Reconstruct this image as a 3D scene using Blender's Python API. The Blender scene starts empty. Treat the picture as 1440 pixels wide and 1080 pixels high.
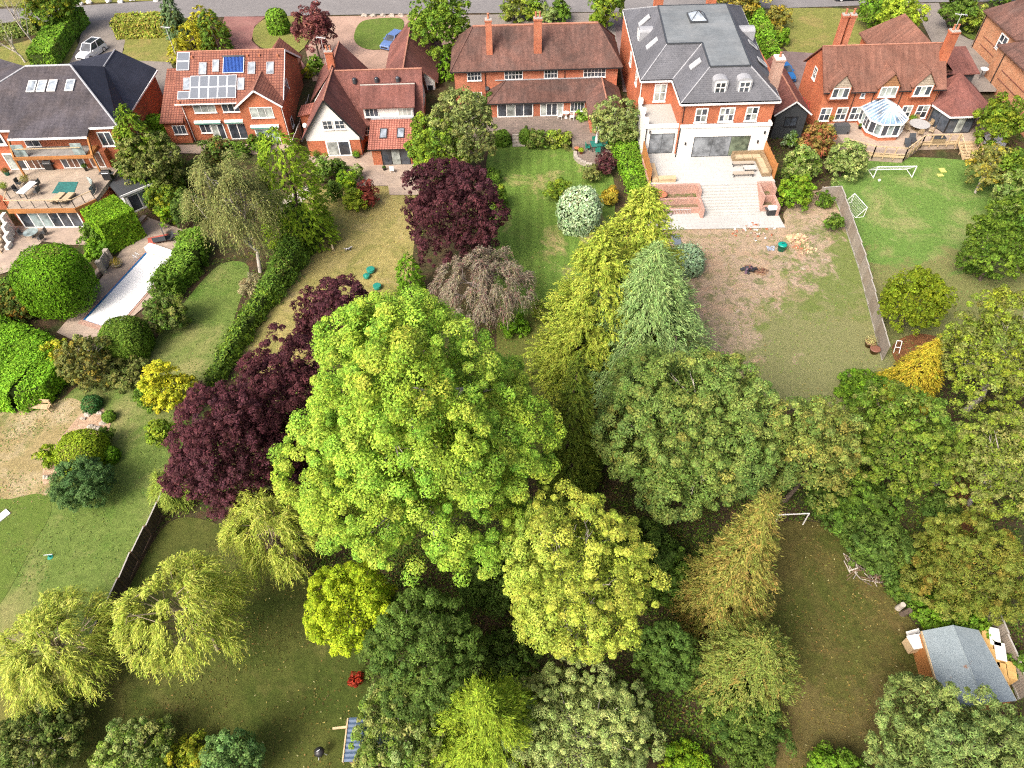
import bpy, math, random
import numpy as np
from mathutils import Vector, Matrix

# ------------------------------------------------------------------ camera, sky, sun, exposure
scene = bpy.context.scene
R = math.radians
CAM_H, FOCAL, PITCH, ROLL = 46.0, 998.0, R(49.236), R(1.665)
cam_data = bpy.data.cameras.new('camera')
cam_data.sensor_fit = 'HORIZONTAL'
cam_data.sensor_width = 36.0
cam_data.lens = 36.0 * FOCAL / 1440.0
cam_data.clip_start = 0.5
cam_data.clip_end = 3000.0
cam = bpy.data.objects.new('camera', cam_data)
scene.collection.objects.link(cam)
CAM_M = Matrix.Rotation(math.pi / 2 - PITCH, 3, 'X') @ Matrix.Rotation(-ROLL, 3, 'Z')
cam.matrix_world = Matrix.Translation((0, 0, CAM_H)) @ CAM_M.to_4x4()
scene.camera = cam

SUN_AZ, SUN_EL = R(224), R(46)          # azimuth clockwise from +Y
world = bpy.data.worlds.new('World')
scene.world = world
world.use_nodes = True
wn = world.node_tree.nodes
sky = wn.new('ShaderNodeTexSky')
sky.sky_type = 'NISHITA'
sky.sun_disc = False
sky.sun_elevation = SUN_EL
sky.sun_rotation = SUN_AZ
sky.dust_density = 8.0
sky.air_density = 0.6
sky.ozone_density = 0.6
wn['Background'].inputs['Strength'].default_value = 0.15
world.node_tree.links.new(sky.outputs[0], wn['Background'].inputs['Color'])
sun_data = bpy.data.lights.new('sun', 'SUN')
sun_data.energy = 1.8
sun_data.angle = R(24)
sun_data.color = (1.0, 0.955, 0.88)
sun = bpy.data.objects.new('sun', sun_data)
scene.collection.objects.link(sun)
sd = Vector((math.sin(SUN_AZ) * math.cos(SUN_EL), math.cos(SUN_AZ) * math.cos(SUN_EL), math.sin(SUN_EL)))
sun.rotation_euler = sd.to_track_quat('Z', 'Y').to_euler()
sun.location = (-60, 0, 90)
vs = scene.view_settings
vs.view_transform = 'Standard'
vs.look = 'None'
vs.exposure = 0.85
vs.gamma = 1.0
vs.use_curve_mapping = False
scene.cycles.use_denoising = False
scene.cycles.use_adaptive_sampling = False
scene.cycles.sampling_pattern = 'BLUE_NOISE'
scene.cycles.filter_width = 1.15
scene.cycles.sample_clamp_indirect = 3.0
scene.cycles.max_bounces = 6
scene.cycles.diffuse_bounces = 3
scene.cycles.glossy_bounces = 2
scene.cycles.transmission_bounces = 4
scene.cycles.transparent_max_bounces = 4

# ------------------------------------------------------------------ helpers
COL = scene.collection
OFF = {}
rng = np.random.default_rng(11)
random.seed(5)
V = Vector


def at(px, py, z=0.0):
    """ground plan point (metres) seen at a photograph pixel, at height z"""
    d = CAM_M @ Vector(((px - 720) / FOCAL, -(py - 540) / FOCAL, -1.0))
    t = (z - CAM_H) / d.z
    return Vector((d.x * t, d.y * t, z))


def px_size(p):
    """metres covered by one photograph pixel at point p"""
    q = CAM_M.transposed() @ (Vector(p) - Vector((0, 0, CAM_H)))
    return -q.z / FOCAL


def tag(o, label=None, cat=None, group=None, kind=None):
    if label: o['label'] = label
    if cat: o['category'] = cat
    if group: o['group'] = group
    if kind: o['kind'] = kind
    return o


def thing(name, label, cat, loc=(0, 0, 0), group=None, rz=0.0):
    o = bpy.data.objects.new(name, None)
    o.empty_display_size = 0.3
    o.location = loc
    COL.objects.link(o)
    OFF[o.name] = Vector(loc)
    tag(o, label, cat, group)
    return o


def link(name, me, parent=None):
    o = bpy.data.objects.new(name, me)
    COL.objects.link(o)
    if parent is not None:
        o.parent = parent
        OFF[o.name] = OFF.get(parent.name, Vector())
    return o


class MB:
    def __init__(s):
        s.v, s.f, s.m = [], [], []

    def poly(s, pts, m=0):
        i = len(s.v)
        s.v += [tuple(p) for p in pts]
        s.f.append(tuple(range(i, i + len(pts))))
        s.m.append(m)
        return s

    def box(s, x0, x1, y0, y1, z0, z1, m=0):
        return s.hexa([(x0, y0, z0), (x1, y0, z0), (x1, y1, z0), (x0, y1, z0)], [(x0, y0, z1), (x1, y0, z1), (x1, y1, z1), (x0, y1, z1)], m)

    def hexa(s, b, t, m=0):
        i = len(s.v)
        n = len(b)
        s.v += [tuple(p) for p in b] + [tuple(p) for p in t]
        s.f.append(tuple(i + k for k in reversed(range(n))))
        s.f.append(tuple(i + n + k for k in range(n)))
        for k in range(n):
            j = (k + 1) % n
            s.f.append((i + k, i + j, i + n + j, i + n + k))
        s.m += [m] * (n + 2)
        return s

    def obox(s, c, ux, uy, uz, m=0):
        """box from centre and three half-axis vectors"""
        c, ux, uy, uz = V(c), V(ux), V(uy), V(uz)
        q = [(-1, -1), (1, -1), (1, 1), (-1, 1)]
        return s.hexa([c + ux * a + uy * b - uz for a, b in q], [c + ux * a + uy * b + uz for a, b in q], m)

    def bar(s, p0, p1, w, h, m=0, up=(0, 0, 1)):
        p0, p1 = V(p0), V(p1)
        d = (p1 - p0)
        L = d.length
        d = d / L
        u = V(up)
        if abs(d.dot(u)) > 0.98: u = V((0, 1, 0))
        sd_ = d.cross(u).normalized()
        uu = sd_.cross(d)
        return s.obox((p0 + p1) / 2, d * L / 2, sd_ * w / 2, uu * h / 2, m)

    def prism(s, pts, z0, z1, m=0):
        return s.hexa([(p[0], p[1], z0) for p in pts], [(p[0], p[1], z1) for p in pts], m)

    def slab(s, pts, t, m=0):
        return s.hexa([V(p) - V((0, 0, t)) for p in pts], pts, m)

    def tube(s, p0, p1, r0, r1=None, n=8, m=0, caps=True):
        r1 = r0 if r1 is None else r1
        p0, p1 = V(p0), V(p1)
        d = (p1 - p0).normalized()
        a = d.orthogonal().normalized()
        b = d.cross(a)
        i = len(s.v)
        for p, r in ((p0, r0), (p1, r1)):
            for k in range(n):
                t = 2 * math.pi * k / n
                s.v.append(tuple(p + a * (r * math.cos(t)) + b * (r * math.sin(t))))
        for k in range(n):
            j = (k + 1) % n
            s.f.append((i + k, i + j, i + n + j, i + n + k))
            s.m.append(m)
        if caps:
            s.f += [tuple(i + k for k in reversed(range(n))), tuple(i + n + k for k in range(n))]
            s.m += [m, m]
        return s

    def lathe(s, c, prof, n=16, m=0, sx=1.0, sy=1.0):
        i = len(s.v)
        for r, z in prof:
            for k in range(n):
                t = 2 * math.pi * k / n
                s.v.append((c[0] + sx * r * math.cos(t), c[1] + sy * r * math.sin(t), c[2] + z))
        P = len(prof)
        for a in range(P - 1):
            for k in range(n):
                j = (k + 1) % n
                s.f.append((i + a * n + k, i + a * n + j, i + (a + 1) * n + j, i + (a + 1) * n + k))
                s.m.append(m)
        s.f += [tuple(i + k for k in reversed(range(n))), tuple(i + (P - 1) * n + k for k in range(n))]
        s.m += [m, m]
        return s

    def ball(s, c, rx, ry, rz, n=12, rings=7, m=0):
        prof = []
        for a in range(rings + 1):
            t = -math.pi / 2 + math.pi * a / rings
            prof.append((max(0.02, math.cos(t)), math.sin(t)))
        i = len(s.v)
        for r, z in prof:
            for k in range(n):
                t = 2 * math.pi * k / n
                s.v.append((c[0] + rx * r * math.cos(t), c[1] + ry * r * math.sin(t), c[2] + rz * z))
        P = len(prof)
        for a in range(P - 1):
            for k in range(n):
                j = (k + 1) % n
                s.f.append((i + a * n + k, i + a * n + j, i + (a + 1) * n + j, i + (a + 1) * n + k))
                s.m.append(m)
        return s

    def build(s, name, mats, parent=None, smooth=False):
        me = bpy.data.meshes.new(name)
        off = OFF.get(parent.name, Vector()) if parent is not None else Vector()
        me.from_pydata([(p[0] - off.x, p[1] - off.y, p[2] - off.z) for p in s.v], [], s.f)
        if not isinstance(mats, (list, tuple)): mats = [mats]
        for m in mats: me.materials.append(m)
        if len(mats) > 1: me.polygons.foreach_set('material_index', s.m)
        uv = me.uv_layers.new(name='UVMap')
        dat = np.zeros(len(me.loops) * 2, np.float32)
        Z = V((0, 0, 1))
        for p in me.polygons:
            n = p.normal
            u = Z.cross(n)
            u = V((1, 0, 0)) if u.length < 0.05 else u.normalized()
            w = n.cross(u)
            for li in p.loop_indices:
                co = me.vertices[me.loops[li].vertex_index].co + off
                dat[2 * li] = co.dot(u)
                dat[2 * li + 1] = co.dot(w)
        uv.data.foreach_set('uv', dat)
        if smooth: me.polygons.foreach_set('use_smooth', [True] * len(me.polygons))
        me.update()
        return link(name, me, parent)


def copy_tree(o, loc, rz=None, label=None):
    c = o.copy()
    COL.objects.link(c)
    c.location = loc
    OFF[c.name] = Vector(loc)
    if rz is not None: c.rotation_euler = (0, 0, rz)
    if label: c['label'] = label
    for ch in o.children:
        d = ch.copy(); COL.objects.link(d); d.parent = c
        for g in ch.children:
            e = g.copy(); COL.objects.link(e); e.parent = d
    return c


# ------------------------------------------------------------------ materials
MATS = {}


def new_mat(name):
    m = bpy.data.materials.new(name)
    m.use_nodes = True
    nt = m.node_tree
    return m, nt, nt.nodes['Principled BSDF']


def ramp(nt, cols):
    r = nt.nodes.new('ShaderNodeValToRGB')
    el = r.color_ramp.elements
    while len(el) < len(cols): el.new(0.5)
    for e, (p, c) in zip(el, cols):
        e.position = p
        e.color = (*c, 1)
    return r


def noise(nt, vec, scale, detail=4, rough=0.6, dist=0.0):
    n = nt.nodes.new('ShaderNodeTexNoise')
    n.inputs['Scale'].default_value = scale
    n.inputs['Detail'].default_value = detail
    n.inputs['Roughness'].default_value = rough
    n.inputs['Distortion'].default_value = dist
    nt.links.new(vec, n.inputs['Vector'])
    return n


def mix(nt, a, b, f, mode='MIX'):
    m = nt.nodes.new('ShaderNodeMix')
    m.data_type = 'RGBA'
    m.blend_type = mode
    for sock, val in ((m.inputs[0], f), (m.inputs[6], a), (m.inputs[7], b)):
        if isinstance(val, (int, float)): sock.default_value = val
        elif isinstance(val, tuple): sock.default_value = (*val, 1)
        else: nt.links.new(val, sock)
    return m.outputs[2]


def mapping(nt, coord='Object', scale=(1, 1, 1), rot=(0, 0, 0)):
    tc = nt.nodes.new('ShaderNodeTexCoord')
    mp = nt.nodes.new('ShaderNodeMapping')
    mp.inputs['Scale'].default_value = scale
    mp.inputs['Rotation'].default_value = rot
    nt.links.new(tc.outputs[coord], mp.inputs['Vector'])
    return mp.outputs[0]


def bump(nt, bsdf, h, strength=0.4, dist=0.05):
    b = nt.nodes.new('ShaderNodeBump')
    b.inputs['Strength'].default_value = strength
    b.inputs['Distance'].default_value = dist
    nt.links.new(h, b.inputs['Height'])
    nt.links.new(b.outputs[0], bsdf.inputs['Normal'])


def plain(name, c, rough=0.6, var=0.12, scale=6.0, metal=0.0, spec=0.5):
    """painted / moulded surface with slight uneven wear"""
    if name in MATS: return MATS[name]
    m, nt, b = new_mat(name)
    vec = mapping(nt, 'Object')
    n = noise(nt, vec, scale, 5)
    lo = tuple(x * (1 - var) for x in c)
    hi = tuple(min(1, x * (1 + var)) for x in c)
    r = ramp(nt, [(0.3, lo), (0.7, hi)])
    nt.links.new(n.outputs['Fac'], r.inputs[0])
    nt.links.new(r.outputs[0], b.inputs['Base Color'])
    b.inputs['Roughness'].default_value = rough
    b.inputs['Metallic'].default_value = metal
    b.inputs['Specular IOR Level'].default_value = spec
    MATS[name] = m
    return m


def bricky(name, c1, c2, mortar, bw, bh, ms=0.01, rough=0.85, patch=None, pamt=0.5, pscale=0.5, bump_s=0.5, offset=0.5, fine=0.25):
    """brick / tile / slab surface on metre UVs, with blotchy weathering"""
    m, nt, b = new_mat(name)
    vec = mapping(nt, 'UV')
    t = nt.nodes.new('ShaderNodeTexBrick')
    t.offset = offset
    t.inputs['Scale'].default_value = 1.0
    t.inputs['Brick Width'].default_value = bw
    t.inputs['Row Height'].default_value = bh
    t.inputs['Mortar Size'].default_value = ms
    t.inputs['Mortar Smooth'].default_value = 0.3
    t.inputs['Bias'].default_value = 0.0
    t.inputs['Color1'].default_value = (*c1, 1)
    t.inputs['Color2'].default_value = (*c2, 1)
    t.inputs['Mortar'].default_value = (*mortar, 1)
    nt.links.new(vec, t.inputs['Vector'])
    col = t.outputs['Color']
    if patch is not None:
        n = noise(nt, vec, pscale, 6, 0.65, 0.4)
        r = ramp(nt, [(0.42, (0, 0, 0)), (0.68, (1, 1, 1))])
        nt.links.new(n.outputs['Fac'], r.inputs[0])
        mm = nt.nodes.new('ShaderNodeMath'); mm.operation = 'MULTIPLY'; mm.inputs[1].default_value = pamt
        nt.links.new(r.outputs[0], mm.inputs[0])
        col = mix(nt, col, patch, mm.outputs[0])
    n3 = noise(nt, vec, 0.22, 5, 0.6, 0.8)
    r3 = ramp(nt, [(0.35, (1 - fine * .7,) * 3), (0.65, (1 + fine * .5,) * 3)])
    nt.links.new(n3.outputs['Fac'], r3.inputs[0])
    col = mix(nt, col, r3.outputs[0], 1.0, 'MULTIPLY')
    n2 = noise(nt, vec, 2.6, 7, 0.75)
    r2 = ramp(nt, [(0.25, (1 - fine,) * 3), (0.75, (1 + fine * .6,) * 3)])
    nt.links.new(n2.outputs['Fac'], r2.inputs[0])
    col = mix(nt, col, r2.outputs[0], 1.0, 'MULTIPLY')
    if fine >= 0.3 or 'tile' in name:
        # lichen specks and rain streaks down the slope
        mp = nt.nodes.new('ShaderNodeMapping')
        mp.inputs['Scale'].default_value = (2.2, 0.22, 1)
        nt.links.new(vec, mp.inputs['Vector'])
        sn = noise(nt, mp.outputs[0], 1.0, 6, 0.7)
        sr = ramp(nt, [(0.35, (0.72,) * 3), (0.62, (1.12,) * 3)])
        nt.links.new(sn.outputs['Fac'], sr.inputs[0])
        col = mix(nt, col, sr.outputs[0], 1.0, 'MULTIPLY')
        ln = noise(nt, vec, 4.5, 5, 0.8)
        lr_ = ramp(nt, [(0.62, (0, 0, 0)), (0.70, (0.55,) * 3)])
        nt.links.new(ln.outputs['Fac'], lr_.inputs[0])
        col = mix(nt, col, (0.34, 0.29, 0.22), lr_.outputs[0])
    nt.links.new(col, b.inputs['Base Color'])
    b.inputs['Roughness'].default_value = rough
    b.inputs['Specular IOR Level'].default_value = 0.25
    inv = nt.nodes.new('ShaderNodeMath'); inv.operation = 'SUBTRACT'; inv.inputs[0].default_value = 1.0
    nt.links.new(t.outputs['Fac'], inv.inputs[1])
    bump(nt, b, inv.outputs[0], bump_s, 0.03)
    MATS[name] = m
    return m


def groundy(name, base, patches=(), fine=0.3, bump_s=0.6, rough=0.95, stripe=None, warp=0.5):
    """grass or soil: base colour pair, then patch layers (colour, scale, lo, hi, amount, seed)"""
    m, nt, b = new_mat(name)
    vec = mapping(nt, 'Object')
    n = noise(nt, vec, 1.3, 8, 0.7)
    r = ramp(nt, [(0.3, base[0]), (0.7, base[1])])
    nt.links.new(n.outputs['Fac'], r.inputs[0])
    col = r.outputs[0]
    if stripe:
        w = nt.nodes.new('ShaderNodeTexWave')
        w.bands_direction = 'X'
        w.inputs['Scale'].default_value = stripe[0]
        w.inputs['Distortion'].default_value = 0.6
        w.inputs['Detail Scale'].default_value = 0.6
        w.inputs['Detail'].default_value = 1.0
        mp = mapping(nt, 'Object', rot=(0, 0, stripe[2]))
        nt.links.new(mp, w.inputs['Vector'])
        rs = ramp(nt, [(0.35, (1 - stripe[1],) * 3), (0.65, (1 + stripe[1],) * 3)])
        nt.links.new(w.outputs['Fac'], rs.inputs[0])
        col = mix(nt, col, rs.outputs[0], 1.0, 'MULTIPLY')
    for (c, sc, lo, hi, amt, seed) in patches:
        mp = nt.nodes.new('ShaderNodeMapping')
        mp.inputs['Location'].default_value = (seed * 7.3, seed * 3.1, seed)
        nt.links.new(vec, mp.inputs['Vector'])
        pn = noise(nt, mp.outputs[0], sc, 7, 0.65, warp)
        pr = ramp(nt, [(lo, (0, 0, 0)), (hi, (amt,) * 3)])
        nt.links.new(pn.outputs['Fac'], pr.inputs[0])
        col = mix(nt, col, c, pr.outputs[0])
    mn = noise(nt, vec, 2.2, 8, 0.75, 0.3)
    mr = ramp(nt, [(0.3, (1 - fine * .8,) * 3), (0.7, (1 + fine * .8,) * 3)])
    nt.links.new(mn.outputs['Fac'], mr.inputs[0])
    col = mix(nt, col, mr.outputs[0], 1.0, 'MULTIPLY')
    fn = noise(nt, vec, 14.0, 4, 0.8)
    fr = ramp(nt, [(0.25, (1 - fine,) * 3), (0.75, (1 + fine,) * 3)])
    nt.links.new(fn.outputs['Fac'], fr.inputs[0])
    col = mix(nt, col, fr.outputs[0], 1.0, 'MULTIPLY')
    nt.links.new(col, b.inputs['Base Color'])
    b.inputs['Roughness'].default_value = rough
    b.inputs['Specular IOR Level'].default_value = 0.15
    fn2 = noise(nt, vec, 9.0, 6, 0.8)
    bump(nt, b, fn2.outputs['Fac'], bump_s, 0.12)
    MATS[name] = m
    return m


def glass(name, c, rough=0.05, spec=0.7):
    """opaque window glass, the dim room behind put into its mottled colour"""
    m, nt, b = new_mat(name)
    vec = mapping(nt, 'Object')
    n = noise(nt, vec, 0.9, 3, 0.6)
    r = ramp(nt, [(0.35, tuple(x * .45 for x in c)), (0.65, tuple(min(1, x * 1.6) for x in c))])
    nt.links.new(n.outputs['Fac'], r.inputs[0])
    nt.links.new(r.outputs[0], b.inputs['Base Color'])
    b.inputs['Roughness'].default_value = rough
    b.inputs['Specular IOR Level'].default_value = spec
    MATS[name] = m
    return m


def leafmat():
    m, nt, b = new_mat('leaf')
    a = nt.nodes.new('ShaderNodeAttribute')
    a.attribute_name = 'leaf_colour'
    nt.links.new(a.outputs['Color'], b.inputs['Base Color'])
    b.inputs['Roughness'].default_value = 0.65
    b.inputs['Specular IOR Level'].default_value = 0.12
    tr = nt.nodes.new('ShaderNodeBsdfTranslucent')
    nt.links.new(a.outputs['Color'], tr.inputs['Color'])
    mx = nt.nodes.new('ShaderNodeMixShader')
    mx.inputs[0].default_value = 0.22
    nt.links.new(b.outputs[0], mx.inputs[1])
    nt.links.new(tr.outputs[0], mx.inputs[2])
    nt.links.new(mx.outputs[0], nt.nodes['Material Output'].inputs['Surface'])
    return m


LEAF = leafmat()
BARK = plain('bark', (0.10, 0.075, 0.055), 0.9, 0.4, 3)
BARK_PALE = plain('pale_bark', (0.42, 0.38, 0.33), 0.9, 0.35, 2)
WHITE = plain('white_paint', (0.80, 0.80, 0.78), 0.5, 0.05)
RENDER_W = plain('white_render', (0.70, 0.69, 0.655), 0.9, 0.06, 1.2)
BLACK = plain('black_plastic', (0.02, 0.02, 0.022), 0.45, 0.2)
DARKGREY = plain('dark_grey_metal', (0.05, 0.055, 0.06), 0.4, 0.15)
LEAD = plain('lead_flashing', (0.30, 0.31, 0.33), 0.6, 0.15, 3)
GLASS = glass('window_glass', (0.05, 0.06, 0.075))
GLASS_P = glass('curtained_glass', (0.30, 0.33, 0.31), 0.06, 0.6)
GLASS_G = glass('greenish_glass', (0.22, 0.28, 0.28), 0.05, 0.7)
GLASS_SKY = glass('rooflight_glass', (0.26, 0.30, 0.34), 0.08, 0.5)
BRICK = bricky('orange_brick', (0.56, 0.165, 0.07), (0.48, 0.13, 0.058), (0.38, 0.22, 0.14), 0.225, 0.075, 0.008, patch=(0.34, 0.10, 0.06), pamt=0.5)
BRICK4 = bricky('red_brick', (0.55, 0.16, 0.075), (0.44, 0.12, 0.065), (0.32, 0.19, 0.13), 0.225, 0.075, 0.008, patch=(0.50, 0.24, 0.15), pamt=0.5)
BRICK7 = bricky('buff_orange_brick', (0.50, 0.22, 0.11), (0.44, 0.18, 0.09), (0.38, 0.27, 0.19), 0.225, 0.075, 0.01, patch=(0.52, 0.31, 0.19), pamt=0.6, pscale=0.9)
BRICK_PALE = bricky('pale_pink_brick', (0.46, 0.28, 0.21), (0.42, 0.23, 0.17), (0.40, 0.32, 0.27), 0.225, 0.075, 0.01)
TILE_BROWN = bricky('brown_clay_tile', (0.195, 0.10, 0.078), (0.145, 0.075, 0.06), (0.085, 0.048, 0.04), 0.17, 0.11, 0.008, patch=(0.10, 0.070, 0.062), pamt=0.8, pscale=0.33, fine=0.4)
TILE_RED = bricky('weathered_red_tile', (0.240, 0.098, 0.076), (0.195, 0.078, 0.062), (0.13, 0.05, 0.045), 0.17, 0.11, 0.008, patch=(0.18, 0.085, 0.075), pamt=0.6, pscale=0.4, fine=0.35)
TILE_H6 = bricky('brown_red_tile', (0.25, 0.122, 0.085), (0.20, 0.095, 0.068), (0.14, 0.06, 0.045), 0.17, 0.11, 0.008, patch=(0.19, 0.105, 0.08), pamt=0.6, pscale=0.6, fine=0.3)
PANTILE = bricky('orange_pantile', (0.32, 0.132, 0.085), (0.27, 0.108, 0.072), (0.14, 0.05, 0.04), 0.33, 0.34, 0.045, offset=0.0, patch=(0.25, 0.11, 0.08), pamt=0.5, bump_s=1.0)
PANTILE2 = bricky('salmon_pantile', (0.50, 0.20, 0.145), (0.46, 0.175, 0.13), (0.22, 0.08, 0.06), 0.30, 0.30, 0.05, offset=0.0, bump_s=1.0)
SLATE = bricky('grey_slate', (0.135, 0.14, 0.155), (0.115, 0.12, 0.135), (0.08, 0.08, 0.09), 0.3, 0.2, 0.006, 0.6, patch=(0.15, 0.15, 0.165), pamt=0.4)
SLATE_OLD = bricky('weathered_slate', (0.092, 0.084, 0.094), (0.075, 0.068, 0.080), (0.05, 0.045, 0.05), 0.3, 0.2, 0.008, 0.75, patch=(0.10, 0.080, 0.075), pamt=0.7, pscale=0.25, fine=0.4)
SLATE_DARK = bricky('dark_blue_slate', (0.045, 0.050, 0.072), (0.034, 0.038, 0.055), (0.02, 0.02, 0.03), 0.3, 0.2, 0.008, 0.65)
FLATROOF = bricky('grey_flat_roof', (0.185, 0.205, 0.215), (0.175, 0.195, 0.205), (0.15, 0.17, 0.18), 7.0, 1.0, 0.02, 0.55, patch=(0.24, 0.25, 0.25), pamt=0.5, pscale=0.4, bump_s=0.1)
PAVE = bricky('buff_paving', (0.42, 0.33, 0.255), (0.36, 0.285, 0.225), (0.27, 0.215, 0.17), 0.6, 0.45, 0.015, 0.9, patch=(0.34, 0.27, 0.23), pamt=0.5, bump_s=0.15)
PAVE_GREY = bricky('grey_paving', (0.30, 0.285, 0.265), (0.26, 0.25, 0.235), (0.18, 0.17, 0.16), 0.6, 0.6, 0.015, 0.9, patch=(0.22, 0.20, 0.18), pamt=0.6, bump_s=0.15)
PAVE_WHITE = bricky('white_porcelain_paving', (0.47, 0.465, 0.44), (0.44, 0.435, 0.415), (0.30, 0.30, 0.285), 0.9, 0.6, 0.012, 0.6, patch=(0.43, 0.42, 0.395), pamt=0.5, bump_s=0.1, fine=0.1)
PAVE_OLD = bricky('brown_crazy_paving', (0.26, 0.20, 0.165), (0.21, 0.165, 0.14), (0.13, 0.105, 0.09), 0.55, 0.4, 0.02, 0.9, patch=(0.16, 0.14, 0.11), pamt=0.6, bump_s=0.3)
DECK = bricky('weathered_decking', (0.44, 0.36, 0.275), (0.39, 0.32, 0.245), (0.20, 0.16, 0.125), 3.6, 0.14, 0.012, 0.85, patch=(0.34, 0.285, 0.24), pamt=0.5, bump_s=0.3)
WOOD_OR = bricky('orange_timber', (0.47, 0.215, 0.075), (0.42, 0.18, 0.06), (0.22, 0.09, 0.03), 3.0, 0.12, 0.01, 0.7, bump_s=0.3)
WOOD_PALE = plain('pale_timber', (0.50, 0.37, 0.22), 0.8, 0.2, 2.5)
WOOD_GREY = bricky('grey_fence_timber', (0.36, 0.315, 0.265), (0.30, 0.26, 0.22), (0.15, 0.125, 0.10), 0.15, 2.5, 0.012, 0.9, patch=(0.23, 0.20, 0.17), pamt=0.7, bump_s=0.4, offset=0.0)
WOOD_GREY2 = bricky('brown_grey_fence_timber', (0.29, 0.24, 0.19), (0.24, 0.195, 0.155), (0.12, 0.10, 0.08), 0.15, 2.5, 0.012, 0.9, patch=(0.33, 0.29, 0.245), pamt=0.6, bump_s=0.4, offset=0.0)
WOOD_BROWN = plain('brown_timber', (0.17, 0.11, 0.07), 0.85, 0.3, 2)
CONC = plain('concrete', (0.36, 0.34, 0.31), 0.9, 0.15, 1.5)
TERRA = plain('terracotta', (0.40, 0.15, 0.08), 0.8, 0.15, 4)
RIDGE = plain('ridge_tile', (0.33, 0.15, 0.10), 0.85, 0.3, 2)
STONE = plain('garden_stone', (0.36, 0.32, 0.27), 0.9, 0.3, 2)
GREENPL = plain('green_plastic', (0.02, 0.22, 0.16), 0.35, 0.1)
WICKER = bricky('tan_wicker', (0.40, 0.30, 0.18), (0.33, 0.245, 0.15), (0.2, 0.14, 0.08), 0.08, 0.04, 0.006, 0.8)
CUSHION = plain('tan_cushion', (0.42, 0.33, 0.21), 0.9, 0.12, 3)
SOLAR = plain('solar_cell', (0.13, 0.15, 0.18), 0.3, 0.12, 5, 0.0, 0.5)
TUBES = plain('blue_collector', (0.035, 0.10, 0.36), 0.25, 0.3, 8)
ALU = plain('aluminium_trim', (0.62, 0.64, 0.66), 0.4, 0.08, 4, 0.3)


# ------------------------------------------------------------------ building helpers
def window(house, p, u, w, h, nx=2, ny=1, fr=0.07, fmat=None, gmat=None, proud=0.06, name='window', sill=True, transom=None):
    """frame with mullions, each pane a sub-part; p bottom-left seen from outside, u to the right"""
    p, u = V(p), V(u).normalized()
    n = u.cross(V((0, 0, 1)))
    z = V((0, 0, 1))
    fmat = fmat or WHITE
    gmat = gmat or GLASS
    f = MB()

    def piece(a0, a1, b0, b1, d0, d1):
        c = p + u * ((a0 + a1) / 2) + z * ((b0 + b1) / 2) + n * ((d0 + d1) / 2)
        return c, u * ((a1 - a0) / 2), n * ((d1 - d0) / 2), z * ((b1 - b0) / 2)
    f.obox(*piece(0, w, 0, fr, -0.04, proud))
    f.obox(*piece(0, w, h - fr, h, -0.04, proud))
    f.obox(*piece(0, fr, fr, h - fr, -0.04, proud))
    f.obox(*piece(w - fr, w, fr, h - fr, -0.04, proud))
    xs = [fr + (w - 2 * fr) * i / nx for i in range(nx + 1)]
    zs = [fr + (h - 2 * fr) * i / ny for i in range(ny + 1)]
    mw = fr * 0.4
    for a in xs[1:-1]: f.obox(*piece(a - mw, a + mw, fr, h - fr, -0.04, proud - 0.012))
    for b_ in zs[1:-1]: f.obox(*piece(fr, w - fr, b_ - mw, b_ + mw, -0.04, proud - 0.018))
    if sill: f.obox(*piece(-0.06, w + 0.06, -0.07, 0, -0.02, proud + 0.07))
    wo = f.build(name, fmat, house)
    for i in range(nx):
        for j in range(ny):
            g = MB()
            g.obox(*piece(xs[i] + (mw if i else 0), xs[i + 1] - (mw if i < nx - 1 else 0), zs[j] + (mw if j else 0), zs[j + 1] - (mw if j < ny - 1 else 0), -0.03, max(proud - 0.035, 0.014)))
            gm = gmat[(i + j) % len(gmat)] if isinstance(gmat, (list, tuple)) else gmat
            g.build('pane', gm, wo)
    return wo


XP, XM, YP = (1, 0, 0), (-1, 0, 0), (0, 1, 0)
YM = (0, -1, 0)


def hip_solid(x0, x1, y0, y1, ze, zr, ix0, ix1, iy0=None, iy1=None, t=0.16):
    """closed hipped roof; ridge (or flat) runs x0+ix0..x1-ix1; optional y insets give a flat top"""
    m = MB()
    cy = (y0 + y1) / 2
    ya = cy if iy0 is None else y0 + iy0
    yb = cy if iy1 is None else y1 - iy1
    e = [(x0, y0, ze), (x1, y0, ze), (x1, y1, ze), (x0, y1, ze)]
    r = [(x0 + ix0, ya, zr), (x1 - ix1, ya, zr), (x1 - ix1, yb, zr), (x0 + ix0, yb, zr)]
    if ya == yb:
        m.poly([e[0], e[1], r[1], r[0]]).poly([e[1], e[2], r[1]] if True else []).poly([e[2], e[3], r[0], r[1]]).poly([e[3], e[0], r[0]])
    else:
        for k in range(4):
            j = (k + 1) % 4
            m.poly([e[k], e[j], r[j], r[k]])
        m.poly(r)
    lo = [(a, b, c - t) for a, b, c in e]
    for k in range(4):
        j = (k + 1) % 4
        m.poly([lo[k], lo[j], e[j], e[k]])
    m.poly(lo[::-1])
    return m


def gable_slabs(x0, x1, y0, y1, ze, zr, axis='x', t=0.14, mid=None):
    """two roof slabs meeting on a ridge along the given axis"""
    m = MB()
    if axis == 'x':
        c = (y0 + y1) / 2 if mid is None else mid
        m.slab([(x0, y0, ze), (x1, y0, ze), (x1, c, zr), (x0, c, zr)], t)
        m.slab([(x1, y1, ze), (x0, y1, ze), (x0, c, zr), (x1, c, zr)], t)
    else:
        c = (x0 + x1) / 2 if mid is None else mid
        m.slab([(x0, y1, ze), (x0, y0, ze), (c, y0, zr), (c, y1, zr)], t)
        m.slab([(x1, y0, ze), (x1, y1, ze), (c, y1, zr), (c, y0, zr)], t)
    return m


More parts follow.
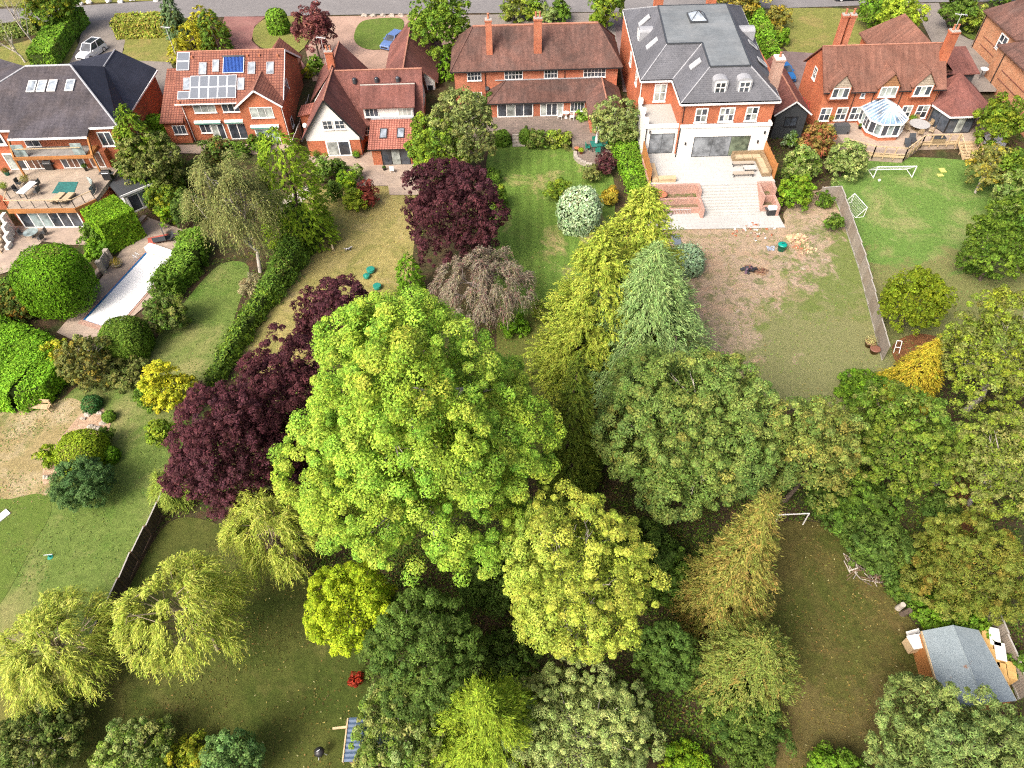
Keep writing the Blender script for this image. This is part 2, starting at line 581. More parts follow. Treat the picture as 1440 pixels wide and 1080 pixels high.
def ridge_caps(parent, pts, mat, r=0.10, name='ridge_cap'):
    m = MB()
    if mat is TERRA: mat = RIDGE
    for a, b in zip(pts[:-1], pts[1:]): m.tube(a, b, r, r, 6)
    return m.build(name, mat, parent)


def chimney(parent, x, y, z0, z1, w, d, mat, pots=2, pot_h=0.5, cap=None, name='chimney'):
    m = MB()
    m.box(x - w / 2, x + w / 2, y - d / 2, y + d / 2, z0, z1 - 0.3)
    m.box(x - w / 2 - .07, x + w / 2 + .07, y - d / 2 - .07, y + d / 2 + .07, z1 - 0.3, z1 - 0.12)
    m.box(x - w / 2 - .03, x + w / 2 + .03, y - d / 2 - .03, y + d / 2 + .03, z1 - .12, z1, 1)
    c = m.build(name, [mat, cap or CONC], parent)
    for k in range(pots):
        q = MB()
        q.lathe((x + (k - (pots - 1) / 2) * (w / max(pots, 1)), y, z1), [(0.13, 0), (0.15, 0.08), (0.12, 0.12), (0.11, pot_h - .1), (0.14, pot_h - .06), (0.14, pot_h), (0.08, pot_h)], 10)
        q.build('chimney_pot', TERRA, c, True)
    return c


def rooflight(parent, p, u, up, w, h, gmat=None, name='skylight', fmat=None):
    """skylight lying on a slope: p lower-left corner, u along the eave, up along the slope"""
    p, u, up = V(p), V(u).normalized(), V(up).normalized()
    n = u.cross(up)
    m = MB()
    for a0, a1, b0, b1 in ((0, w, 0, .09), (0, w, h - .09, h), (0, .09, .09, h - .09), (w - .09, w, .09, h - .09)):
        m.obox(p + u * ((a0 + a1) / 2) + up * ((b0 + b1) / 2) + n * 0.05, u * ((a1 - a0) / 2), up * ((b1 - b0) / 2), n * 0.06)
    o = m.build(name, fmat or LEAD, parent)
    g = MB()
    g.obox(p + u * (w / 2) + up * (h / 2) + n * 0.04, u * (w / 2 - .085), up * (h / 2 - .085), n * 0.04)
    g.build('pane', gmat or GLASS_SKY, o)
    return o


def downpipe(parent, x, y, z0, z1, mat, r=0.045):
    return MB().tube((x, y, z0), (x, y, z1), r, r, 6).build('downpipe', mat, parent)


def gutter(parent, p0, p1, mat, r=0.07):
    return MB().bar(p0, p1, r * 1.6, r * 1.6).build('gutter', mat, parent)

# ------------------------------------------------------------------ terrain
def T(y):
    t = min(1.0, max(0.0, (y - 80.0) / 8.0))
    return 1.5 * t * t * (3 - 2 * t)


def grad_patch(nt, vec, col, colour, d, c, w, sc, seed, amt=1.0):
    sx = nt.nodes.new('ShaderNodeSeparateXYZ')
    nt.links.new(vec, sx.inputs[0])
    def math_(op, a, b_):
        m = nt.nodes.new('ShaderNodeMath'); m.operation = op
        for s_, v_ in ((m.inputs[0], a), (m.inputs[1], b_)):
            if isinstance(v_, (int, float)): s_.default_value = v_
            else: nt.links.new(v_, s_)
        return m.outputs[0]
    g = math_('ADD', math_('MULTIPLY', sx.outputs[0], d[0]), math_('MULTIPLY', sx.outputs[1], d[1]))
    g = math_('DIVIDE', math_('SUBTRACT', g, c), w)
    mp = nt.nodes.new('ShaderNodeMapping')
    mp.inputs['Location'].default_value = (seed * 5.1, seed * 2.7, seed)
    nt.links.new(vec, mp.inputs['Vector'])
    n = noise(nt, mp.outputs[0], sc, 8, 0.7, 0.6)
    s = math_('ADD', math_('MULTIPLY', math_('SUBTRACT', n.outputs['Fac'], 0.5), 3.2), g)
    r = ramp(nt, [(0.35, (0, 0, 0)), (0.65, (amt,) * 3)])
    nt.links.new(s, r.inputs[0])
    return mix(nt, col, colour, r.outputs[0])


def add_grads(m, grads):
    nt = m.node_tree
    b = nt.nodes['Principled BSDF']
    src = b.inputs['Base Color'].links[0].from_socket
    vec = mapping(nt, 'Object')
    fn = noise(nt, vec, 5.0, 6, 0.8)
    for (colour, d, c, w, sc, seed, amt) in grads:
        src = grad_patch(nt, vec, src, colour, d, c, w, sc, seed, amt)
    fr = ramp(nt, [(0.25, (.78,) * 3), (0.75, (1.2,) * 3)])
    nt.links.new(fn.outputs['Fac'], fr.inputs[0])
    src = mix(nt, src, fr.outputs[0], 1.0, 'MULTIPLY')
    nt.links.new(src, b.inputs['Base Color'])
    return m


SOIL = groundy('leaf_litter_soil', ((0.050, 0.036, 0.022), (0.095, 0.068, 0.036)), [((0.045, 0.062, 0.018), 0.35, .45, .62, .8, 1), ((0.13, 0.075, 0.035), 0.8, .52, .7, .6, 2)], 0.4, 1.0)
GR_LEFT = groundy('left_lawn_grass', ((0.090, 0.139, 0.028), (0.143, 0.197, 0.046)), [((0.264, 0.242, 0.098), 0.13, .50, .66, .75, 3), ((0.079, 0.156, 0.023), 0.3, .55, .7, .8, 4), ((0.212, 0.212, 0.081), 0.9, .58, .72, .4, 5)], 0.28)
GR_DRY = groundy('dry_brown_grass', ((0.240, 0.192, 0.086), (0.324, 0.258, 0.126)), [((0.384, 0.318, 0.198), 0.22, .48, .62, .8, 6), ((0.126, 0.150, 0.042), 0.35, .55, .68, .8, 7)], 0.3)
GR_BRIGHT = groundy('bright_lawn_strip', ((0.085, 0.135, 0.022), (0.115, 0.165, 0.032)), [((0.15, 0.16, 0.05), 0.5, .5, .7, .5, 8)], 0.25)
GR_H3 = groundy('parched_lawn_grass', ((0.255, 0.220, 0.078), (0.325, 0.275, 0.105)), [((0.150, 0.165, 0.040), 0.22, .46, .64, .8, 9), ((0.36, 0.285, 0.150), 0.3, .55, .7, .8, 10)], 0.30)
GR_H4 = groundy('striped_lawn_grass', ((0.094, 0.169, 0.027), (0.131, 0.210, 0.037)), [((0.375, 0.288, 0.138), 0.16, .57, .68, .8, 12), ((0.150, 0.163, 0.044), 0.5, .55, .75, .6, 13)], 0.24, stripe=(0.250, 0.088, 0.037))
GR_H6 = groundy('worn_lawn_grass', ((0.098, 0.183, 0.035), (0.138, 0.227, 0.050)), [((0.259, 0.256, 0.106), 0.17, .49, .64, .85, 14), ((0.345, 0.318, 0.163), 0.8, .62, .72, .6, 15)], 0.26)
GR_SHADE = groundy('shade_toned_olive_grass', ((0.061, 0.075, 0.016), (0.090, 0.099, 0.023)), [((0.044, 0.066, 0.011), 0.16, .46, .6, .8, 16), ((0.115, 0.106, 0.033), 0.3, .55, .7, .7, 17)], 0.35)  # dark olive grass, deepened so its colour carries part of the tree shade
GR_BR = groundy('shade_toned_brown_grass', ((0.078, 0.072, 0.020), (0.111, 0.095, 0.029)), [((0.060, 0.075, 0.014), 0.17, .45, .6, .85, 18), ((0.132, 0.089, 0.036), 0.26, .55, .7, .7, 19)], 0.38)  # brownish grass, some shade from the trees mixed into its colour
DIRT = groundy('bare_dirt', ((0.29, 0.215, 0.155), (0.38, 0.295, 0.215)), [((0.38, 0.235, 0.15), 0.25, .5, .66, .7, 20), ((0.13, 0.15, 0.055), 1.1, .51, .60, .85, 21), ((0.46, 0.40, 0.33), 0.9, .6, .7, .8, 22), ((0.15, 0.165, 0.06), 0.35, .55, .66, .6, 29)], 0.35)
VERGE = groundy('verge_grass', ((0.144, 0.161, 0.037), (0.201, 0.201, 0.057)), [((0.270, 0.207, 0.081), 0.3, .5, .65, .7, 23)], 0.28)
MULCH = groundy('orange_mulch', ((0.17, 0.075, 0.032), (0.24, 0.11, 0.045)), [((0.09, 0.05, 0.025), 1.0, .5, .65, .7, 24)], 0.45, 1.0)
TARMAC = groundy('road_asphalt', ((0.165, 0.158, 0.158), (0.195, 0.188, 0.186)), [((0.235, 0.225, 0.22), 0.2, .5, .7, .6, 25)], 0.12, 0.2, 0.85)
DRIVE_GREY = groundy('grey_driveway', ((0.195, 0.172, 0.155), (0.235, 0.21, 0.185)), [((0.15, 0.135, 0.12), 0.4, .5, .7, .6, 26)], 0.15, 0.2, 0.9)
DRIVE_RED = bricky('red_block_paving', (0.27, 0.125, 0.11), (0.23, 0.105, 0.095), (0.15, 0.08, 0.07), 0.2, 0.1, 0.008, 0.9, patch=(0.30, 0.17, 0.14), pamt=0.5, bump_s=0.1)
DRIVE_PINK = bricky('pink_gravel_drive', (0.40, 0.27, 0.205), (0.36, 0.245, 0.19), (0.30, 0.2, 0.16), 0.2, 0.1, 0.006, 0.95, patch=(0.34, 0.23, 0.18), pamt=0.5, bump_s=0.15)
DRIVE_PURP = bricky('mauve_block_paving', (0.215, 0.155, 0.15), (0.185, 0.135, 0.13), (0.12, 0.09, 0.085), 0.2, 0.1, 0.008, 0.9, patch=(0.24, 0.19, 0.18), pamt=0.5, bump_s=0.1)
add_grads(DIRT, [((0.125, 0.168, 0.040), (0.75, -0.66), -17.8, 9.0, 0.35, 3, 0.9), ((0.36, 0.27, 0.17), (0.75, -0.66), -12.0, -9.0, 0.5, 12, 0.4), ((0.26, 0.215, 0.13), (0.0, 1.0), 52.0, -8.0, 0.5, 6, 0.35)])
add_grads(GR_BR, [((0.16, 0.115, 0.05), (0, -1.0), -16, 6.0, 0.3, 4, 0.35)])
add_grads(GR_H4, [((0.115, 0.115, 0.03), (0, -1.0), -52, 8.0, 0.4, 8, 0.8)])
add_grads(GR_H6, [((0.19, 0.165, 0.07), (0, -1.0), -58, 7.0, 0.35, 9, 0.7)])
add_grads(GR_LEFT, [((0.155, 0.125, 0.032), (0.1, -1.0), -23, 6.0, 0.4, 5, 0.6)])

g = MB()
rows = [-400, -60, 0, 40, 80] + [80 + k * .5 for k in range(1, 17)] + [95, 110, 130, 200, 500, 1200]
xs_ = [-900, -200, -100, -60, -30, 0, 30, 60, 100, 200, 900]
for a, b in zip(rows[:-1], rows[1:]):
    for x0, x1 in zip(xs_[:-1], xs_[1:]):
        g.poly([(x0, a, T(a)), (x1, a, T(a)), (x1, b, T(b)), (x0, b, T(b))])
tag(g.build('ground', SOIL), 'dark brown soil and leaf litter under the trees and beds', kind='structure')


def smooth_loop(pts, k=4):
    n = len(pts)
    out = []
    for i in range(n):
        p0, p1, p2, p3 = (np.array(pts[(i + j) % n], float) for j in (-1, 0, 1, 2))
        for s in range(k):
            t = s / k
            out.append(0.5 * ((2 * p1) + (-p0 + p2) * t + (2 * p0 - 5 * p1 + 4 * p2 - p3) * t * t + (-p0 + 3 * p1 - 3 * p2 + p3) * t ** 3))
    return out


LAYER = [0]
LAWNS = []
TUFT = {'left_lawn_grass': ((0.092, 0.142, 0.03), 2.2), 'dry_brown_grass': ((0.24, 0.19, 0.09), 1.8), 'bright_lawn_strip': ((0.10, 0.16, 0.03), 2.0), 'parched_lawn_grass': ((0.28, 0.225, 0.08), 2.2), 'striped_lawn_grass': ((0.10, 0.165, 0.03), 2.2), 'bare_dirt': ((0.12, 0.165, 0.04), 1.1), 'worn_lawn_grass': ((0.105, 0.17, 0.042), 2.2), 'shade_toned_olive_grass': ((0.075, 0.075, 0.018), 3.0), 'shade_toned_brown_grass': ((0.10, 0.085, 0.024), 3.0)}


def sheet(name, pix, z, mat, label, lift=0.02, smooth=True, thick=0.0):
    LAYER[0] += 1
    lift += .0021 * LAYER[0]
    w = [tuple(at(x, y, z))[:2] for x, y in pix]
    if smooth: w = [tuple(p) for p in smooth_loop(w)]
    a = sum(w[i - 1][0] * w[i][1] - w[i][0] * w[i - 1][1] for i in range(len(w)))
    if a < 0: w = w[::-1]
    m = MB()
    if thick: m.prism(w, z - 0.3, z + thick)
    else: m.poly([(x, y, z + lift) for x, y in w])
    o = m.build(name, mat)
    if mat.name in TUFT: LAWNS.append((w, z + lift, TUFT[mat.name]))
    return tag(o, label, kind='structure')


sheet('lawn', [(-60, 560), (60, 574), (115, 540), (180, 520), (225, 470), (280, 400), (315, 370), (350, 375), (335, 430), (305, 520), (268, 560), (262, 620), (246, 665), (190, 780), (138, 892), (60, 1010), (-60, 1060)], 0, GR_LEFT, 'green and straw coloured lawn around the topiary')
sheet('lawn', [(-40, 575), (50, 578), (95, 560), (118, 575), (85, 625), (62, 655), (70, 690), (30, 720), (-40, 740)], 0, GR_DRY, 'dry brown lawn around the wooden bench', 0.03)
sheet('lawn', [(-40, 715), (15, 702), (60, 695), (72, 720), (45, 770), (0, 850), (-40, 870)], 0, GR_BRIGHT, 'bright green lawn strip at the edge of the straw lawn', 0.034)
sheet('lawn', [(425, 270), (470, 262), (540, 262), (582, 262), (580, 370), (570, 420), (520, 470), (440, 520), (345, 520), (350, 470), (400, 380), (432, 310)], 0, GR_H3, 'parched yellow lawn behind the white gabled house')
sheet('lawn', [(688, 208), (750, 203), (800, 206), (832, 232), (862, 250), (862, 320), (840, 420), (810, 520), (790, 640), (730, 640), (700, 560), (698, 450), (690, 330)], 0, GR_H4, 'mown striped green lawn behind the two chimney house')
sheet('bare_ground', [(925, 330), (1000, 322), (1096, 318), (1102, 300), (1125, 275), (1152, 268), (1170, 270), (1210, 380), (1255, 500), (1240, 560), (1160, 590), (1040, 540), (940, 480), (920, 400)], 0, DIRT, 'bare building dirt running into rough grass')
sheet('lawn', [(1168, 262), (1205, 235), (1240, 222), (1350, 225), (1420, 245), (1500, 300), (1500, 430), (1380, 450), (1265, 520), (1230, 420), (1195, 330)], 0, GR_H6, 'worn green lawn with football goals')
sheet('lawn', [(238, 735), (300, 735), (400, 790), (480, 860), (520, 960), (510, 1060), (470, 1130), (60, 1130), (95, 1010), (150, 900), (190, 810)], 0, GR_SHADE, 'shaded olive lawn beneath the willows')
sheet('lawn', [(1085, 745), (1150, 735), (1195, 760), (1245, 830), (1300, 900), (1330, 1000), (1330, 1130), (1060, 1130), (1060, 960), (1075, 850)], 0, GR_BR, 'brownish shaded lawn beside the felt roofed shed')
sheet('mulch_bed', [(1325, 670), (1370, 660), (1395, 690), (1385, 740), (1340, 750)], 0, MULCH, 'orange brown mulch under the big yellow green tree')
sheet('mulch_bed', [(1254, 488), (1285, 470), (1325, 478), (1318, 505), (1270, 518)], 0, MULCH, 'orange brown needle litter by the long board fence', 0.03)
sheet('rock_bed', [(130, 570), (155, 585), (150, 610), (120, 625), (70, 680), (60, 670), (68, 640), (95, 605)], 0, groundy('pinkish_gravel', ((0.36, 0.24, 0.155), (0.46, 0.33, 0.23)), [((0.2, 0.14, 0.08), 1.2, .52, .66, .7, 31)], 0.35), 'pinkish gravel bed around the clipped domes', 0.038)
# paving
sheet('pool_terrace', [(80, 468), (118, 425), (150, 382), (185, 335), (207, 306), (224, 312), (275, 330), (285, 345), (240, 400), (160, 470), (110, 482)], 0, PAVE, 'buff paved terrace around the covered pool', 0.05, False)
sheet('patio', [(-40, 320), (40, 318), (150, 315), (150, 345), (95, 345), (60, 340), (20, 380), (-40, 400)], 0, PAVE, 'pale paved patio under the raised deck', 0.05, False)
sheet('patio', [(232, 205), (350, 203), (420, 196), (418, 212), (360, 218), (235, 216)], 0, PAVE, 'buff patio behind the solar panel house', 0.06, False)
sheet('patio', [(428, 228), (436, 218), (512, 216), (528, 212), (590, 210), (590, 275), (548, 275), (546, 262), (505, 262), (455, 240)], 0, PAVE, 'pink buff patio behind the white gabled house', 0.06, False)
sheet('path', [(878, 165), (896, 165), (928, 332), (913, 332)], 0, PAVE_GREY, 'grey path along the side of the white extension', 0.05, False)
sheet('patio', [(925, 301), (1092, 298), (1104, 321), (930, 324)], 0, PAVE_WHITE, 'white paved lower patio at the foot of the steps', 0.06, False)
sheet('path', [(395, 285), (432, 262), (440, 272), (402, 300)], 0, STONE, 'brown stepped path between the hedge and the shrub bed', 0.05)
# street side, on the upper level
ZS = 1.5
sheet('road', [(-300, 52), (0, 34), (115, 30), (330, 24), (560, 20), (800, 18), (1000, 15), (1190, 9), (1290, 4), (1440, 2), (1700, 0), (1700, -70), (1290, -40), (1000, -30), (560, -22), (300, -4), (120, 8), (0, 13), (-300, 28)], ZS, TARMAC, 'grey asphalt road beyond the houses', 0.02, False)
sheet('verge', [(-100, 92), (30, 60), (100, 42), (105, 90), (60, 100), (-100, 130)], ZS, VERGE, 'rough grass beside the clipped diagonal hedge', 0.02)
sheet('verge', [(-100, 8), (0, 10), (120, 5), (300, -6), (300, -40), (-100, -40)], ZS, VERGE, 'rough grass verge with white stones across the road', 0.024)
sheet('verge', [(168, 52), (240, 50), (252, 78), (240, 92), (165, 92), (175, 70)], ZS, VERGE, 'front lawn beside the grey driveway', 0.02)
sheet('driveway', [(95, 95), (112, 60), (118, 30), (172, 29), (178, 50), (170, 85), (240, 88), (260, 140), (220, 140), (190, 110), (95, 110)], ZS, DRIVE_GREY, 'grey driveway where the white car is parked', 0.03, False)
sheet('driveway', [(316, 24), (374, 24), (358, 38), (354, 58), (372, 75), (420, 80), (440, 110), (290, 110), (300, 70)], ZS, DRIVE_RED, 'red block paved driveway beside the yellow conifers', 0.03, False)
sheet('verge', [(374, 27), (400, 24), (430, 24), (440, 40), (420, 75), (375, 70), (357, 58), (358, 40)], ZS, VERGE, 'small front lawn around the clipped round bush', 0.036)
sheet('driveway', [(462, 24), (640, 20), (650, 60), (620, 110), (440, 115), (430, 70)], ZS, DRIVE_PINK, 'pink gravel drive around the oval lawn', 0.03, False)
sheet('oval_lawn', [(498, 52), (506, 34), (525, 28), (562, 27), (568, 38), (560, 58), (545, 69), (520, 71), (503, 64)], ZS, GR_BRIGHT, 'bright green oval lawn in the pink drive', 0.10)
sheet('driveway', [(645, 22), (880, 18), (890, 60), (650, 60)], ZS, DRIVE_GREY, 'grey drive in front of the two chimney house', 0.026, False)
sheet('driveway', [(862, 18), (1060, 12), (1066, 40), (880, 60), (895, 130), (876, 130)], ZS, DRIVE_PURP, 'mauve drive and side path of the slate roofed house', 0.03, False)
sheet('verge', [(1062, 16), (1190, 13), (1230, 30), (1240, 75), (1160, 76), (1110, 76), (1090, 40)], ZS, VERGE, 'straw green front lawn beside the twin chimney stacks', 0.02)
sheet('driveway', [(1085, 72), (1150, 76), (1165, 85), (1130, 140), (1090, 140)], ZS, DRIVE_PURP, 'mauve block drive where the blue car is parked', 0.034, False)
sheet('driveway', [(1284, 6), (1320, 5), (1332, 40), (1362, 56), (1420, 66), (1400, 130), (1350, 130), (1310, 60), (1295, 30)], ZS, DRIVE_GREY, 'pale grey drive between the two right hand houses', 0.03, False)
sheet('verge', [(1350, 40), (1390, 35), (1395, 55), (1365, 56)], ZS, GR_BRIGHT, 'small green lawn by the buff brick house', 0.04)

# ------------------------------------------------------------------ house: red brick, two chimneys (hipped)
h = thing('brick_house', 'wide red brick house with hipped brown tile roof and two tall brick chimneys', 'house', (4, 85, 0.8))
m = MB(); m.box(-6.0, 14.1, 85.75, 93.4, 0, 5.45)
m.box(-1.6, 11.2, 82.85, 85.75, 0, 2.75); m.box(10.3, 14.0, 78.6, 85.75, 0, 2.75)
m.build('wall', BRICK4, h)
rf = hip_solid(-6.45, 14.6, 85.3, 93.85, 5.5, 9.05, 2.95, 2.85).build('roof', TILE_BROWN, h)
ridge_caps(rf, [(-3.5, 89.57, 9.05), (11.75, 89.57, 9.05)], TERRA, 0.15)
for a, b in (((-6.45, 85.3, 5.5), (-3.5, 89.57, 9.05)), ((14.6, 85.3, 5.5), (11.75, 89.57, 9.05)), ((-6.45, 93.85, 5.5), (-3.5, 89.57, 9.05)), ((14.6, 93.85, 5.5), (11.75, 89.57, 9.05))):
    ridge_caps(rf, [a, b], TILE_BROWN, 0.10, 'hip_cap')
# rear extension roof with projecting wing
m = MB()
m.poly([(-2.0, 82.45, 2.8), (10.0, 82.45, 2.8), (12.2, 85.74, 4.1), (0.3, 85.74, 4.1)])
m.poly([(-2.0, 85.74, 2.8), (-2.0, 82.45, 2.8), (0.3, 85.74, 4.1)])
m.poly([(10.0, 82.45, 2.8), (10.0, 78.2, 2.8), (12.2, 80.4, 4.1), (12.2, 85.74, 4.1)])
m.poly([(10.0, 78.2, 2.8), (14.4, 78.2, 2.8), (12.2, 80.4, 4.1)])
m.poly([(14.4, 78.2, 2.8), (14.4, 85.74, 2.8), (12.2, 85.74, 4.1), (12.2, 80.4, 4.1)])
m.prism([(-2.0, 82.45), (10.0, 82.45), (10.0, 78.2), (14.4, 78.2), (14.4, 85.74), (-2.0, 85.74)], 2.64, 2.8)
rf2 = m.build('extension_roof', TILE_BROWN, h)
ridge_caps(rf2, [(-2.0, 82.45, 2.8), (0.3, 85.7, 4.1)], TILE_BROWN, 0.09, 'hip_cap')
ridge_caps(rf2, [(10.0, 78.2, 2.8), (12.2, 80.4, 4.1), (14.4, 78.2, 2.8)], TILE_BROWN, 0.09, 'hip_cap')
ridge_caps(rf2, [(12.2, 80.4, 4.1), (12.2, 85.7, 4.1)], TERRA, 0.1)
MB().box(-1.0, 12.2, 85.6, 85.78, 4.08, 4.16).build('flashing', LEAD, h)
chimney(h, -1.55, 87.1, 6.0, 10.9, 0.75, 0.6, BRICK4, 1, 0.6)
chimney(h, 4.3, 87.1, 6.0, 10.9, 0.95, 0.6, BRICK4, 2, 0.6)
hip_solid(-0.6, 3.4, 93.0, 97.5, 4.6, 6.9, 1.9, 1.9).build('porch_roof', TILE_BROWN, h)
for x0, x1, n in ((-4.42, -2.68, 4), (0.17, 2.43, 5), (5.03, 6.74, 4), (9.89, 12.63, 6)):
    window(h, (x0, 85.75, 4.15), XP, x1 - x0, 1.15, n, 2)
window(h, (-4.0, 85.75, 1.5), XP, 1.3, 1.15, 3, 1)
window(h, (-0.85, 82.85, 0.8), XP, 4.45, 1.75, 4, 1, fr=0.12, gmat=[GLASS, GLASS_P, GLASS], name='patio_door', sill=False)
window(h, (4.46, 82.85, 0.8), XP, 2.87, 1.7, 4, 1, fr=0.12, gmat=[GLASS_P, GLASS, GLASS], name='patio_door', sill=False)
window(h, (8.19, 82.85, 1.3), XP, 1.72, 1.2, 4, 1)
window(h, (11.0, 78.6, 1.1), XP, 1.1, 1.1, 1, 1, fmat=WHITE)
for x in (-2.2, 7.6): downpipe(h, x, 85.66, 2.8 if x > -2 else 0.8, 5.35, BLACK)
gutter(h, (-6.45, 85.27, 5.42), (14.6, 85.27, 5.42), BLACK)
gutter(h, (-2.0, 82.42, 2.72), (10.0, 82.42, 2.72), BLACK)
MB().tube((-2.0, 85.6, 3.15), (-2.0, 85.45, 3.2), 0.28, 0.2, 12).build('satellite_dish', DARKGREY, h)
# terrace and steps
t = MB(); t.box(-5.0, 11.0, 78.9, 82.85, -0.3, 0.8); t.box(8.0, 15.0, 76.0, 78.9, -0.3, 0.8)
tag(t.build('terrace', PAVE_OLD), 'brown paved terrace along the two chimney house', kind='structure')
st = thing('garden_steps', 'stone garden steps between two clipped bushes by the brown terrace', 'steps', (1.6, 78, 0))
for k in range(4): MB().box(0.9, 2.4, 77.2 + k * .45, 79.0, 0 if k == 0 else 0.19 * k, 0.19 * (k + 1)).build('step', STONE, st)
m = MB()
for k in range(16):
    a = math.pi * (0.95 + 0.62 * k / 15)
    m.obox((11.6 + 3.4 * math.cos(a), 74.6 + 2.6 * math.sin(a), 0.2), (0.2, 0, 0), (0, 0.22, 0), (0, 0, 0.26 + .03 * (k % 2)))
w = thing('stone_edging', 'curved low stone edging around the small round patio', 'wall', (9, 73, 0))
m.build('stone_course', STONE, w)
tag(MB().prism([(11.6 + 3.3 * math.cos(a * .31), 75.2 + 2.9 * math.sin(a * .31)) for a in range(20)], -.2, 0.28).build('patio', PAVE_OLD), 'small round patio with the green table', kind='structure')

# ------------------------------------------------------------------ house: solar panels
h = thing('brick_house', 'orange brick house with pantile roof carrying solar panels', 'house', (-33, 81, 0))
m = MB(); m.box(-38.3, -26.2, 80.8, 91.2, -.3, 5.0)
m.box(-31.0, -26.2, 79.4, 80.8, -.3, 5.0)
m.hexa([(-31.0, 79.4, 5.0), (-26.2, 79.4, 5.0), (-26.2, 82.5, 5.0), (-31.0, 82.5, 5.0)], [(-28.62, 79.4, 6.85), (-28.58, 79.4, 6.85), (-28.58, 82.5, 6.85), (-28.62, 82.5, 6.85)])
m.hexa([(-38.3, 80.8, 5.0), (-26.2, 80.8, 5.0), (-26.2, 91.2, 5.0), (-38.3, 91.2, 5.0)], [(-38.3, 85.95, 8.25), (-26.2, 85.95, 8.25), (-26.2, 86.05, 8.25), (-38.3, 86.05, 8.25)])
m.box(-41.0, -38.3, 80.3, 89.5, -.3, 2.95)
m.hexa([(-41.0, 80.3, 2.95), (-38.3, 80.3, 2.95), (-38.3, 89.5, 2.95), (-41.0, 89.5, 2.95)], [(-41.0, 87, 5.7), (-38.3, 87, 5.7), (-38.3, 87.1, 5.7), (-41.0, 87.1, 5.7)])
m.build('wall', BRICK, h)
rf = gable_slabs(-38.75, -25.95, 80.3, 91.7, 5.0, 8.55, 'x', 0.15).build('roof', PANTILE, h)
ridge_caps(rf, [(-38.75, 86, 8.55), (-25.95, 86, 8.55)], TERRA)
gr = gable_slabs(-31.4, -25.8, 79.0, 83.4, 5.02, 7.08, 'y', 0.15).build('gable_roof', PANTILE, h)
ridge_caps(gr, [(-28.6, 79.0, 7.08), (-28.6, 83.6, 7.08)], TERRA)
bg = MB()
for s in (-1, 1): bg.bar((-28.6, 78.98, 6.97), (-28.6 + s * 2.8, 78.98, 4.92), 0.06, 0.2)
bg.build('bargeboard', WHITE, h)
m = MB(); m.slab([(-41.2, 79.9, 2.95), (-38.4, 79.9, 2.95), (-38.4, 87.1, 6.1), (-41.2, 87.1, 6.1)], .14)
m.slab([(-41.2, 87.1, 6.1), (-38.4, 87.1, 6.1), (-38.4, 90.5, 4.6), (-41.2, 90.5, 4.6)], .14)
m.build('side_roof', PANTILE, h)
fg = gable_slabs(-31.2, -26.4, 88, 94.6, 3.9, 6.3, 'y', 0.15).build('front_gable_roof', PANTILE, h)
MB().box(-30.9, -26.7, 91, 94.3, -.3, 3.9).build('front_wing_wall', BRICK, h)
b = MB(); b.bar((-25.9, 86, 8.42), (-25.9, 91.7, 4.9), .06, .2); b.bar((-25.9, 86, 8.42), (-25.9, 80.3, 4.9), .06, .2); b.build('bargeboard', WHITE, h)
sl = V((0, 5.7, 3.55)).normalized()
nrm = V((1, 0, 0)).cross(sl)


def on_roof(x, y): return V((x, y, 5.0 + (y - 80.3) * 3.55 / 5.7))


def solar(x, y, w, l, name='solar_panel', cm=SOLAR, rows=2, cols=3):
    c = on_roof(x, y) + nrm * 0.10
    m = MB()
    fr = .06
    for a0, a1, b0, b1 in ((0, w, 0, fr), (0, w, l - fr, l), (0, fr, fr, l - fr), (w - fr, w, fr, l - fr)):
        m.obox(c + XV * ((a0 + a1) / 2) + sl * ((b0 + b1) / 2), XV * ((a1 - a0) / 2), sl * ((b1 - b0) / 2), nrm * .04)
    m.obox(c + XV * (w / 2) + sl * (l / 2), XV * (w / 2 - fr), sl * (l / 2 - fr), nrm * .03, 1)
    return m.build(name, [ALU, cm], h)


XV = V((1, 0, 0))
for i in range(5):
    for j in range(2): solar(-36.93 + i * 1.095, 80.75 + j * 1.26, 1.07, 1.46)
solar(-38.35, 80.75, 1.38, 1.0)
for j in range(2): solar(-38.65, 83.9 + j * 1.0, 1.5, 1.14)
c = solar(-33.15, 83.45, 2.5, 2.1, 'solar_water_collector', TUBES)
tb = MB()
for k in range(14):
    p = on_roof(-33.0 + k * .165, 83.6) + nrm * .17
    tb.tube(p, p + sl * 1.85, 0.05, 0.05, 6)
tb.build('collector_tube', TUBES, c)
p = on_roof(-33.25, 85.25) + nrm * .2
MB().tube(p, p + XV * 2.6, .11, .11, 8).build('manifold', DARKGREY, c)
for x, y, w in ((-36.0, 83.4, .9), (-34.4, 83.66, .78), (-30.2, 83.3, .88), (-28.0, 83.25, .88), (-37.78, 81.77, .82), (-31.35, 81.6, .8)):
    rooflight(h, on_roof(x, y) + nrm * .02, XP, sl, w, 1.55)
for x, y in ((-36.9, 85.3), (-30.3, 85.3), (-28.9, 85.3), (-26.7, 85.2), (-38.2, 80.4)):
    q = on_roof(x, y); MB().box(q.x - .12, q.x + .12, q.y - .12, q.y + .12, q.z - .1, q.z + .22).build('roof_vent', TERRA, h)
window(h, (-36.95, 80.8, 3.6), XP, 2.64, 1.2, 3, 1, gmat=[GLASS_P, GLASS_P, GLASS_P])
window(h, (-33.54, 80.8, 3.6), XP, 2.08, 1.15, 3, 1)
window(h, (-37.03, 80.8, 1.0), XP, 1.3, 1.2, 2, 1)
window(h, (-35.7, 80.8, 0.05), XP, 1.6, 2.1, 2, 1, fr=.12, name='patio_door', sill=False, gmat=[GLASS_P, GLASS])
window(h, (-33.64, 80.8, 0.05), XP, 2.3, 2.1, 2, 1, fr=.12, name='patio_door', sill=False)
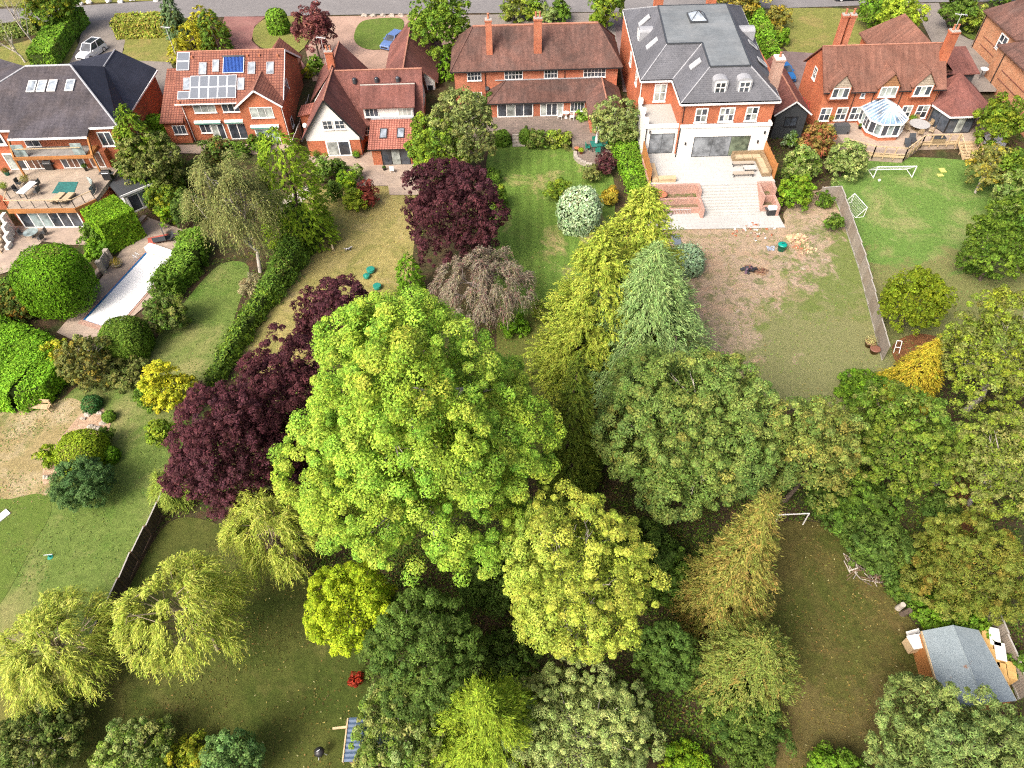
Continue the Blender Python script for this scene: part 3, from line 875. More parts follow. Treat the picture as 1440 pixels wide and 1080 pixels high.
window(h, (-40.1, 80.3, 1.2), XP, 1.56, 1.15, 3, 1)
window(h, (-29.85, 79.4, 3.5), XP, 2.68, 1.3, 3, 1, gmat=GLASS_P)
window(h, (-30.0, 79.4, 0.05), XP, 2.8, 2.1, 2, 1, fr=.14, name='patio_door', sill=False, gmat=GLASS_G)
for x0, x1, y in ((-37.4, -34.2, 80.8), (-33.75, -31.5, 80.8), (-30.3, -26.9, 79.4)):
    a = MB().box(x0, x1, y - .32, y, 2.38, 2.62).build('awning_box', WHITE, h)
    MB().box(x0 + .05, x1 - .05, y - .36, y - .30, 2.28, 2.40).build('awning_fringe', plain('teal_fabric', (0.08, 0.25, 0.2), 0.9), a)
window(h, (-26.2, 83.6, 4.5), YP, 1.0, 1.2, 2, 1)
window(h, (-26.2, 81.8, 0.7), YP, 0.9, 1.2, 1, 1)
downpipe(h, -38.15, 80.7, -.2, 4.9, WHITE, .05)
downpipe(h, -26.1, 79.5, -.2, 4.9, WHITE, .05)
gutter(h, (-38.75, 80.25, 4.93), (-31.3, 80.25, 4.93), WHITE)

# ------------------------------------------------------------------ house: white gable
h = thing('gabled_house', 'white rendered house with steep red tile gables and a long dormer', 'house', (-16, 78, 0))
m = MB(); m.box(-23.2, -17.0, 76.3, 84.0, -.3, 2.1)
m.box(-19.0, -9.9, 79.4, 86.4, -.3, 2.1)
m.build('brick_base', BRICK, h)
m = MB(); m.box(-23.22, -16.98, 76.27, 84.0, 2.1, 2.7)
m.hexa([(-23.22, 76.27, 2.7), (-16.98, 76.27, 2.7), (-16.98, 83, 2.7), (-23.22, 83, 2.7)], [(-20.15, 76.27, 6.9), (-20.05, 76.27, 6.9), (-20.05, 83, 6.9), (-20.15, 83, 6.9)])
m.box(-19.0, -9.88, 79.42, 86.4, 2.1, 2.7)
m.hexa([(-19.0, 79.42, 2.7), (-9.88, 79.42, 2.7), (-9.88, 86.4, 2.7), (-19, 86.4, 2.7)], [(-19.0, 82.85, 6.9), (-9.88, 82.85, 6.9), (-9.88, 82.95, 6.9), (-19, 82.95, 6.9)])
m.box(-15.0, -8.8, 89.0, 99.5, 0, 2.8)
m.hexa([(-15.0, 89.0, 2.8), (-8.8, 89.0, 2.8), (-8.8, 99.5, 2.8), (-15.0, 99.5, 2.8)], [(-12.0, 89.0, 5.8), (-11.9, 89.0, 5.8), (-11.9, 99.5, 5.8), (-12.0, 99.5, 5.8)])
m.box(-23.4, -18.3, 84, 92.3, 0, 2.8)
m.hexa([(-23.4, 84, 2.8), (-18.3, 84, 2.8), (-18.3, 92.3, 2.8), (-23.4, 92.3, 2.8)], [(-20.8, 84, 6.1), (-20.7, 84, 6.1), (-20.7, 92.3, 6.1), (-20.8, 92.3, 6.1)])
m.build('rendered_wall', RENDER_W, h)
rf = gable_slabs(-19.9, -9.55, 79.0, 86.8, 2.35, 7.2, 'x', .15).build('roof', TILE_RED, h)
ridge_caps(rf, [(-19.8, 82.9, 7.2), (-9.55, 82.9, 7.2)], TERRA)
gr = gable_slabs(-23.75, -16.45, 75.95, 83.6, 2.35, 7.22, 'y', .15).build('gable_roof', TILE_RED, h)
ridge_caps(gr, [(-20.1, 75.95, 7.22), (-20.1, 83.6, 7.22)], TERRA)
b = MB()
for s in (-1, 1): b.bar((-20.1, 75.93, 7.1), (-20.1 + s * 3.6, 75.93, 2.25), .06, .2)
b.build('bargeboard', BLACK, h)
fg = gable_slabs(-24.0, -17.6, 84.5, 92.7, 2.7, 6.35, 'y', .15).build('front_gable_roof', TILE_RED, h)
ridge_caps(fg, [(-20.8, 84.5, 6.35), (-20.8, 92.7, 6.35)], TERRA)
gg = gable_slabs(-15.45, -8.35, 88.6, 100, 2.65, 6.05, 'y', .15, -12.1).build('garage_roof', TILE_RED, h)
gg2 = gable_slabs(-14.2, -10.0, 84.4, 88.6, 4.0, 6.0, 'y', .15, -12.1).build('link_roof', TILE_RED, h)
ridge_caps(gg, [(-12.1, 84.4, 6.05), (-12.1, 100, 6.05)], TERRA)
window(h, (-9.8, 88.98, 1.2), XP, .8, 1.0, 1, 1)
chimney(h, -20.9, 86.6, 5.5, 8.0, .9, .7, BRICK, 2, .5)
MB().box(-24.8, -23.2, 81.5, 83.5, -.3, 2.6).build('lean_to_wall', BRICK, h)
MB().slab([(-25.0, 81.2, 2.6), (-23.1, 81.2, 3.0), (-23.1, 83.8, 3.0), (-25.0, 83.8, 2.6)], .12).build('lean_to_roof', PANTILE2, h)
# dormer
m = MB(); m.box(-16.5, -10.7, 79.0, 81.6, 3.2, 4.75); m.build('dormer_wall', RENDER_W, h)
dr = MB(); dr.slab([(-16.8, 78.6, 4.72), (-10.4, 78.6, 4.72), (-10.4, 81.3, 6.15), (-16.8, 81.3, 6.15)], .12); dr.slab([(-16.8, 81.3, 6.15), (-10.4, 81.3, 6.15), (-10.4, 81.9, 6.1), (-16.8, 81.9, 6.1)], .1)
dr = dr.build('dormer_roof', TILE_RED, h)
ridge_caps(dr, [(-16.8, 81.3, 6.15), (-10.4, 81.3, 6.15)], CONC, .09)
window(h, (-16.35, 79.0, 3.42), XP, 1.6, 1.05, 3, 1)
window(h, (-12.45, 79.0, 3.38), XP, 1.6, 1.05, 3, 1, gmat=GLASS_P)
# garden room
m = MB(); m.box(-15.4, -10.9, 74.05, 79.4, -.3, 2.25); m.build('garden_room_wall', BRICK, h)
er = MB(); er.slab([(-15.75, 73.75, 2.3), (-10.6, 73.75, 2.3), (-10.6, 78.6, 3.3), (-15.75, 78.6, 3.3)], .14)
er = er.build('garden_room_roof', PANTILE2, h)
MB().box(-15.7, -10.6, 78.55, 79.0, 3.1, 3.36).build('flashing', LEAD, h)
su = V((0, 4.85, 1.0)).normalized()
for x in (-14.5, -12.5): rooflight(h, V((x, 75.4, 2.3 + 1.65 / 4.85)) + V((0, -.02, .02)), XP, su, .85, 1.6, fmat=DARKGREY)
window(h, (-14.35, 74.05, 0), XP, 3.3, 2.05, 3, 1, fr=.1, fmat=BLACK, name='folding_door', sill=False, gmat=[GLASS, GLASS_P])
window(h, (-17.0, 79.4, 0.9), XP, 1.0, 1.2, 2, 2)
window(h, (-20.9, 76.27, 3.5), XP, 1.15, 1.1, 2, 2)
window(h, (-19.5, 76.27, 3.5), XP, 1.15, 1.1, 2, 2)
window(h, (-21.05, 76.27, 0.05), XP, 2.85, 2.0, 2, 1, fr=.16, name='patio_door', sill=False, gmat=[GLASS_P, GLASS])
for x in (-17.5, -14.9, -12.4):
    q = V((x, 82.0, 2.35 + (82.0 - 79.0) * 4.85 / 3.9)); c = MB().tube(q, q + V((0, 0, .5)), .26, .26, 10).build('sun_pipe', DARKGREY, h)
    MB().ball(q + V((0, 0, .5)), .25, .25, .16).build('dome', GLASS, c, True)
downpipe(h, -16.9, 76.2, 0, 2.4, BLACK)
MB().tube((-22.9, 76.2, 4.1), (-22.95, 76.0, 4.15), .3, .2, 12).build('satellite_dish', RENDER_W, h)
gutter(h, (-15.75, 73.72, 2.2), (-10.6, 73.72, 2.2), BLACK)

# ------------------------------------------------------------------ house: slate roof, white extension
h = thing('slate_roof_house', 'large red brick house with grey slate roof, flat top and white extension', 'house', (23, 80, 1.9))
m = MB(); m.box(15.7, 30.2, 77.0, 95.2, 0.5, 8.0); m.box(19.1, 29.0, 71.6, 77.0, 0.5, 8.0); m.build('wall', BRICK, h)
ze, zf = 8.1, 10.8
E_ = [(18.8, 71.3, ze), (29.4, 71.3, ze), (30.8, 95.5, ze), (15.7, 95.5, ze), (15.3, 76.65, ze), (18.8, 76.65, ze)]
F_ = [(21.8, 73.6, zf), (26.1, 73.6, zf), (27.0, 89.4, zf), (18.8, 89.4, zf), (18.2, 79.25, zf), (22.1, 79.25, zf)]
m = MB()
for k in range(6):
    j = (k + 1) % 6
    m.poly([E_[k], E_[j], F_[j], F_[k]])
    m.poly([V(E_[k]) - V((0, 0, .2)), V(E_[j]) - V((0, 0, .2)), E_[j], E_[k]])
m.poly([V(p) - V((0, 0, .2)) for p in E_][::-1])
rf = m.build('roof', SLATE, h)
MB().prism([(p[0] * .995 + 23 * .005, p[1] * .995 + 82 * .005) for p in F_], 10.6, 10.86).build('flat_roof', FLATROOF, h)
m = MB()
for k in range(6): m.bar(V(F_[k]) + V((0, 0, .03)), V(F_[(k + 1) % 6]) + V((0, 0, .03)), .16, .14)
m.build('roof_edge_trim', DARKGREY, rf)
for k in range(6): ridge_caps(rf, [E_[k], F_[k]], LEAD, .07, 'hip_cap')
m = MB()
for k in range(6): m.bar(V(E_[k]) + V((0, 0, -.22)), V(E_[(k + 1) % 6]) + V((0, 0, -.22)), .2, .2)
m.build('cornice', WHITE, h)
for k in (0, 3, 4, 5): gutter(h, V(E_[k]) + V((0, 0, -.06)), V(E_[(k + 1) % 6]) + V((0, 0, -.06)), BLACK, .06)
gutter(h, V(E_[0]) + V((0, 0, -.06)), V(E_[1]) + V((0, 0, -.06)), BLACK, .06)
# lantern
m = MB(); m.box(21.7, 23.7, 84.2, 86.7, 10.86, 11.1)
la = m.build('roof_lantern', DARKGREY, h)
c = (22.7, 85.45, 11.8)
q = [(21.8, 84.3, 11.1), (23.6, 84.3, 11.1), (23.6, 86.6, 11.1), (21.8, 86.6, 11.1)]
for k in range(4): MB().poly([q[k], q[(k + 1) % 4], c]).build('pane', GLASS_SKY, la)
m = MB()
for p in q: m.bar(p, c, .07, .07)
m.build('glazing_bar', DARKGREY, la)
# rooflights on the west slope and the return slope
lw = V((3.0, 0, 2.7)).normalized()
for y in (88.2, 82.0):
    rooflight(h, V((16.6, y + .5, ze + 1.1 * 2.7 / 3.0)) + V((-.05, 0, .05)), YM, lw, 1.0, 1.6, RENDER_W)
l3 = V((3.1, 0, 2.7)).normalized()
rooflight(h, V((20.4, 76.5, ze + 1.6 * 2.7 / 3.1)) + V((-.05, 0, .05)), YM, l3, 1.0, 1.4, RENDER_W)
le = V((-3.8, 0, 2.7)).normalized()
for y in (88.0, 81.5, 77.2): rooflight(h, V((29.2, y, ze + .95 * 2.7 / 3.8)) + V((.05, 0, .05)), YP, le, 1.0, 1.3, GLASS_G)


def arch_dormer(x, y, z, ang, w=1.35, hh=1.35, dep=2.2):
    """barrel-topped lead dormer with a white window; ang 0 faces the garden"""
    u = V((math.cos(ang), math.sin(ang), 0)); n = u.cross(V((0, 0, 1))); p = V((x, y, z))
    m = MB()
    pts = [(-w / 2 - .1, 0), (w / 2 + .1, 0)] + [((w / 2 + .1) * math.cos(math.pi * k / 8), hh + .32 * math.sin(math.pi * k / 8)) for k in range(9)]
    m.hexa([p + u * a + V((0, 0, b)) for a, b in pts], [p + u * a + V((0, 0, b)) - n * dep for a, b in pts])
    m.build('dormer', LEAD, h)
    window(h, p - u * (w / 2 - .08) + V((0, 0, .1)) + n * .0, u, w - .16, hh - .1, 2, 2, fr=.12, proud=.08, sill=False)


arch_dormer(22.85, 72.0, 8.6, 0); arch_dormer(25.4, 72.0, 8.6, 0)
arch_dormer(16.1, 85.4, 8.7, -math.pi / 2, 1.3, 1.1, 2.0)
arch_dormer(29.4, 84.8, 8.7, math.pi / 2, 1.3, 1.1, 2.0)
chimney(h, 29.35, 74.6, 6.0, 11.2, .95, 1.1, BRICK_PALE, 1, .5, RENDER_W)
chimney(h, 19.6, 93.3, 7.0, 11.4, 1.1, .8, BRICK, 3, .5); chimney(h, 26.2, 93.3, 7.0, 11.4, 1.1, .8, BRICK, 2, .5)
for x0, x1, n in ((20.6, 21.95, 2), (23.2, 24.85, 3), (26.05, 27.4, 2)): window(h, (x0, 71.6, 5.68), XP, x1 - x0, 1.65, n, 2, fr=.13, proud=.09, gmat=[GLASS, GLASS_P])
window(h, (17.0, 77.0, 5.35), XP, 1.4, 2.1, 2, 2, fr=.14, gmat=GLASS_P)
window(h, (15.7, 82.0, 5.2), YM, 1.1, 1.5, 2, 2); window(h, (15.7, 87.0, 5.2), YM, 1.1, 1.5, 2, 2)
downpipe(h, 19.3, 71.5, 5.7, 8.0, BLACK); downpipe(h, 15.6, 77.6, 1.5, 8.0, WHITE, .06)
# extension
m = MB(); m.box(19.2, 28.9, 70.9, 71.65, 0.2, 5.45); m.box(15.45, 19.2, 71.83, 77.05, 0.2, 5.0)
m.build('extension_wall', RENDER_W, h)
m = MB(); m.box(19.1, 29.0, 70.8, 71.05, 5.45, 5.75); m.box(28.75, 29.0, 71.05, 71.6, 5.45, 5.75); m.box(15.4, 19.1, 71.73, 71.98, 5.0, 5.42); m.box(15.4, 15.65, 71.98, 77.0, 5.0, 5.42)
for y in (72.2, 74.4, 76.6): m.box(15.3, 15.8, y - .25, y + .25, 5.42, 5.95)
m.build('parapet', RENDER_W, h)
MB().box(15.66, 19.18, 71.99, 76.99, 5.0, 5.03).build('balcony_floor', plain('grey_balcony', (0.36, 0.36, 0.33), .8, .08), h)
MB().box(19.21, 28.74, 71.06, 71.59, 5.45, 5.5).build('extension_roof', FLATROOF, h)
GL5 = glass('grey_sliding_glass', (0.17, 0.185, 0.20), .12, .25)
GL5b = glass('painted_reflection_glass', (0.13, 0.16, 0.11), .12, .25)  # green of the mirrored garden is put into the pane colour
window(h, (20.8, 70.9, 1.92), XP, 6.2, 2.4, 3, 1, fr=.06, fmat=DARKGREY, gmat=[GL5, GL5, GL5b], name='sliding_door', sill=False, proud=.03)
window(h, (16.1, 71.83, 1.92), XP, 2.75, 2.4, 2, 1, fr=.06, fmat=DARKGREY, gmat=GL5, name='sliding_door', sill=False, proud=.03)
downpipe(h, 19.1, 71.0, 1.9, 5.4, BLACK, .06); downpipe(h, 15.6, 71.75, 1.9, 5.0, BLACK, .05)
for x, z in ((16.0, 4.6), (19.9, 3.6), (27.9, 3.6), (28.4, 4.7)): MB().box(x - .07, x + .07, 70.75 if x > 19 else 71.68, 70.95 if x > 19 else 71.85, z - .15, z + .15).build('wall_light', BLACK, h)
# terrace, steps, planters
t = MB(); t.box(15.5, 28.9, 65.6, 71.9, -.2, 1.9)
tag(t.build('raised_terrace', PAVE_WHITE), 'white paved raised terrace behind the white extension', kind='structure')
st = thing('terrace_steps', 'wide flight of white steps down from the raised terrace', 'steps', (23.8, 64, 0))
for k in range(11): MB().box(20.75, 26.9, 62.35 + .3 * k, 65.6, 0.06 if k == 0 else 1.9 * k / 11 + .001, 1.9 * (k + 1) / 11 - .002 * (k == 10)).build('step', PAVE_WHITE, st)
PW = bricky('pink_brick_planter', (0.50, 0.26, 0.20), (0.44, 0.215, 0.165), (0.46, 0.36, 0.30), .225, .075, .012, patch=(0.5, 0.36, 0.3), pamt=.4)
for nm, x0, x1, lab in (('planter', 15.5, 20.75, 'long terraced brick planter beside the white steps, with bicycle in front'), ('planter', 26.9, 28.7, 'narrow terraced brick planter beside the white steps, by the parasol-free barbecue')):
    lab = lab.replace('parasol-free ', '')
    pl = thing(nm, lab, 'planter', ((x0 + x1) / 2, 64, 0))
    m = MB()
    m.box(x0, x0 + .25, 62.9, 65.58, -.1, 2.0); m.box(x1 - .3, x1, 62.0, 65.58, -.1, 1.25 if x0 < 20 else 1.25); m.box(x1 - .3, x1, 64.2, 65.58, 1.25, 2.0)
    m.box(x0 + .25, x1 - .3, 65.3, 65.58, -.1, 2.05); m.box(x0 + .25, x1 - .3, 64.0, 64.25, -.1, 1.2); m.box(x0 + .25, x1 - .3, 62.9, 63.1, -.1, .75)
    m.build('brick_wall', PW, pl)
    MB().box(x0 + .25, x1 - .3, 64.25, 65.3, -.1, 0.95).box(x0 + .25, x1 - .3, 63.1, 64.0, -.1, .5).build('soil', groundy('planter_soil' + lab[:4], ((0.16, 0.11, 0.07), (0.24, 0.18, 0.12)), [((0.08, 0.12, 0.03), 1.5, .48, .6, .9, 41)]), pl)
for x0, y0, y1, lab in ((15.45, 66.0, 71.7, 'orange timber privacy screen on the terrace by the grey path'), (28.85, 66.2, 71.0, 'orange timber privacy screen behind the wicker corner sofa')):
    sc = thing('privacy_screen', lab, 'fence', (x0, y0, 1.9))
    n = 3
    for k in range(n):
        a, b_ = y0 + (y1 - y0) * k / n, y0 + (y1 - y0) * (k + 1) / n
        for q in range(9):
            MB().box(x0 - .03, x0 + .03, a + .07, b_ - .07, 1.95 + .19 * q, 2.12 + .19 * q).build('board', WOOD_OR, sc)
        MB().box(x0 - .06, x0 + .06, a - .06, a + .06, 0.0, 3.75).build('post', WOOD_OR, sc)
MB_ = MB().box(15.3, 15.5, 62.6, 71.9, -.1, 2.0)
w_ = thing('retaining_wall', 'pink brick retaining wall between the grey path and the raised terrace', 'wall', (15.4, 66, 0))
MB_.build('brickwork', PW, w_)

# garage between houses
h = thing('garage', 'small garage with red tile roof and black boarded gable end', 'garage', (33.6, 78, 1.2))
m = MB(); m.box(31.9, 35.5, 77.4, 88, 0, 3.3); m.hexa([(31.9, 77.4, 3.3), (35.5, 77.4, 3.3), (35.5, 88, 3.3), (31.9, 88, 3.3)], [(33.68, 77.4, 4.6), (33.72, 77.4, 4.6), (33.72, 88, 4.6), (33.68, 88, 4.6)])
m.build('boarded_wall', DARKGREY, h)
g_ = gable_slabs(31.5, 35.9, 77.1, 88.4, 3.2, 4.85, 'y', .14).build('roof', TILE_RED, h)
ridge_caps(g_, [(33.7, 77.1, 4.85), (33.7, 88.4, 4.85)], TERRA, .1)
b = MB()
for s in (-1, 1): b.bar((33.7, 77.08, 4.75), (33.7 + s * 2.2, 77.08, 3.1), .05, .16)
b.build('bargeboard', WHITE, h)
window(h, (33.0, 77.4, 1.6), XP, 1.5, 1.2, 2, 1, fmat=BLACK)

# ------------------------------------------------------------------ house: dormers and conservatory
h = thing('dormer_house', 'long orange brick house with three gabled dormers and a white conservatory', 'house', (44, 79, 1))
m = MB(); m.box(37.3, 50.9, 78.8, 86.0, 0, 5.2)
m.hexa([(37.3, 78.8, 5.2), (50.9, 78.8, 5.2), (50.9, 86.0, 5.2), (37.3, 86.0, 5.2)], [(37.3, 82.35, 8.4), (50.9, 82.35, 8.4), (50.9, 82.45, 8.4), (37.3, 82.45, 8.4)])
m.box(46.9, 53.6, 86, 93.6, 0, 5.0)
m.build('wall', BRICK, h)
rf = gable_slabs(37.05, 51.3, 78.35, 86.45, 5.1, 8.65, 'x', .15).build('roof', TILE_H6, h)
ridge_caps(rf, [(37.05, 82.4, 8.65), (51.3, 82.4, 8.65)], TERRA)
cw = MB()
cw.poly([(46.5, 94.0, 5.0), (46.5, 82.6, 5.0), (50.2, 82.6, 8.3), (50.2, 91.5, 8.3)]); cw.poly([(54, 82.6, 5.0), (54, 94, 5.0), (50.2, 91.5, 8.3), (50.2, 82.6, 8.3)]); cw.poly([(54, 94, 5.0), (46.5, 94, 5.0), (50.2, 91.5, 8.3)])
cw.prism([(46.5, 83), (54, 83), (54, 94), (46.5, 94)], 4.85, 5.0)
cw = cw.build('cross_wing_roof', TILE_H6, h)
MB().slab([(51.2, 83, 4.6), (57.5, 83, 4.6), (57.5, 88, 5.6), (51.2, 88, 5.6)], .15).build('side_wing_roof', TILE_RED, h)
MB().box(51.2, 57.2, 83.4, 88, 0, 4.5).build('side_wing_wall', DARKGREY, h)
window(h, (46.9, 91.0, 3.2), YM, .9, 1.4, 1, 2)
for i, x in enumerate((38.93, 44.46, 48.45)):
    d = MB(); d.box(x - 1.15, x + 1.15, 78.2, 81, 4.2, 5.75)
    dw = d.build('dormer_wall', BRICK, h)
    d = MB(); d.hexa([(x - 1.15, 78.18, 5.75), (x + 1.15, 78.18, 5.75), (x + 1.15, 81.5, 5.75), (x - 1.15, 81.5, 5.75)], [(x - .02, 78.18, 7.15), (x + .02, 78.18, 7.15), (x + .02, 81.5, 7.15), (x - .02, 81.5, 7.15)])
    d.build('dormer_gable', [bricky('timber_shingle%d' % i, *(((0.44, 0.38, 0.30), (0.38, 0.32, 0.25), (0.2, 0.16, 0.12)) if i != 1 else ((0.38, 0.2, 0.09), (0.34, 0.17, 0.08), (0.2, 0.1, 0.05))), .5, .2, .02)], h)
    dr = gable_slabs(x - 1.4, x + 1.4, 78.0, 82.0, 5.6, 7.35, 'y', .12).build('dormer_roof', TILE_H6, h)
    ridge_caps(dr, [(x, 78.0, 7.35), (x, 81.0, 7.35)], TILE_H6, .08)
    window(h, (x - .98, 78.18, 4.5), XP, 1.96, 1.2, 3, 1, fr=.1, gmat=[GLASS, GLASS_P] if i != 1 else GLASS_P)
for x0, x1 in ((37.6, 38.9), (39.5, 40.85), (41.2, 42.6), (47.3, 48.5), (49.05, 50.5)): window(h, (x0, 78.8, 1.35), XP, x1 - x0, 1.65, 2, 2, fr=.11, gmat=[GLASS, GLASS, GLASS_P])
window(h, (41.7, 78.8, 4.15), XP, .5, .6, 1, 1, fr=.1)
window(h, (37.3, 83.2, 4.6), YM, .95, 1.4, 2, 2, fr=.1)
for x in (41.0, 43.2, 46.5, 50.7): downpipe(h, x, 78.7, 1.0, 5.1, BLACK)
gutter(h, (37.05, 78.32, 5.0), (51.3, 78.32, 5.0), BLACK, .06)
chimney(h, 39.7, 84.8, 6.0, 11.2, .62, .62, BRICK4, 1, .55); chimney(h, 40.6, 84.8, 6.0, 11.2, .62, .62, BRICK4, 1, .55)
chimney(h, 51.0, 81.2, 1.0, 10.6, .95, .8, BRICK, 2, .6, CONC)
# octagonal garden room
EV = [(50.4, 78.3), (51.3, 75.4), (54.8, 75.4), (56.9, 77.4), (57.2, 82), (51.0, 82)]
m = MB()
ap = (54.0, 81.4, 5.6)
for k in range(4): m.poly([(*EV[k], 3.3), (*EV[k + 1], 3.3), ap])
m.poly([(*EV[4], 3.3), (*EV[5], 3.3), ap]); m.poly([(*EV[5], 3.3), (*EV[0], 3.3), ap]); m.prism(EV, 3.12, 3.3)
gr_ = m.build('garden_room_roof', TILE_RED, h)
m = MB()
for k in range(3): m.bar((*EV[k], 3.2), (*EV[k + 1], 3.2), .08, .2)
m.build('fascia', WHITE, h)
BV = [(50.75, 78.3), (51.65, 75.8), (54.6, 75.8), (56.4, 77.7)]
for k in range(3):
    a, b_ = V((*BV[k], 1.0)), V((*BV[k + 1], 1.0)); L = (b_ - a).length
    window(h, a, b_ - a, L, 2.15, 3 if L > 2.7 else 2, 1, fr=.09, fmat=BLACK, name='glazed_door', sill=False, proud=.03, gmat=[GLASS, GLASS_P] if k == 1 else GLASS)
MB().prism([(50.8, 78.3), (51.72, 75.9), (54.55, 75.9), (56.3, 77.75), (56.4, 82), (50.8, 82)], .5, 3.15).build('garden_room_inner_wall', WOOD_BROWN, h)
# conservatory
cv = [(42.4, 78.75), (42.4, 75.8), (43.4, 74.6), (45.5, 74.6), (46.5, 75.8), (46.5, 78.75)]
MB().prism(cv, .5, 1.55).build('conservatory_base', BRICK, h)
for k in range(5):
    a, b_ = V((*cv[k], 1.55)), V((*cv[k + 1], 1.55)); L = (b_ - a).length
    window(h, a, b_ - a, L, 1.45, max(2, round(L / .7)), 1, fr=.1, name='conservatory_window', sill=True, gmat=[GLASS, GLASS_G, GLASS], proud=.06)
MB().prism([(42.5, 78.7), (42.5, 75.85), (43.45, 74.7), (45.45, 74.7), (46.4, 75.85), (46.4, 78.7)], 1.5, 2.95).build('conservatory_blind', GLASS, h)
ca, cb = V((44.45, 76.2, 4.3)), V((44.45, 78.75, 4.3))
EVc = [V((p[0] + (p[0] - 44.45) * .06, p[1] - .12 * (p[1] < 78), 3.02)) for p in cv]
GLASS_C = glass('conservatory_roof_glass', (0.20, 0.30, 0.42), .05, .8)
tri = [(EVc[0], EVc[1], ca, cb), (EVc[1], EVc[2], ca), (EVc[2], EVc[3], ca), (EVc[3], EVc[4], ca), (EVc[4], EVc[5], cb, ca)]
cr = MB()
for k in range(5): cr.bar(EVc[k], EVc[k + 1], .14, .12)
cr.bar(ca, cb, .14, .14)
for f in tri:
    n_ = 5 if len(f) == 4 else 3
    for s in range(n_ + (len(f) == 3) * 0 + 1):
        t_ = s / n_
        lo = f[0].lerp(f[1], t_)
        hi = (f[3].lerp(f[2], t_) if len(f) == 4 and f[3] is cb else (f[2] if len(f) == 3 else f[3].lerp(f[2], t_)))
        cr.bar(lo, hi, .07, .08)
cr = cr.build('conservatory_roof_frame', WHITE, h)
for f in tri: MB().poly([p - V((0, 0, .02)) for p in f]).build('pane', GLASS_C, cr)
# deck
DK = [(39.0, 78.8), (39.5, 73.2), (42.0, 71.6), (45.6, 71.0), (48.6, 74.2), (53.6, 74.5), (53.6, 73.6), (58, 73.6), (58, 80), (50.8, 80), (50.8, 78.8)]
DK = [(39.0, 78.8), (39.5, 73.6), (42.0, 72.0), (45.4, 71.4), (48.4, 74.0), (52.6, 74.0), (58, 74.0), (58, 80), (50.8, 80), (50.8, 78.8)]
tag(MB().prism(DK, -.2, 1.0).build('raised_deck', PAVE), 'pale raised terrace around the conservatory', kind='structure')
rl = thing('deck_railing', 'pale timber railing around the terrace with the conservatory', 'railing', (46, 72, 1))
RP = [(39.6, 73.5), (42.0, 71.9), (45.4, 71.3), (48.4, 73.9), (52.4, 73.9)]
for a, b_ in zip(RP[:-1], RP[1:]):
    L = math.dist(a, b_); n = max(2, round(L / 1.1))
    MB().bar((*a, 1.95), (*b_, 1.95), .12, .07).build('handrail', WOOD_PALE, rl)
    MB().bar((*a, 1.1), (*b_, 1.1), .08, .08).build('bottom_rail', WOOD_PALE, rl)
    MB().bar((*a, .82), (*b_, .82), .07, .28).build('fascia_board', WOOD_PALE, rl)
    for k in range(n + 1):
        t_ = k / n
        x, y = a[0] + (b_[0] - a[0]) * t_, a[1] + (b_[1] - a[1]) * t_
        MB().box(x - .05, x + .05, y - .05, y + .05, .4, 2.0).build('post', WOOD_PALE, rl)
st = thing('deck_steps', 'timber steps with handrail down from the terrace to the worn lawn', 'steps', (53.4, 72.5, 0))
for k in range(6): MB().box(52.7, 54.4, 71.7 + .38 * k, 72.1 + .38 * k, 0.16 * k + .06, 0.16 * k + .16).build('tread', WOOD_PALE, st)
for x in (52.6, 54.5):
    MB().bar((x, 71.6, .05), (x, 74.0, 1.0), .07, .25).build('stringer', WOOD_PALE, st)
    MB().bar((x, 71.6, 1.0), (x, 74.0, 1.95), .08, .08).build('handrail', WOOD_PALE, st)
    for k in range(3): MB().box(x - .04, x + .04, 71.65 + 1.15 * k - .04, 71.69 + 1.15 * k, .0, 1.0 + .46 * k).build('post', WOOD_PALE, st)

# ------------------------------------------------------------------ house: buff brick at the right edge
h = thing('buff_brick_house', 'tall buff brick house with brown tile roof and white windows', 'house', (66, 88, 0))
m = MB(); m.box(63.9, 84, 88.2, 96.6, 0, 6.0); m.box(61.8, 84, 72.5, 88.2, 0, 5.6)
m.hexa([(63.9, 88.2, 6.0), (84, 88.2, 6.0), (84, 96.6, 6.0), (63.9, 96.6, 6.0)], [(63.9, 88.2, 6.2), (84, 88.2, 6.2), (84, 96.6, 6.2), (63.9, 96.6, 6.2)])
m.build('wall', BRICK7, h)
hip_solid(63.5, 84.5, 88.0, 97.0, 6.15, 10.2, 4.5, 4.5).build('roof', TILE_BROWN, h)
hip_solid(61.4, 84.5, 72.0, 88.0, 5.7, 10.5, 6, 6).build('rear_roof', TILE_BROWN, h)
window(h, (63.9, 91.8, 3.6), YM, 1.9, 1.9, 2, 2, fr=.16)
window(h, (61.8, 76.5, .9), YM, 1.6, 1.7, 2, 2, fr=.14)
downpipe(h, 63.82, 96.3, 0, 6.0, BLACK, .07); downpipe(h, 61.72, 86.3, 0, 5.6, BLACK, .07)
m = MB()
for z in (2.6, 3.6): m.box(63.84, 63.9, 89.6, 95.0, z, z + .08)
for z in (2.6, 3.6): m.box(61.74, 61.8, 78, 85.5, z, z + .08)
m.build('string_course', bricky('dark_band_brick', (0.25, 0.09, 0.06), (0.2, 0.08, 0.05), (0.2, .12, .1), .225, .075, .01), h)

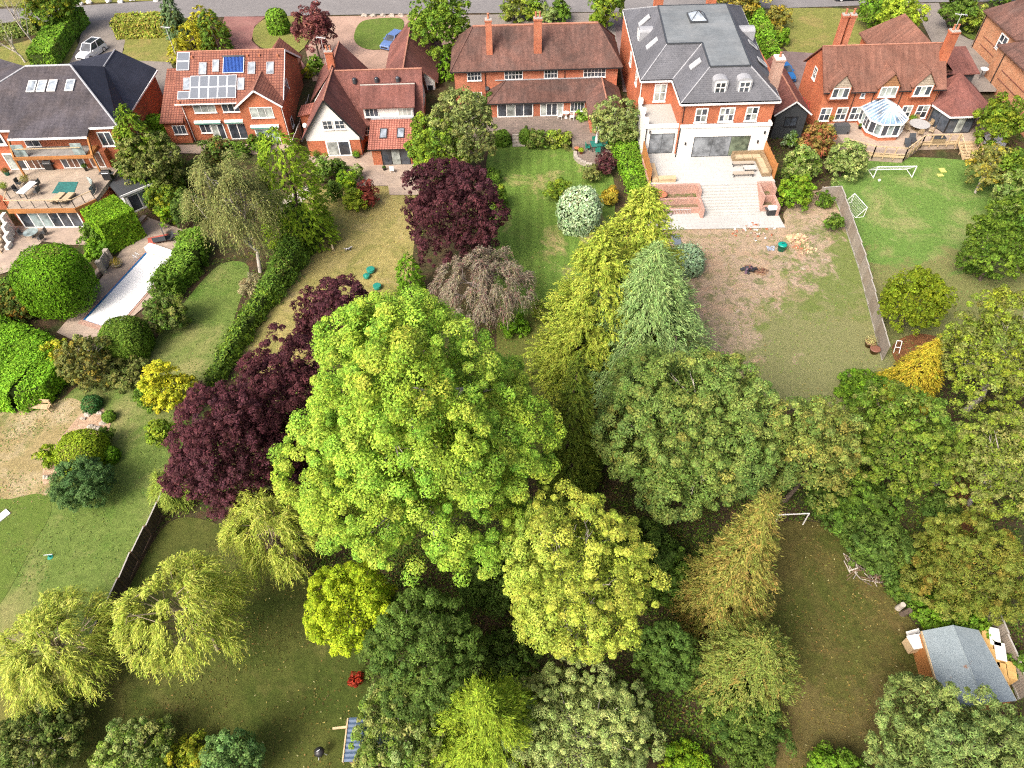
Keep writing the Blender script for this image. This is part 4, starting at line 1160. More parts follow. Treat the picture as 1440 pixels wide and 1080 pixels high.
# ------------------------------------------------------------------ house: dark slate roof with balcony and deck
h = thing('balcony_house', 'house with weathered dark slate roof, rooflights, timber framed balcony and deck', 'house', (-50, 72, 2.8))
m = MB(); m.box(-62, -43.7, 73.6, 84, 0, 5.0); m.box(-62, -49, 71.6, 73.6, 0, 5.0); m.box(-62, -49, 71.6, 84, 5.0, 7.2); m.box(-49, -41.7, 71.6, 73.6, 0, 7.1); m.box(-62, -43.7, 84, 88.5, 0, 5.0)
m.build('wall', BRICK, h)
m = MB()
Rl, Rr = V((-53.2, 79.7, 10.2)), V((-48.2, 79.7, 10.2))
FE = [V((-52.9, 70.2, 6.85)), V((-44.45, 70.2, 6.85))]
SE = [V((-62.5, 71.3, 7.3)), V((-52.9, 71.3, 7.25)), V((-44.45, 71.3, 7.25)), V((-41.3, 71.3, 7.3))]
m.slab([SE[0], SE[1], SE[2], SE[3], Rr, Rl], .15); m.slab([FE[0], FE[1], SE[2], SE[1]], .15)
m.slab([Rl, V((-62.5, 88.9, 7.3)), SE[0]], .15)
rf = m.build('roof', SLATE_OLD, h)
ridge_caps(rf, [Rl, Rr], LEAD, .14); ridge_caps(rf, [Rr, SE[3]], LEAD, .12, 'hip_cap'); ridge_caps(rf, [Rl, SE[0]], LEAD, .12, 'hip_cap')
m = MB()
B_, C_, D_ = V((-47.2, 88.4, 8.0)), V((-43.4, 88.9, 5.3)), V((-43.2, 78.3, 5.2))
K_ = V((-47.0, 84.0, 8.0))
m.slab([Rr, SE[3], V((-42.6, 74.4, 6.9)), D_, K_], .12); m.slab([K_, D_, C_, B_], .12)
m.slab([Rl, Rr, K_, V((-53, 84.4, 8.0))], .1); m.slab([K_, B_, V((-52, 88.9, 5.2)), V((-53, 84.4, 8.0))], .1)
m.slab([V((-53, 84.4, 8.0)), V((-52, 88.9, 5.2)), V((-62.5, 88.9, 6)), Rl], .1)
m.build('side_roof', SLATE_DARK, h)
ridge_caps(h, [K_, B_], LEAD, .1)
s1 = V((0, 8.4, 2.9)).normalized()
for x in (-52.25, -51.15, -50.0, -48.05): rooflight(h, V((x, 76.1, 7.3 + (76.1 - 71.3) * 2.9 / 8.4)) + V((0, -.01, .04)), XP, s1, .92, 1.6, GLASS_SKY, fmat=WHITE)
m = MB(); m.bar(FE[0] + V((0, -.05, -.08)), FE[1] + V((0, -.05, -.08)), .1, .2); m.bar(SE[2] + V((0, -.05, -.08)), SE[3] + V((0, -.05, -.08)), .1, .2); m.bar(SE[0] + V((0, -.05, -.08)), SE[1] + V((0, -.05, -.08)), .1, .2)
m.build('fascia', WHITE, h)
MB().box(-43.7, -43.2, 78.4, 88.8, 5.0, 5.18).build('soffit', WHITE, h)
window(h, (-43.7, 79.2, 2.6), YP, 1.2, 1.3, 2, 1, fr=.1)
# projecting timber-framed balcony bay
m = MB(); m.box(-53.0, -44.6, 69.4, 71.6, 4.75, 5.05)
bal = m.build('balcony', WOOD_OR, h)
MB().box(-52.4, -45.2, 69.55, 71.55, 5.05, 5.08).build('balcony_floor', PAVE_GREY, bal)
for x in (-52.9, -44.45):
    MB().bar((x, 69.45, 4.8), (x, 70.3, 6.75), .18, .25).build('timber_post', WOOD_OR, h)
    MB().bar((x, 69.5, 2.8), (x, 69.5, 4.8), .18, .18).build('timber_post', WOOD_OR, h)
MB().bar((-52.9, 69.42, 5.0), (-44.45, 69.42, 5.0), .12, .3).build('balcony_beam', WOOD_OR, h)
MB().bar((-52.3, 69.46, 6.05), (-45.3, 69.46, 6.05), .07, .07).build('balcony_rail', WOOD_PALE, h)
for x0, x1 in ((-52.6, -51.3), (-46.3, -45.1)): MB().box(x0, x1, 69.55, 69.59, 5.12, 6.5).build('glass_screen', GLASS_G, h)
window(h, (-52.3, 71.6, 5.1), XP, 1.6, 1.7, 2, 1, gmat=GLASS)
window(h, (-44.1, 71.6, 4.9), XP, 1.5, 1.7, 2, 1, fr=.12)
window(h, (-54.9, 70.75, 2.85), XP, 2.0, 2.0, 2, 1, fr=.12, name='patio_door', sill=False, gmat=[GLASS_P, GLASS])
BRN = glass('blind_behind_glass', (0.16, 0.085, 0.06), .08, .5)
window(h, (-52.8, 70.75, 2.85), XP, 2.7, 1.9, 4, 1, fr=.12, name='folding_door', sill=False, gmat=BRN)
window(h, (-49.0, 70.75, 2.85), XP, 2.6, 1.9, 4, 1, fr=.12, name='folding_door', sill=False, gmat=[GLASS, BRN, BRN, GLASS])
window(h, (-45.8, 70.75, 2.85), XP, 1.5, 1.9, 2, 1, fr=.12, name='folding_door', sill=False, gmat=BRN)
m = MB(); m.box(-57, -43.8, 70.75, 71.6, 0, 4.75); m.build('ground_floor_wall', BRICK, h)
window(h, (-57.3, 71.55, 5.4), XP, 3.0, 1.3, 3, 1, fr=.2, gmat=GLASS)
# deck
DKp = [(-58.5, 63.4), (-45.0, 63.2), (-43.4, 64.8), (-42.9, 70.7), (-58.5, 70.7)]
DKp = [(-52.2, 63.4), (-45.0, 63.2), (-43.4, 64.8), (-42.9, 70.74), (-60, 70.74), (-60, 67.2), (-55.2, 67.2), (-52.6, 65.0)]
tag(MB().prism(DKp, 2.35, 2.8).build('upper_deck', [DECK]), 'pale weathered deck outside the balcony house', kind='structure')
tag(MB().prism([(-52.0, 63.9), (-45.2, 63.7), (-43.9, 65.0), (-43.4, 70.7), (-60, 70.7), (-60, 67.4), (-55.2, 67.4)], -.2, 2.36).build('undercroft_wall', BRICK), 'brick wall with glazed doors under the deck', kind='structure')
m = MB(); m.bar((-52.2, 63.33, 2.55), (-45.0, 63.13, 2.55), .1, .52); m.bar((-45.0, 63.13, 2.55), (-43.4, 64.75, 2.55), .1, .52); m.build('deck_fascia', WOOD_OR, h)
m = MB(); m.hexa([(-45.0, 63.6, 0), (-43.6, 64.9, 0), (-43.7, 65.1, 0), (-45.1, 63.8, 0)], [(-45.0, 63.6, 2.3), (-43.6, 64.9, 2.3), (-43.7, 65.1, 2.3), (-45.1, 63.8, 2.3)]); m.build('side_cladding', WOOD_OR, h)
window(h, (-51.9, 63.85, 0.05), (1, -.028, 0), 6.6, 2.2, 6, 1, fr=.14, name='folding_door', sill=False, gmat=[GLASS, GLASS_G, GLASS_G, GLASS, GLASS], proud=.08)
rl = thing('deck_railing', 'slim timber and glass railing along the edge of the upper deck', 'railing', (-48, 63.4, 2.8))
RP = [(-52.6, 65.2), (-52.1, 63.5), (-45.0, 63.3), (-43.5, 64.8)]
for a, b_ in zip(RP[:-1], RP[1:]):
    MB().bar((*a, 3.75), (*b_, 3.75), .08, .06).build('handrail', WOOD_PALE, rl)
    n = max(1, round(math.dist(a, b_) / 1.4))
    for k in range(n + 1):
        t_ = k / n
        x, y = a[0] + (b_[0] - a[0]) * t_, a[1] + (b_[1] - a[1]) * t_
        MB().box(x - .03, x + .03, y - .03, y + .03, 2.8, 3.72).build('post', DARKGREY, rl)
st = thing('deck_steps', 'long timber steps down from the upper deck beside a stepped white wall', 'steps', (-54, 63, 0))
for k in range(12):
    y = 59.6 + .52 * k; x = -53.2 - .17 * k
    MB().box(x - 1.4, x + .6, y, y + .56, .21 * k - .02, .22 * (k + 1)).build('tread', DECK, st)
MB().bar((-52.5, 59.4, 1.0), (-54.4, 65.8, 3.5), .08, .08).build('handrail', WOOD_PALE, st)
for k in range(5): MB().box(-52.54 - .47 * k, -52.46 - .47 * k, 59.45 + 1.6 * k, 59.53 + 1.6 * k, .5 * k, 1.0 + .62 * k).build('post', WOOD_PALE, st)
w_ = thing('stepped_wall', 'pale rendered stepped wall beside the long timber steps', 'wall', (-52, 62, 0))
for k in range(4): MB().box(-52.3 - .3 * k, -51.95 - .3 * k, 60.0 + .95 * k, 60.95 + .95 * k, -.1, .5 + .55 * k).build('wall_section', RENDER_W, w_)
# pool house
h = thing('pool_house', 'small pool house with dark flat roof and white framed glass doors', 'pool house', (-40.5, 68, 0))
pa, pb = V((-41.2, 65.9, 0)), V((-38.9, 67.9, 0))
u = (pb - pa).normalized(); n_ = u.cross(V((0, 0, 1)))
q = [pa, pb, pb - n_ * 5, pa - n_ * 5]
MB().prism([(p.x, p.y) for p in q], -.1, 2.35).build('wall', RENDER_W, h)
MB().prism([(p.x, p.y) for p in (pa + n_ * .3 - u * .3, pb + n_ * .3 + u * .3, pb - n_ * 5.3 + u * .3, pa - n_ * 5.3 - u * .3)], 2.35, 2.55).build('roof', DARKGREY, h)
MB().bar(pa + n_ * .34 - u * .3 + V((0, 0, 2.45)), pb + n_ * .34 + u * .3 + V((0, 0, 2.45)), .08, .22).build('fascia', WHITE, h)
window(h, pa + u * .25, u, 2.5, 2.1, 2, 1, fr=.16, name='glazed_door', sill=False, gmat=[GLASS, GLASS_G])

# ------------------------------------------------------------------ vegetation builders
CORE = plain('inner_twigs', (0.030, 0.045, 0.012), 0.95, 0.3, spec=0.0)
QUADS = [0]


def unit(n):
    v = rng.normal(size=(n, 3))
    return v / np.linalg.norm(v, axis=1, keepdims=True)


def nz(v):
    return v / np.maximum(np.linalg.norm(v, axis=1, keepdims=True), 1e-6)


def leaf_quads(c, n, L, W, tang=None):
    N = len(c)
    r = unit(N) if tang is None else tang
    b = nz(np.cross(n, r))
    t = np.cross(b, n)
    L = np.asarray(L).reshape(-1, 1) * np.ones((N, 1))
    W = np.asarray(W).reshape(-1, 1) * np.ones((N, 1))
    q = np.empty((N, 3, 3))
    q[:, 0] = c - t * L * .42 + b * W * .5
    q[:, 1] = c - t * L * .42 - b * W * .5
    q[:, 2] = c + t * L * .58
    return q


def leaf_mesh(name, q, cols, parent, mat=None):
    N = len(q)
    QUADS[0] += N
    me = bpy.data.meshes.new(name)
    off = OFF[parent.name]
    co = (q.reshape(-1, 3) - np.array(off)).astype(np.float32)
    me.vertices.add(N * 3)
    me.vertices.foreach_set('co', co.ravel())
    me.loops.add(N * 3)
    me.loops.foreach_set('vertex_index', np.arange(N * 3, dtype=np.int32))
    me.polygons.add(N)
    me.polygons.foreach_set('loop_start', np.arange(0, N * 3, 3, dtype=np.int32))
    at_ = me.attributes.new('leaf_colour', 'FLOAT_COLOR', 'FACE')
    c4 = np.ones((N, 4), np.float32)
    c4[:, :3] = cols
    at_.data.foreach_set('color', c4.ravel())
    me.materials.append(mat or LEAF)
    me.update(calc_edges=True)
    return link(name, me, parent)


def colours(pal, n_group, per, jitter=.27, w=None):
    """each clump picks a blend of palette colours, each leaf varies a little"""
    pal = np.array(pal, float) * np.array([1.14, 1.27, 0.92])
    lum = pal.mean(1, keepdims=True)
    pal = (lum + (pal - lum) * 1.04).clip(.006, 1)
    k = len(pal)
    p = np.ones(k) / k if w is None else np.array(w, float) / sum(w)
    a = rng.choice(k, n_group, p=p)
    b = rng.choice(k, n_group, p=p)
    t = rng.random((n_group, 1))
    g = pal[a] * t + pal[b] * (1 - t)
    c = np.repeat(g, per, 0)
    other = pal[rng.choice(k, len(c), p=p)]
    c = c * .7 + other * .3
    c = c * (1 + jitter * rng.normal(size=(len(c), 1)).clip(-2, 2))
    c *= 1 + .06 * rng.normal(size=(len(c), 3)).clip(-2, 2)
    return c.clip(.004, 1)


def broad(centre, R, rz, leaf, pal, rc, cover=3.0, sub=8, flat=.8, w=None, zlow=-.55, asp=.7, gaps=0.0, taper=0.0, dens=1.5):
    """crown of boughs, each carrying puffy leaf clumps with gaps between"""
    c0 = np.array(centre, float)
    lobes = [(c0, np.array([R * .8, R * .8, rz * .82]))]
    for k in range(sub):
        d = unit(1)[0]
        d[2] = d[2] * .85 + .12
        d /= np.linalg.norm(d)
        f = .17 + .19 * rng.random()
        reach = (.88 + .16 * rng.random())
        lobes.append((c0 + d * np.array([R, R, rz]) * (reach - f), np.array([R * f, R * f, (R * .5 + rz * .5) * f * .9])))
    area = np.array([l[1][0] * l[1][2] for l in lobes])
    area[0] *= .8
    per = int(max(12, cover * .36 * 2 * math.pi * rc * rc / (.5 * asp * leaf * leaf)))
    A = math.pi * R * R * (1 + .7 * rz / R)
    n = int(dens * A / (math.pi * rc * rc))
    n0 = n * 4 + 20
    li = rng.choice(len(lobes), n0, p=area / area.sum())
    d = unit(n0)
    lc = np.array([l[0] for l in lobes])[li]
    lr = np.array([l[1] for l in lobes])[li]
    c = lc + d * lr * (.86 + .18 * rng.random(n0))[:, None]
    keep = d[:, 2] > zlow + .3 * rng.random(n0)
    for l in lobes:
        q = (c - l[0]) / l[1]
        keep &= (q * q).sum(1) > .6
    c, d, li = c[keep][:n], d[keep][:n], li[keep][:n]
    if gaps:
        k2 = rng.random(len(c)) > gaps
        c, d, li = c[k2], d[k2], li[k2]
    if taper:
        hf = ((c[:, 2] - c0[2]) / rz).clip(0, 1)
        c[:, :2] = c0[:2] + (c[:, :2] - c0[:2]) * (1 - taper * hf)[:, None]
    n = len(c)
    rcs = rc * (.45 + 1.0 * rng.random(n) ** 1.3)
    dd = nz(unit(n * per) + .35 * np.repeat(d, per, 0) + np.array([0, 0, .4]))
    R_ = np.repeat(rcs, per)[:, None]
    pos = np.repeat(c, per, 0) + dd * R_ * np.array([1, 1, flat]) * (.55 + .5 * np.sqrt(rng.random((n * per, 1))))
    nr = nz(dd * .8 + np.array([0, 0, .35]) + .55 * unit(n * per))
    L = leaf * (.7 + .6 * rng.random(n * per))
    q = leaf_quads(pos, nr, L, L * asp)
    col = colours(pal, n, per, w=w)
    bough = 1 + .13 * rng.normal(size=(len(lobes), 1)).clip(-2, 2) + np.array([.05, 0, -.03]) * rng.normal(size=(len(lobes), 1)).clip(-2, 2)
    col = (col * np.repeat(bough[li], per, 0)).clip(.004, 1)
    # sparse inner leaves that close the view through the crown
    ni = int(.22 * len(q))
    di = unit(ni)
    di[:, 2] = np.abs(di[:, 2]) * .9 - .2
    pi_ = c0 + di * np.array([R * (1 - .7 * taper), R * (1 - .7 * taper), rz]) * (.5 + .22 * rng.random((ni, 1)))
    Li = leaf * 1.4
    q = np.concatenate([q, leaf_quads(pi_, nz(di + .8 * unit(ni)), Li, Li * asp)])
    col = np.concatenate([col, colours(pal, ni, 1, w=w)])
    return q, col, c


def conifer(base, h, R, leaf, pal, spray, cover=3.2, droop=.1, prof=None, zb=.03, w=None, asp=.42, per=None, lumpy=.12, boughs=0):
    prof = prof or (lambda u: (1 - u) ** .75)
    per = per or int(max(10, 3.0 * spray / leaf * 1.6))
    A = math.pi * R * math.hypot(h, R) * .62
    n = int(cover * A / (.5 * asp * leaf * leaf) / per)
    u = rng.random(n * 6)
    u = u[rng.random(n * 6) < prof(u)][:n]
    n = len(u)
    az = rng.random(n) * 2 * math.pi
    ph = rng.random(4) * 6
    lump = 1 + lumpy * np.sin(az * 3 + u * 7 + ph[0]) + lumpy * .8 * np.sin(az * 5 - u * 12 + ph[1])
    r = R * prof(u) * lump * (.74 + .26 * rng.random(n) ** .6)
    if boughs:
        # sprays gathered along separate boughs so that dark gaps open between them
        ub = rng.random(boughs * 8)
        ub = ub[rng.random(boughs * 8) < prof(ub)][:boughs]
        nb = len(ub)
        ab = (np.arange(nb) * 2.399 + rng.normal(size=nb) * .3)
        lb = .85 + .3 * rng.random(nb)
        bi = rng.integers(0, nb, n)
        f = .35 + .68 * rng.random(n) ** .7
        wide = .16 + .5 / math.sqrt(nb)
        az = ab[bi] + rng.normal(size=n) * wide * .8 / (.4 + f)
        u = (ub[bi] + rng.normal(size=n) * .022 - droop * .16 * f * f + .05 * (1 - f)).clip(0, .985)
        r = R * prof(ub[bi]) * lb[bi] * f
        top = rng.random(n) < .12
        u[top] = .70 + .29 * rng.random(top.sum())
        r[top] = R * prof(u[top]) * rng.random(top.sum())
    out = np.stack([np.cos(az), np.sin(az), np.zeros(n)], 1)
    p = np.array(base) + out * r[:, None] + np.array([0, 0, 1]) * (zb * h + u * h * (1 - zb))[:, None]
    dr = nz(out + np.array([0, 0, 1]) * (-droop + .35 * rng.normal(size=n))[:, None] + .35 * unit(n))
    lat = nz(np.cross(dr, unit(n)))
    N = n * per
    t = rng.random(N) - .5
    D, LT = np.repeat(dr, per, 0), np.repeat(lat, per, 0)
    sp = np.repeat(spray * (.6 + .7 * rng.random(n)), per)
    wd = (.55 - t) * .34
    pos = np.repeat(p, per, 0) + D * (t * sp)[:, None] + LT * ((rng.random(N) - .5) * 2 * wd * sp)[:, None] + unit(N) * .12 * sp[:, None] + np.array([0, 0, -1]) * (droop * (t + .5) ** 2 * sp * .6)[:, None]
    tg = nz(D + LT * (rng.random(N) - .5)[:, None] * 1.2 + .35 * unit(N))
    nr = nz(np.array([0, 0, .75]) + np.repeat(out, per, 0) * .45 + .55 * unit(N))
    L = leaf * (.8 + .7 * rng.random(N))
    q = leaf_quads(pos, nr, L, L * asp, tg)
    return q, colours(pal, n, per, w=w), p


def strands(heads, out, ns, Ls, nl, L, W, pal, grav=.7, spread=.6, w=None, lift=.1):
    H = len(heads)
    S = H * ns
    st = np.repeat(heads, ns, 0) + unit(S) * .18 * Ls
    d = nz(np.repeat(out, ns, 0) + unit(S) * spread + np.array([0, 0, lift]))
    ln = Ls * (.5 + .7 * rng.random(S))
    N = S * nl
    t = np.tile((np.arange(nl) + .5) / nl, S) + (rng.random(N) - .5) * .5 / nl
    D, LN = np.repeat(d, nl, 0), np.repeat(ln, nl)
    down = np.array([0, 0, -1.0])
    pos = np.repeat(st, nl, 0) + D * (LN * t * (1 - .35 * t))[:, None] + down * (grav * LN * t * t)[:, None] + unit(N) * W * .8
    tg = nz(D * (1 - .7 * t)[:, None] + down * (2 * grav * t)[:, None] + .16 * unit(N))
    nr = nz(unit(N) * .6 + np.array([0, 0, .8]) + D * .3)
    q = leaf_quads(pos, nr, L * (.8 + .5 * rng.random(N)), W * (.7 + .6 * rng.random(N)), tg)
    return q, colours(pal, H * ns // 6 + 1, nl * 6, w=w)[:N] if False else colours(pal, S, nl, w=w)


def wood(base, top, r, limbs, parent, mat=None, name='trunk', bend=.03, twigs=0):
    mat = mat or BARK
    m = MB()
    b, t = V(base), V(top)
    H = (t - b).length
    pts = [b.lerp(t, k / 4) + V((rng.normal() * bend * H, rng.normal() * bend * H, 0)) * (k in (1, 2, 3)) for k in range(5)]
    for k in range(4): m.tube(pts[k], pts[k + 1], r * (1 - .2 * k), r * (1 - .2 * (k + 1)), 7, caps=False)
    tr = m.build(name, mat, parent, True)
    if len(limbs):
        m = MB()
        for l in limbs:
            l = V(l)
            s = b.lerp(t, .3 + .5 * rng.random())
            mid = s.lerp(l, .55) + V((rng.normal(), rng.normal(), .6 + rng.normal())) * .05 * H
            m.tube(s, mid, r * .42, r * .22, 5, caps=False)
            m.tube(mid, l, r * .22, r * .06, 5, caps=False)
            for _ in range(twigs):
                e = l + V((rng.normal(), rng.normal(), rng.normal() * .6)) * .035 * H
                m.tube(mid.lerp(l, .3 + .6 * rng.random()), e, r * .09, r * .03, 4, caps=False)
        m.build('limb', mat, parent, True)
    return tr


def fit(x0, x1, y0, y1, clear=.06, zscale=1.0, ground=None):
    """crown ellipsoid (centre, radius, vertical radius) that fills a photo box and clears the ground"""
    cx, cy, wp, hp = (x0 + x1) / 2, (y0 + y1) / 2, (x1 - x0) / 2, (y1 - y0) / 2
    z = 3.0
    for _ in range(8):
        P = at(cx, cy, z)
        g = T(P.y) if ground is None else ground
        s = px_size(P)
        a = math.atan2(CAM_H - z, math.hypot(P.x, P.y))
        Rr = wp * s
        v = (hp * s) ** 2 - (Rr * math.sin(a)) ** 2
        rz = math.sqrt(max(v, 0)) / math.cos(a)
        rz = min(max(rz, .62 * Rr), 1.55 * Rr) * zscale
        z = g + rz * (.92 + clear)
    return P, Rr, rz, s, g


def tree(label, box, pal, name='broadleaf_tree', rc=.75, lf=3.2, cover=2.5, sub=8, w=None, clear=.12, bark=None, limbs=14, gaps=0.0, twigs=0, asp=.7, group=None, flat=.8, zscale=1.0, cat='tree', zlow=-.55, ground=None, taper=0.0, dens=1.5):
    P, Rr, rz, s, g = fit(*box, clear, zscale, ground)
    leaf = max(.07, lf * s)
    o = thing(name, label, cat, (P.x, P.y, g), group)
    q, c, cl = broad(tuple(P), Rr * 1.0, rz * .98, leaf, pal, max(rc * .62, leaf * 1.5), cover, int(sub * 2.6), flat, w, zlow, asp, gaps, taper, dens)
    leaf_mesh('crown' if cat == 'tree' else 'foliage', q, c, o)
    ends = []
    if limbs:
        up = cl[cl[:, 2] > P.z - .3 * rz]
        ends = [tuple(np.array(P) + (p - np.array(P)) * .8) for p in up[rng.choice(len(up), min(limbs, len(up)), replace=False)]]
    wood((P.x, P.y, g - .1), (P.x, P.y, P.z + .35 * rz), max(.05, .045 * Rr + .03), ends, o, bark, 'trunk' if cat == 'tree' else 'stem', twigs=twigs)
    return o


def shrub(label, box, pal, name='shrub', **k):
    kw = dict(rc=.32, clear=-.25, sub=6, limbs=5, cat='shrub', lf=3.2)
    kw.update(k)
    return tree(label, box, pal, name, **kw)


def spire(label, apex, foot, wpx, pal, name='conifer_tree', spray=.8, lf=3.5, droop=.1, prof=None, cover=2.6, w=None, asp=.42, group=None, lumpy=.12, zb=.03, limbs=0, bark=None, hmax=None, boughs=0):
    b = at(foot[0], foot[1], 0)
    b = at(foot[0], foot[1], T(b.y))
    g = b.z
    d = CAM_M @ Vector(((apex[0] - 720) / FOCAL, -(apex[1] - 540) / FOCAL, -1.0))
    t = b.y / d.y
    h = CAM_H + d.z * t - g
    if hmax: h = min(h, hmax)
    mid = V((b.x, b.y, g + h * .4))
    s = px_size(mid)
    o = thing(name, label, 'tree', (b.x, b.y, g), group)
    q, c, cl = conifer((b.x, b.y, g), h, wpx / 2 * s, max(.07, lf * s), pal, spray, cover, droop, prof, zb, w, asp, lumpy=lumpy, boughs=boughs)
    leaf_mesh('crown', q, c, o)
    ends = cl[rng.choice(len(cl), limbs, replace=False)] if limbs else []
    wood((b.x, b.y, g - .1), (b.x, b.y, g + h * .9), max(.06, .02 * h), [tuple(e) for e in ends], o, bark)
    return o


def surface_plant(label, name, cat, pts, nrm, leaf, pal, parent_loc, core, lump=.08, asp=.65, group=None, w=None, tilt=.55):
    o = thing(name, label, cat, parent_loc, group)
    n = len(pts)
    ph = rng.random(6) * 6
    a = lump * (np.sin(pts[:, 0] * 2.3 + ph[0]) + np.sin(pts[:, 1] * 2.7 + ph[1]) + np.sin(pts[:, 2] * 3.1 + ph[2])) * .5
    pos = pts + nrm * (a + lump * .5 * rng.normal(size=n))[:, None]
    nr = nz(nrm + tilt * unit(n))
    L = leaf * (.7 + .6 * rng.random(n))
    c = colours(pal, n, 1, w=w)
    key = np.floor(pts * 1.4).astype(int)
    hsh = (np.sin(key[:, 0] * 12.9 + key[:, 1] * 78.2 + key[:, 2] * 37.7) * 43758.5) % 1.0
    c = c * (1.2 + .45 * hsh)[:, None]
    lf_ = np.sin(pts[:, 0] * .9 + ph[3]) + np.sin(pts[:, 1] * 1.1 + ph[4]) + np.sin(pts[:, 2] * 1.3 + pts[:, 0] * .7 + ph[5])
    c = c * (1 + .10 * lf_)[:, None]
    brown = (lf_ > 1.9) & (rng.random(n) < .35)
    c[brown] = c[brown] * .4 + np.array([.16, .11, .045]) * .6
    stray = rng.random(n) < .05
    pos[stray] += nrm[stray] * (lump * 2.2 * rng.random((stray.sum(), 1)))
    leaf_mesh('foliage', leaf_quads(pos, nr, L, L * asp), c, o)
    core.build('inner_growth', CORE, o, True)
    return o


def dome(label, box, pal, name='topiary_dome', cat='topiary', lf=2.8, cover=2.4, zscale=1.0, lump=.09, clear=-.35, group=None, w=None, sq=2.5):
    P, Rr, rz, s, g = fit(*box, clear, zscale)
    leaf = max(.06, lf * s)
    n = int(cover * 2 * math.pi * Rr * (Rr + rz) / 1.6 / (.33 * leaf * leaf))
    d = unit(n * 2)
    d = d[d[:, 2] > -.55][:n]
    d = d / ((np.abs(d) ** sq).sum(1, keepdims=True) ** (1 / sq)) * .93
    e = np.array([Rr, Rr, rz]) * .97
    pts = np.array(P) + d * e
    nr = nz(np.sign(d) * np.abs(d) ** (sq - 1) / e)
    core = MB().ball(tuple(P), Rr * .83, Rr * .83, rz * .83, 16, 10)
    return surface_plant(label, name, cat, pts, nr, leaf, pal, (P.x, P.y, g), core, lump, group=group, w=w)


def hedge(label, path, width, height, pal, name='hedge', lf=3.3, cover=2.8, lump=.10, zbase=None, group=None, w=None, taper=0.0, round_=.0):
    """clipped hedge following world points; height may vary along it"""
    P = [V((p[0], p[1], 0)) for p in path]
    hs = height if isinstance(height, (list, tuple)) else [height] * len(P)
    ws = width if isinstance(width, (list, tuple)) else [width] * len(P)
    allp, alln = [], []
    core = MB()
    mid = P[len(P) // 2]
    g0 = T(mid.y) if zbase is None else zbase
    leaf = max(.07, lf * px_size((mid.x, mid.y, g0 + hs[0])))
    for i in range(len(P) - 1):
        a, b = P[i], P[i + 1]
        L = (b - a).length
        u = (b - a) / L
        v = V((-u.y, u.x, 0))
        h0, h1, w0, w1 = hs[i], hs[i + 1], ws[i], ws[i + 1]
        faces = [(L * (w0 + w1) / 2, 'top'), (L * (h0 + h1) / 2, 'l'), (L * (h0 + h1) / 2, 'r')]
        if i == 0: faces.append((w0 * h0, 's'))
        if i == len(P) - 2: faces.append((w1 * h1, 'e'))
        for area, f in faces:
            n = int(cover * area / (.33 * leaf * leaf))
            t, k = rng.random(n), rng.random(n)
            if f == 's': t = t * 0
            if f == 'e': t = t * 0 + 1
            hh = h0 + (h1 - h0) * t
            ww = (w0 + (w1 - w0) * t) / 2
            ctr = np.array(a) + np.array(u) * (t * L)[:, None]
            if f == 'top':
                sx = k * 2 - 1
                z = hh * (1 - round_ * sx ** 4 * .3)
                nn = np.tile(np.array([0, 0, 1.0]), (n, 1)) + np.array(v) * (round_ * sx ** 3)[:, None]
            elif f in 'lr':
                sg = 1 if f == 'l' else -1
                sx = np.full(n, sg, float) * (1 - taper * k)
                z = hh * k * (1 - round_ * .3)
                nn = np.tile(np.array(v) * sg, (n, 1)) + np.array([0, 0, .2])
            else:
                sx = rng.random(n) * 2 - 1
                z = hh * k
                nn = np.tile(np.array(u) * (-1 if f == 's' else 1), (n, 1)) + np.array([0, 0, .15])
            if f == 'top': sx = sx * (1 - taper)
            pt = ctr + np.array(v) * (sx * ww)[:, None]
            pt[:, 2] = g0 + z
            allp.append(pt)
            alln.append(nz(nn))
        k_ = .8
        bt = [a + v * w0 / 2 * k_, a - v * w0 / 2 * k_, b - v * w1 / 2 * k_, b + v * w1 / 2 * k_]
        core.hexa([(p.x, p.y, g0 - .1) for p in bt], [(p.x, p.y, g0 + hq * .85) for p, hq in zip(bt, (h0, h0, h1, h1))])
    return surface_plant(label, name, 'hedge', np.concatenate(allp), np.concatenate(alln), leaf, pal, (mid.x, mid.y, g0), core, lump, group=group, w=w)


def weeper(label, box, pal, name, heads, ns, Ls, L, W, grav, bark, nl=9, limbs=26, spread=.7, w=None, clear=.05, fill=0, zscale=1.0, out_k=.8, group=None, ground=None):
    """tree whose crown is hanging strands springing from limb ends"""
    P, Rr, rz, s, g = fit(*box, clear, zscale, ground)
    o = thing(name, label, 'tree', (P.x, P.y, g), group)
    d = unit(heads * 3)
    d = d[d[:, 2] > -.05][:heads]
    d[:, 2] = d[:, 2] * .9
    hp = np.array(P) + d * np.array([Rr, Rr, rz]) * (.42 + .56 * rng.random((len(d), 1)) ** .7)
    hp[:, 2] = np.maximum(hp[:, 2], g + .4 * rz)
    out = nz(d * np.array([1, 1, .35])) * out_k
    q, c = strands(hp, out, ns, Ls, nl, L, W, pal, grav, spread, w)
    q[:, :, 2] = np.maximum(q[:, :, 2], g + .08)
    leaf_mesh('crown', q, c, o)
    ends = hp[rng.choice(len(hp), min(limbs, len(hp)), replace=False)]
    wood((P.x, P.y, g - .1), (P.x + rng.normal() * .2, P.y, P.z + .5 * rz), max(.1, .05 * Rr), [tuple(e) for e in ends], o, bark, twigs=2)
    return o


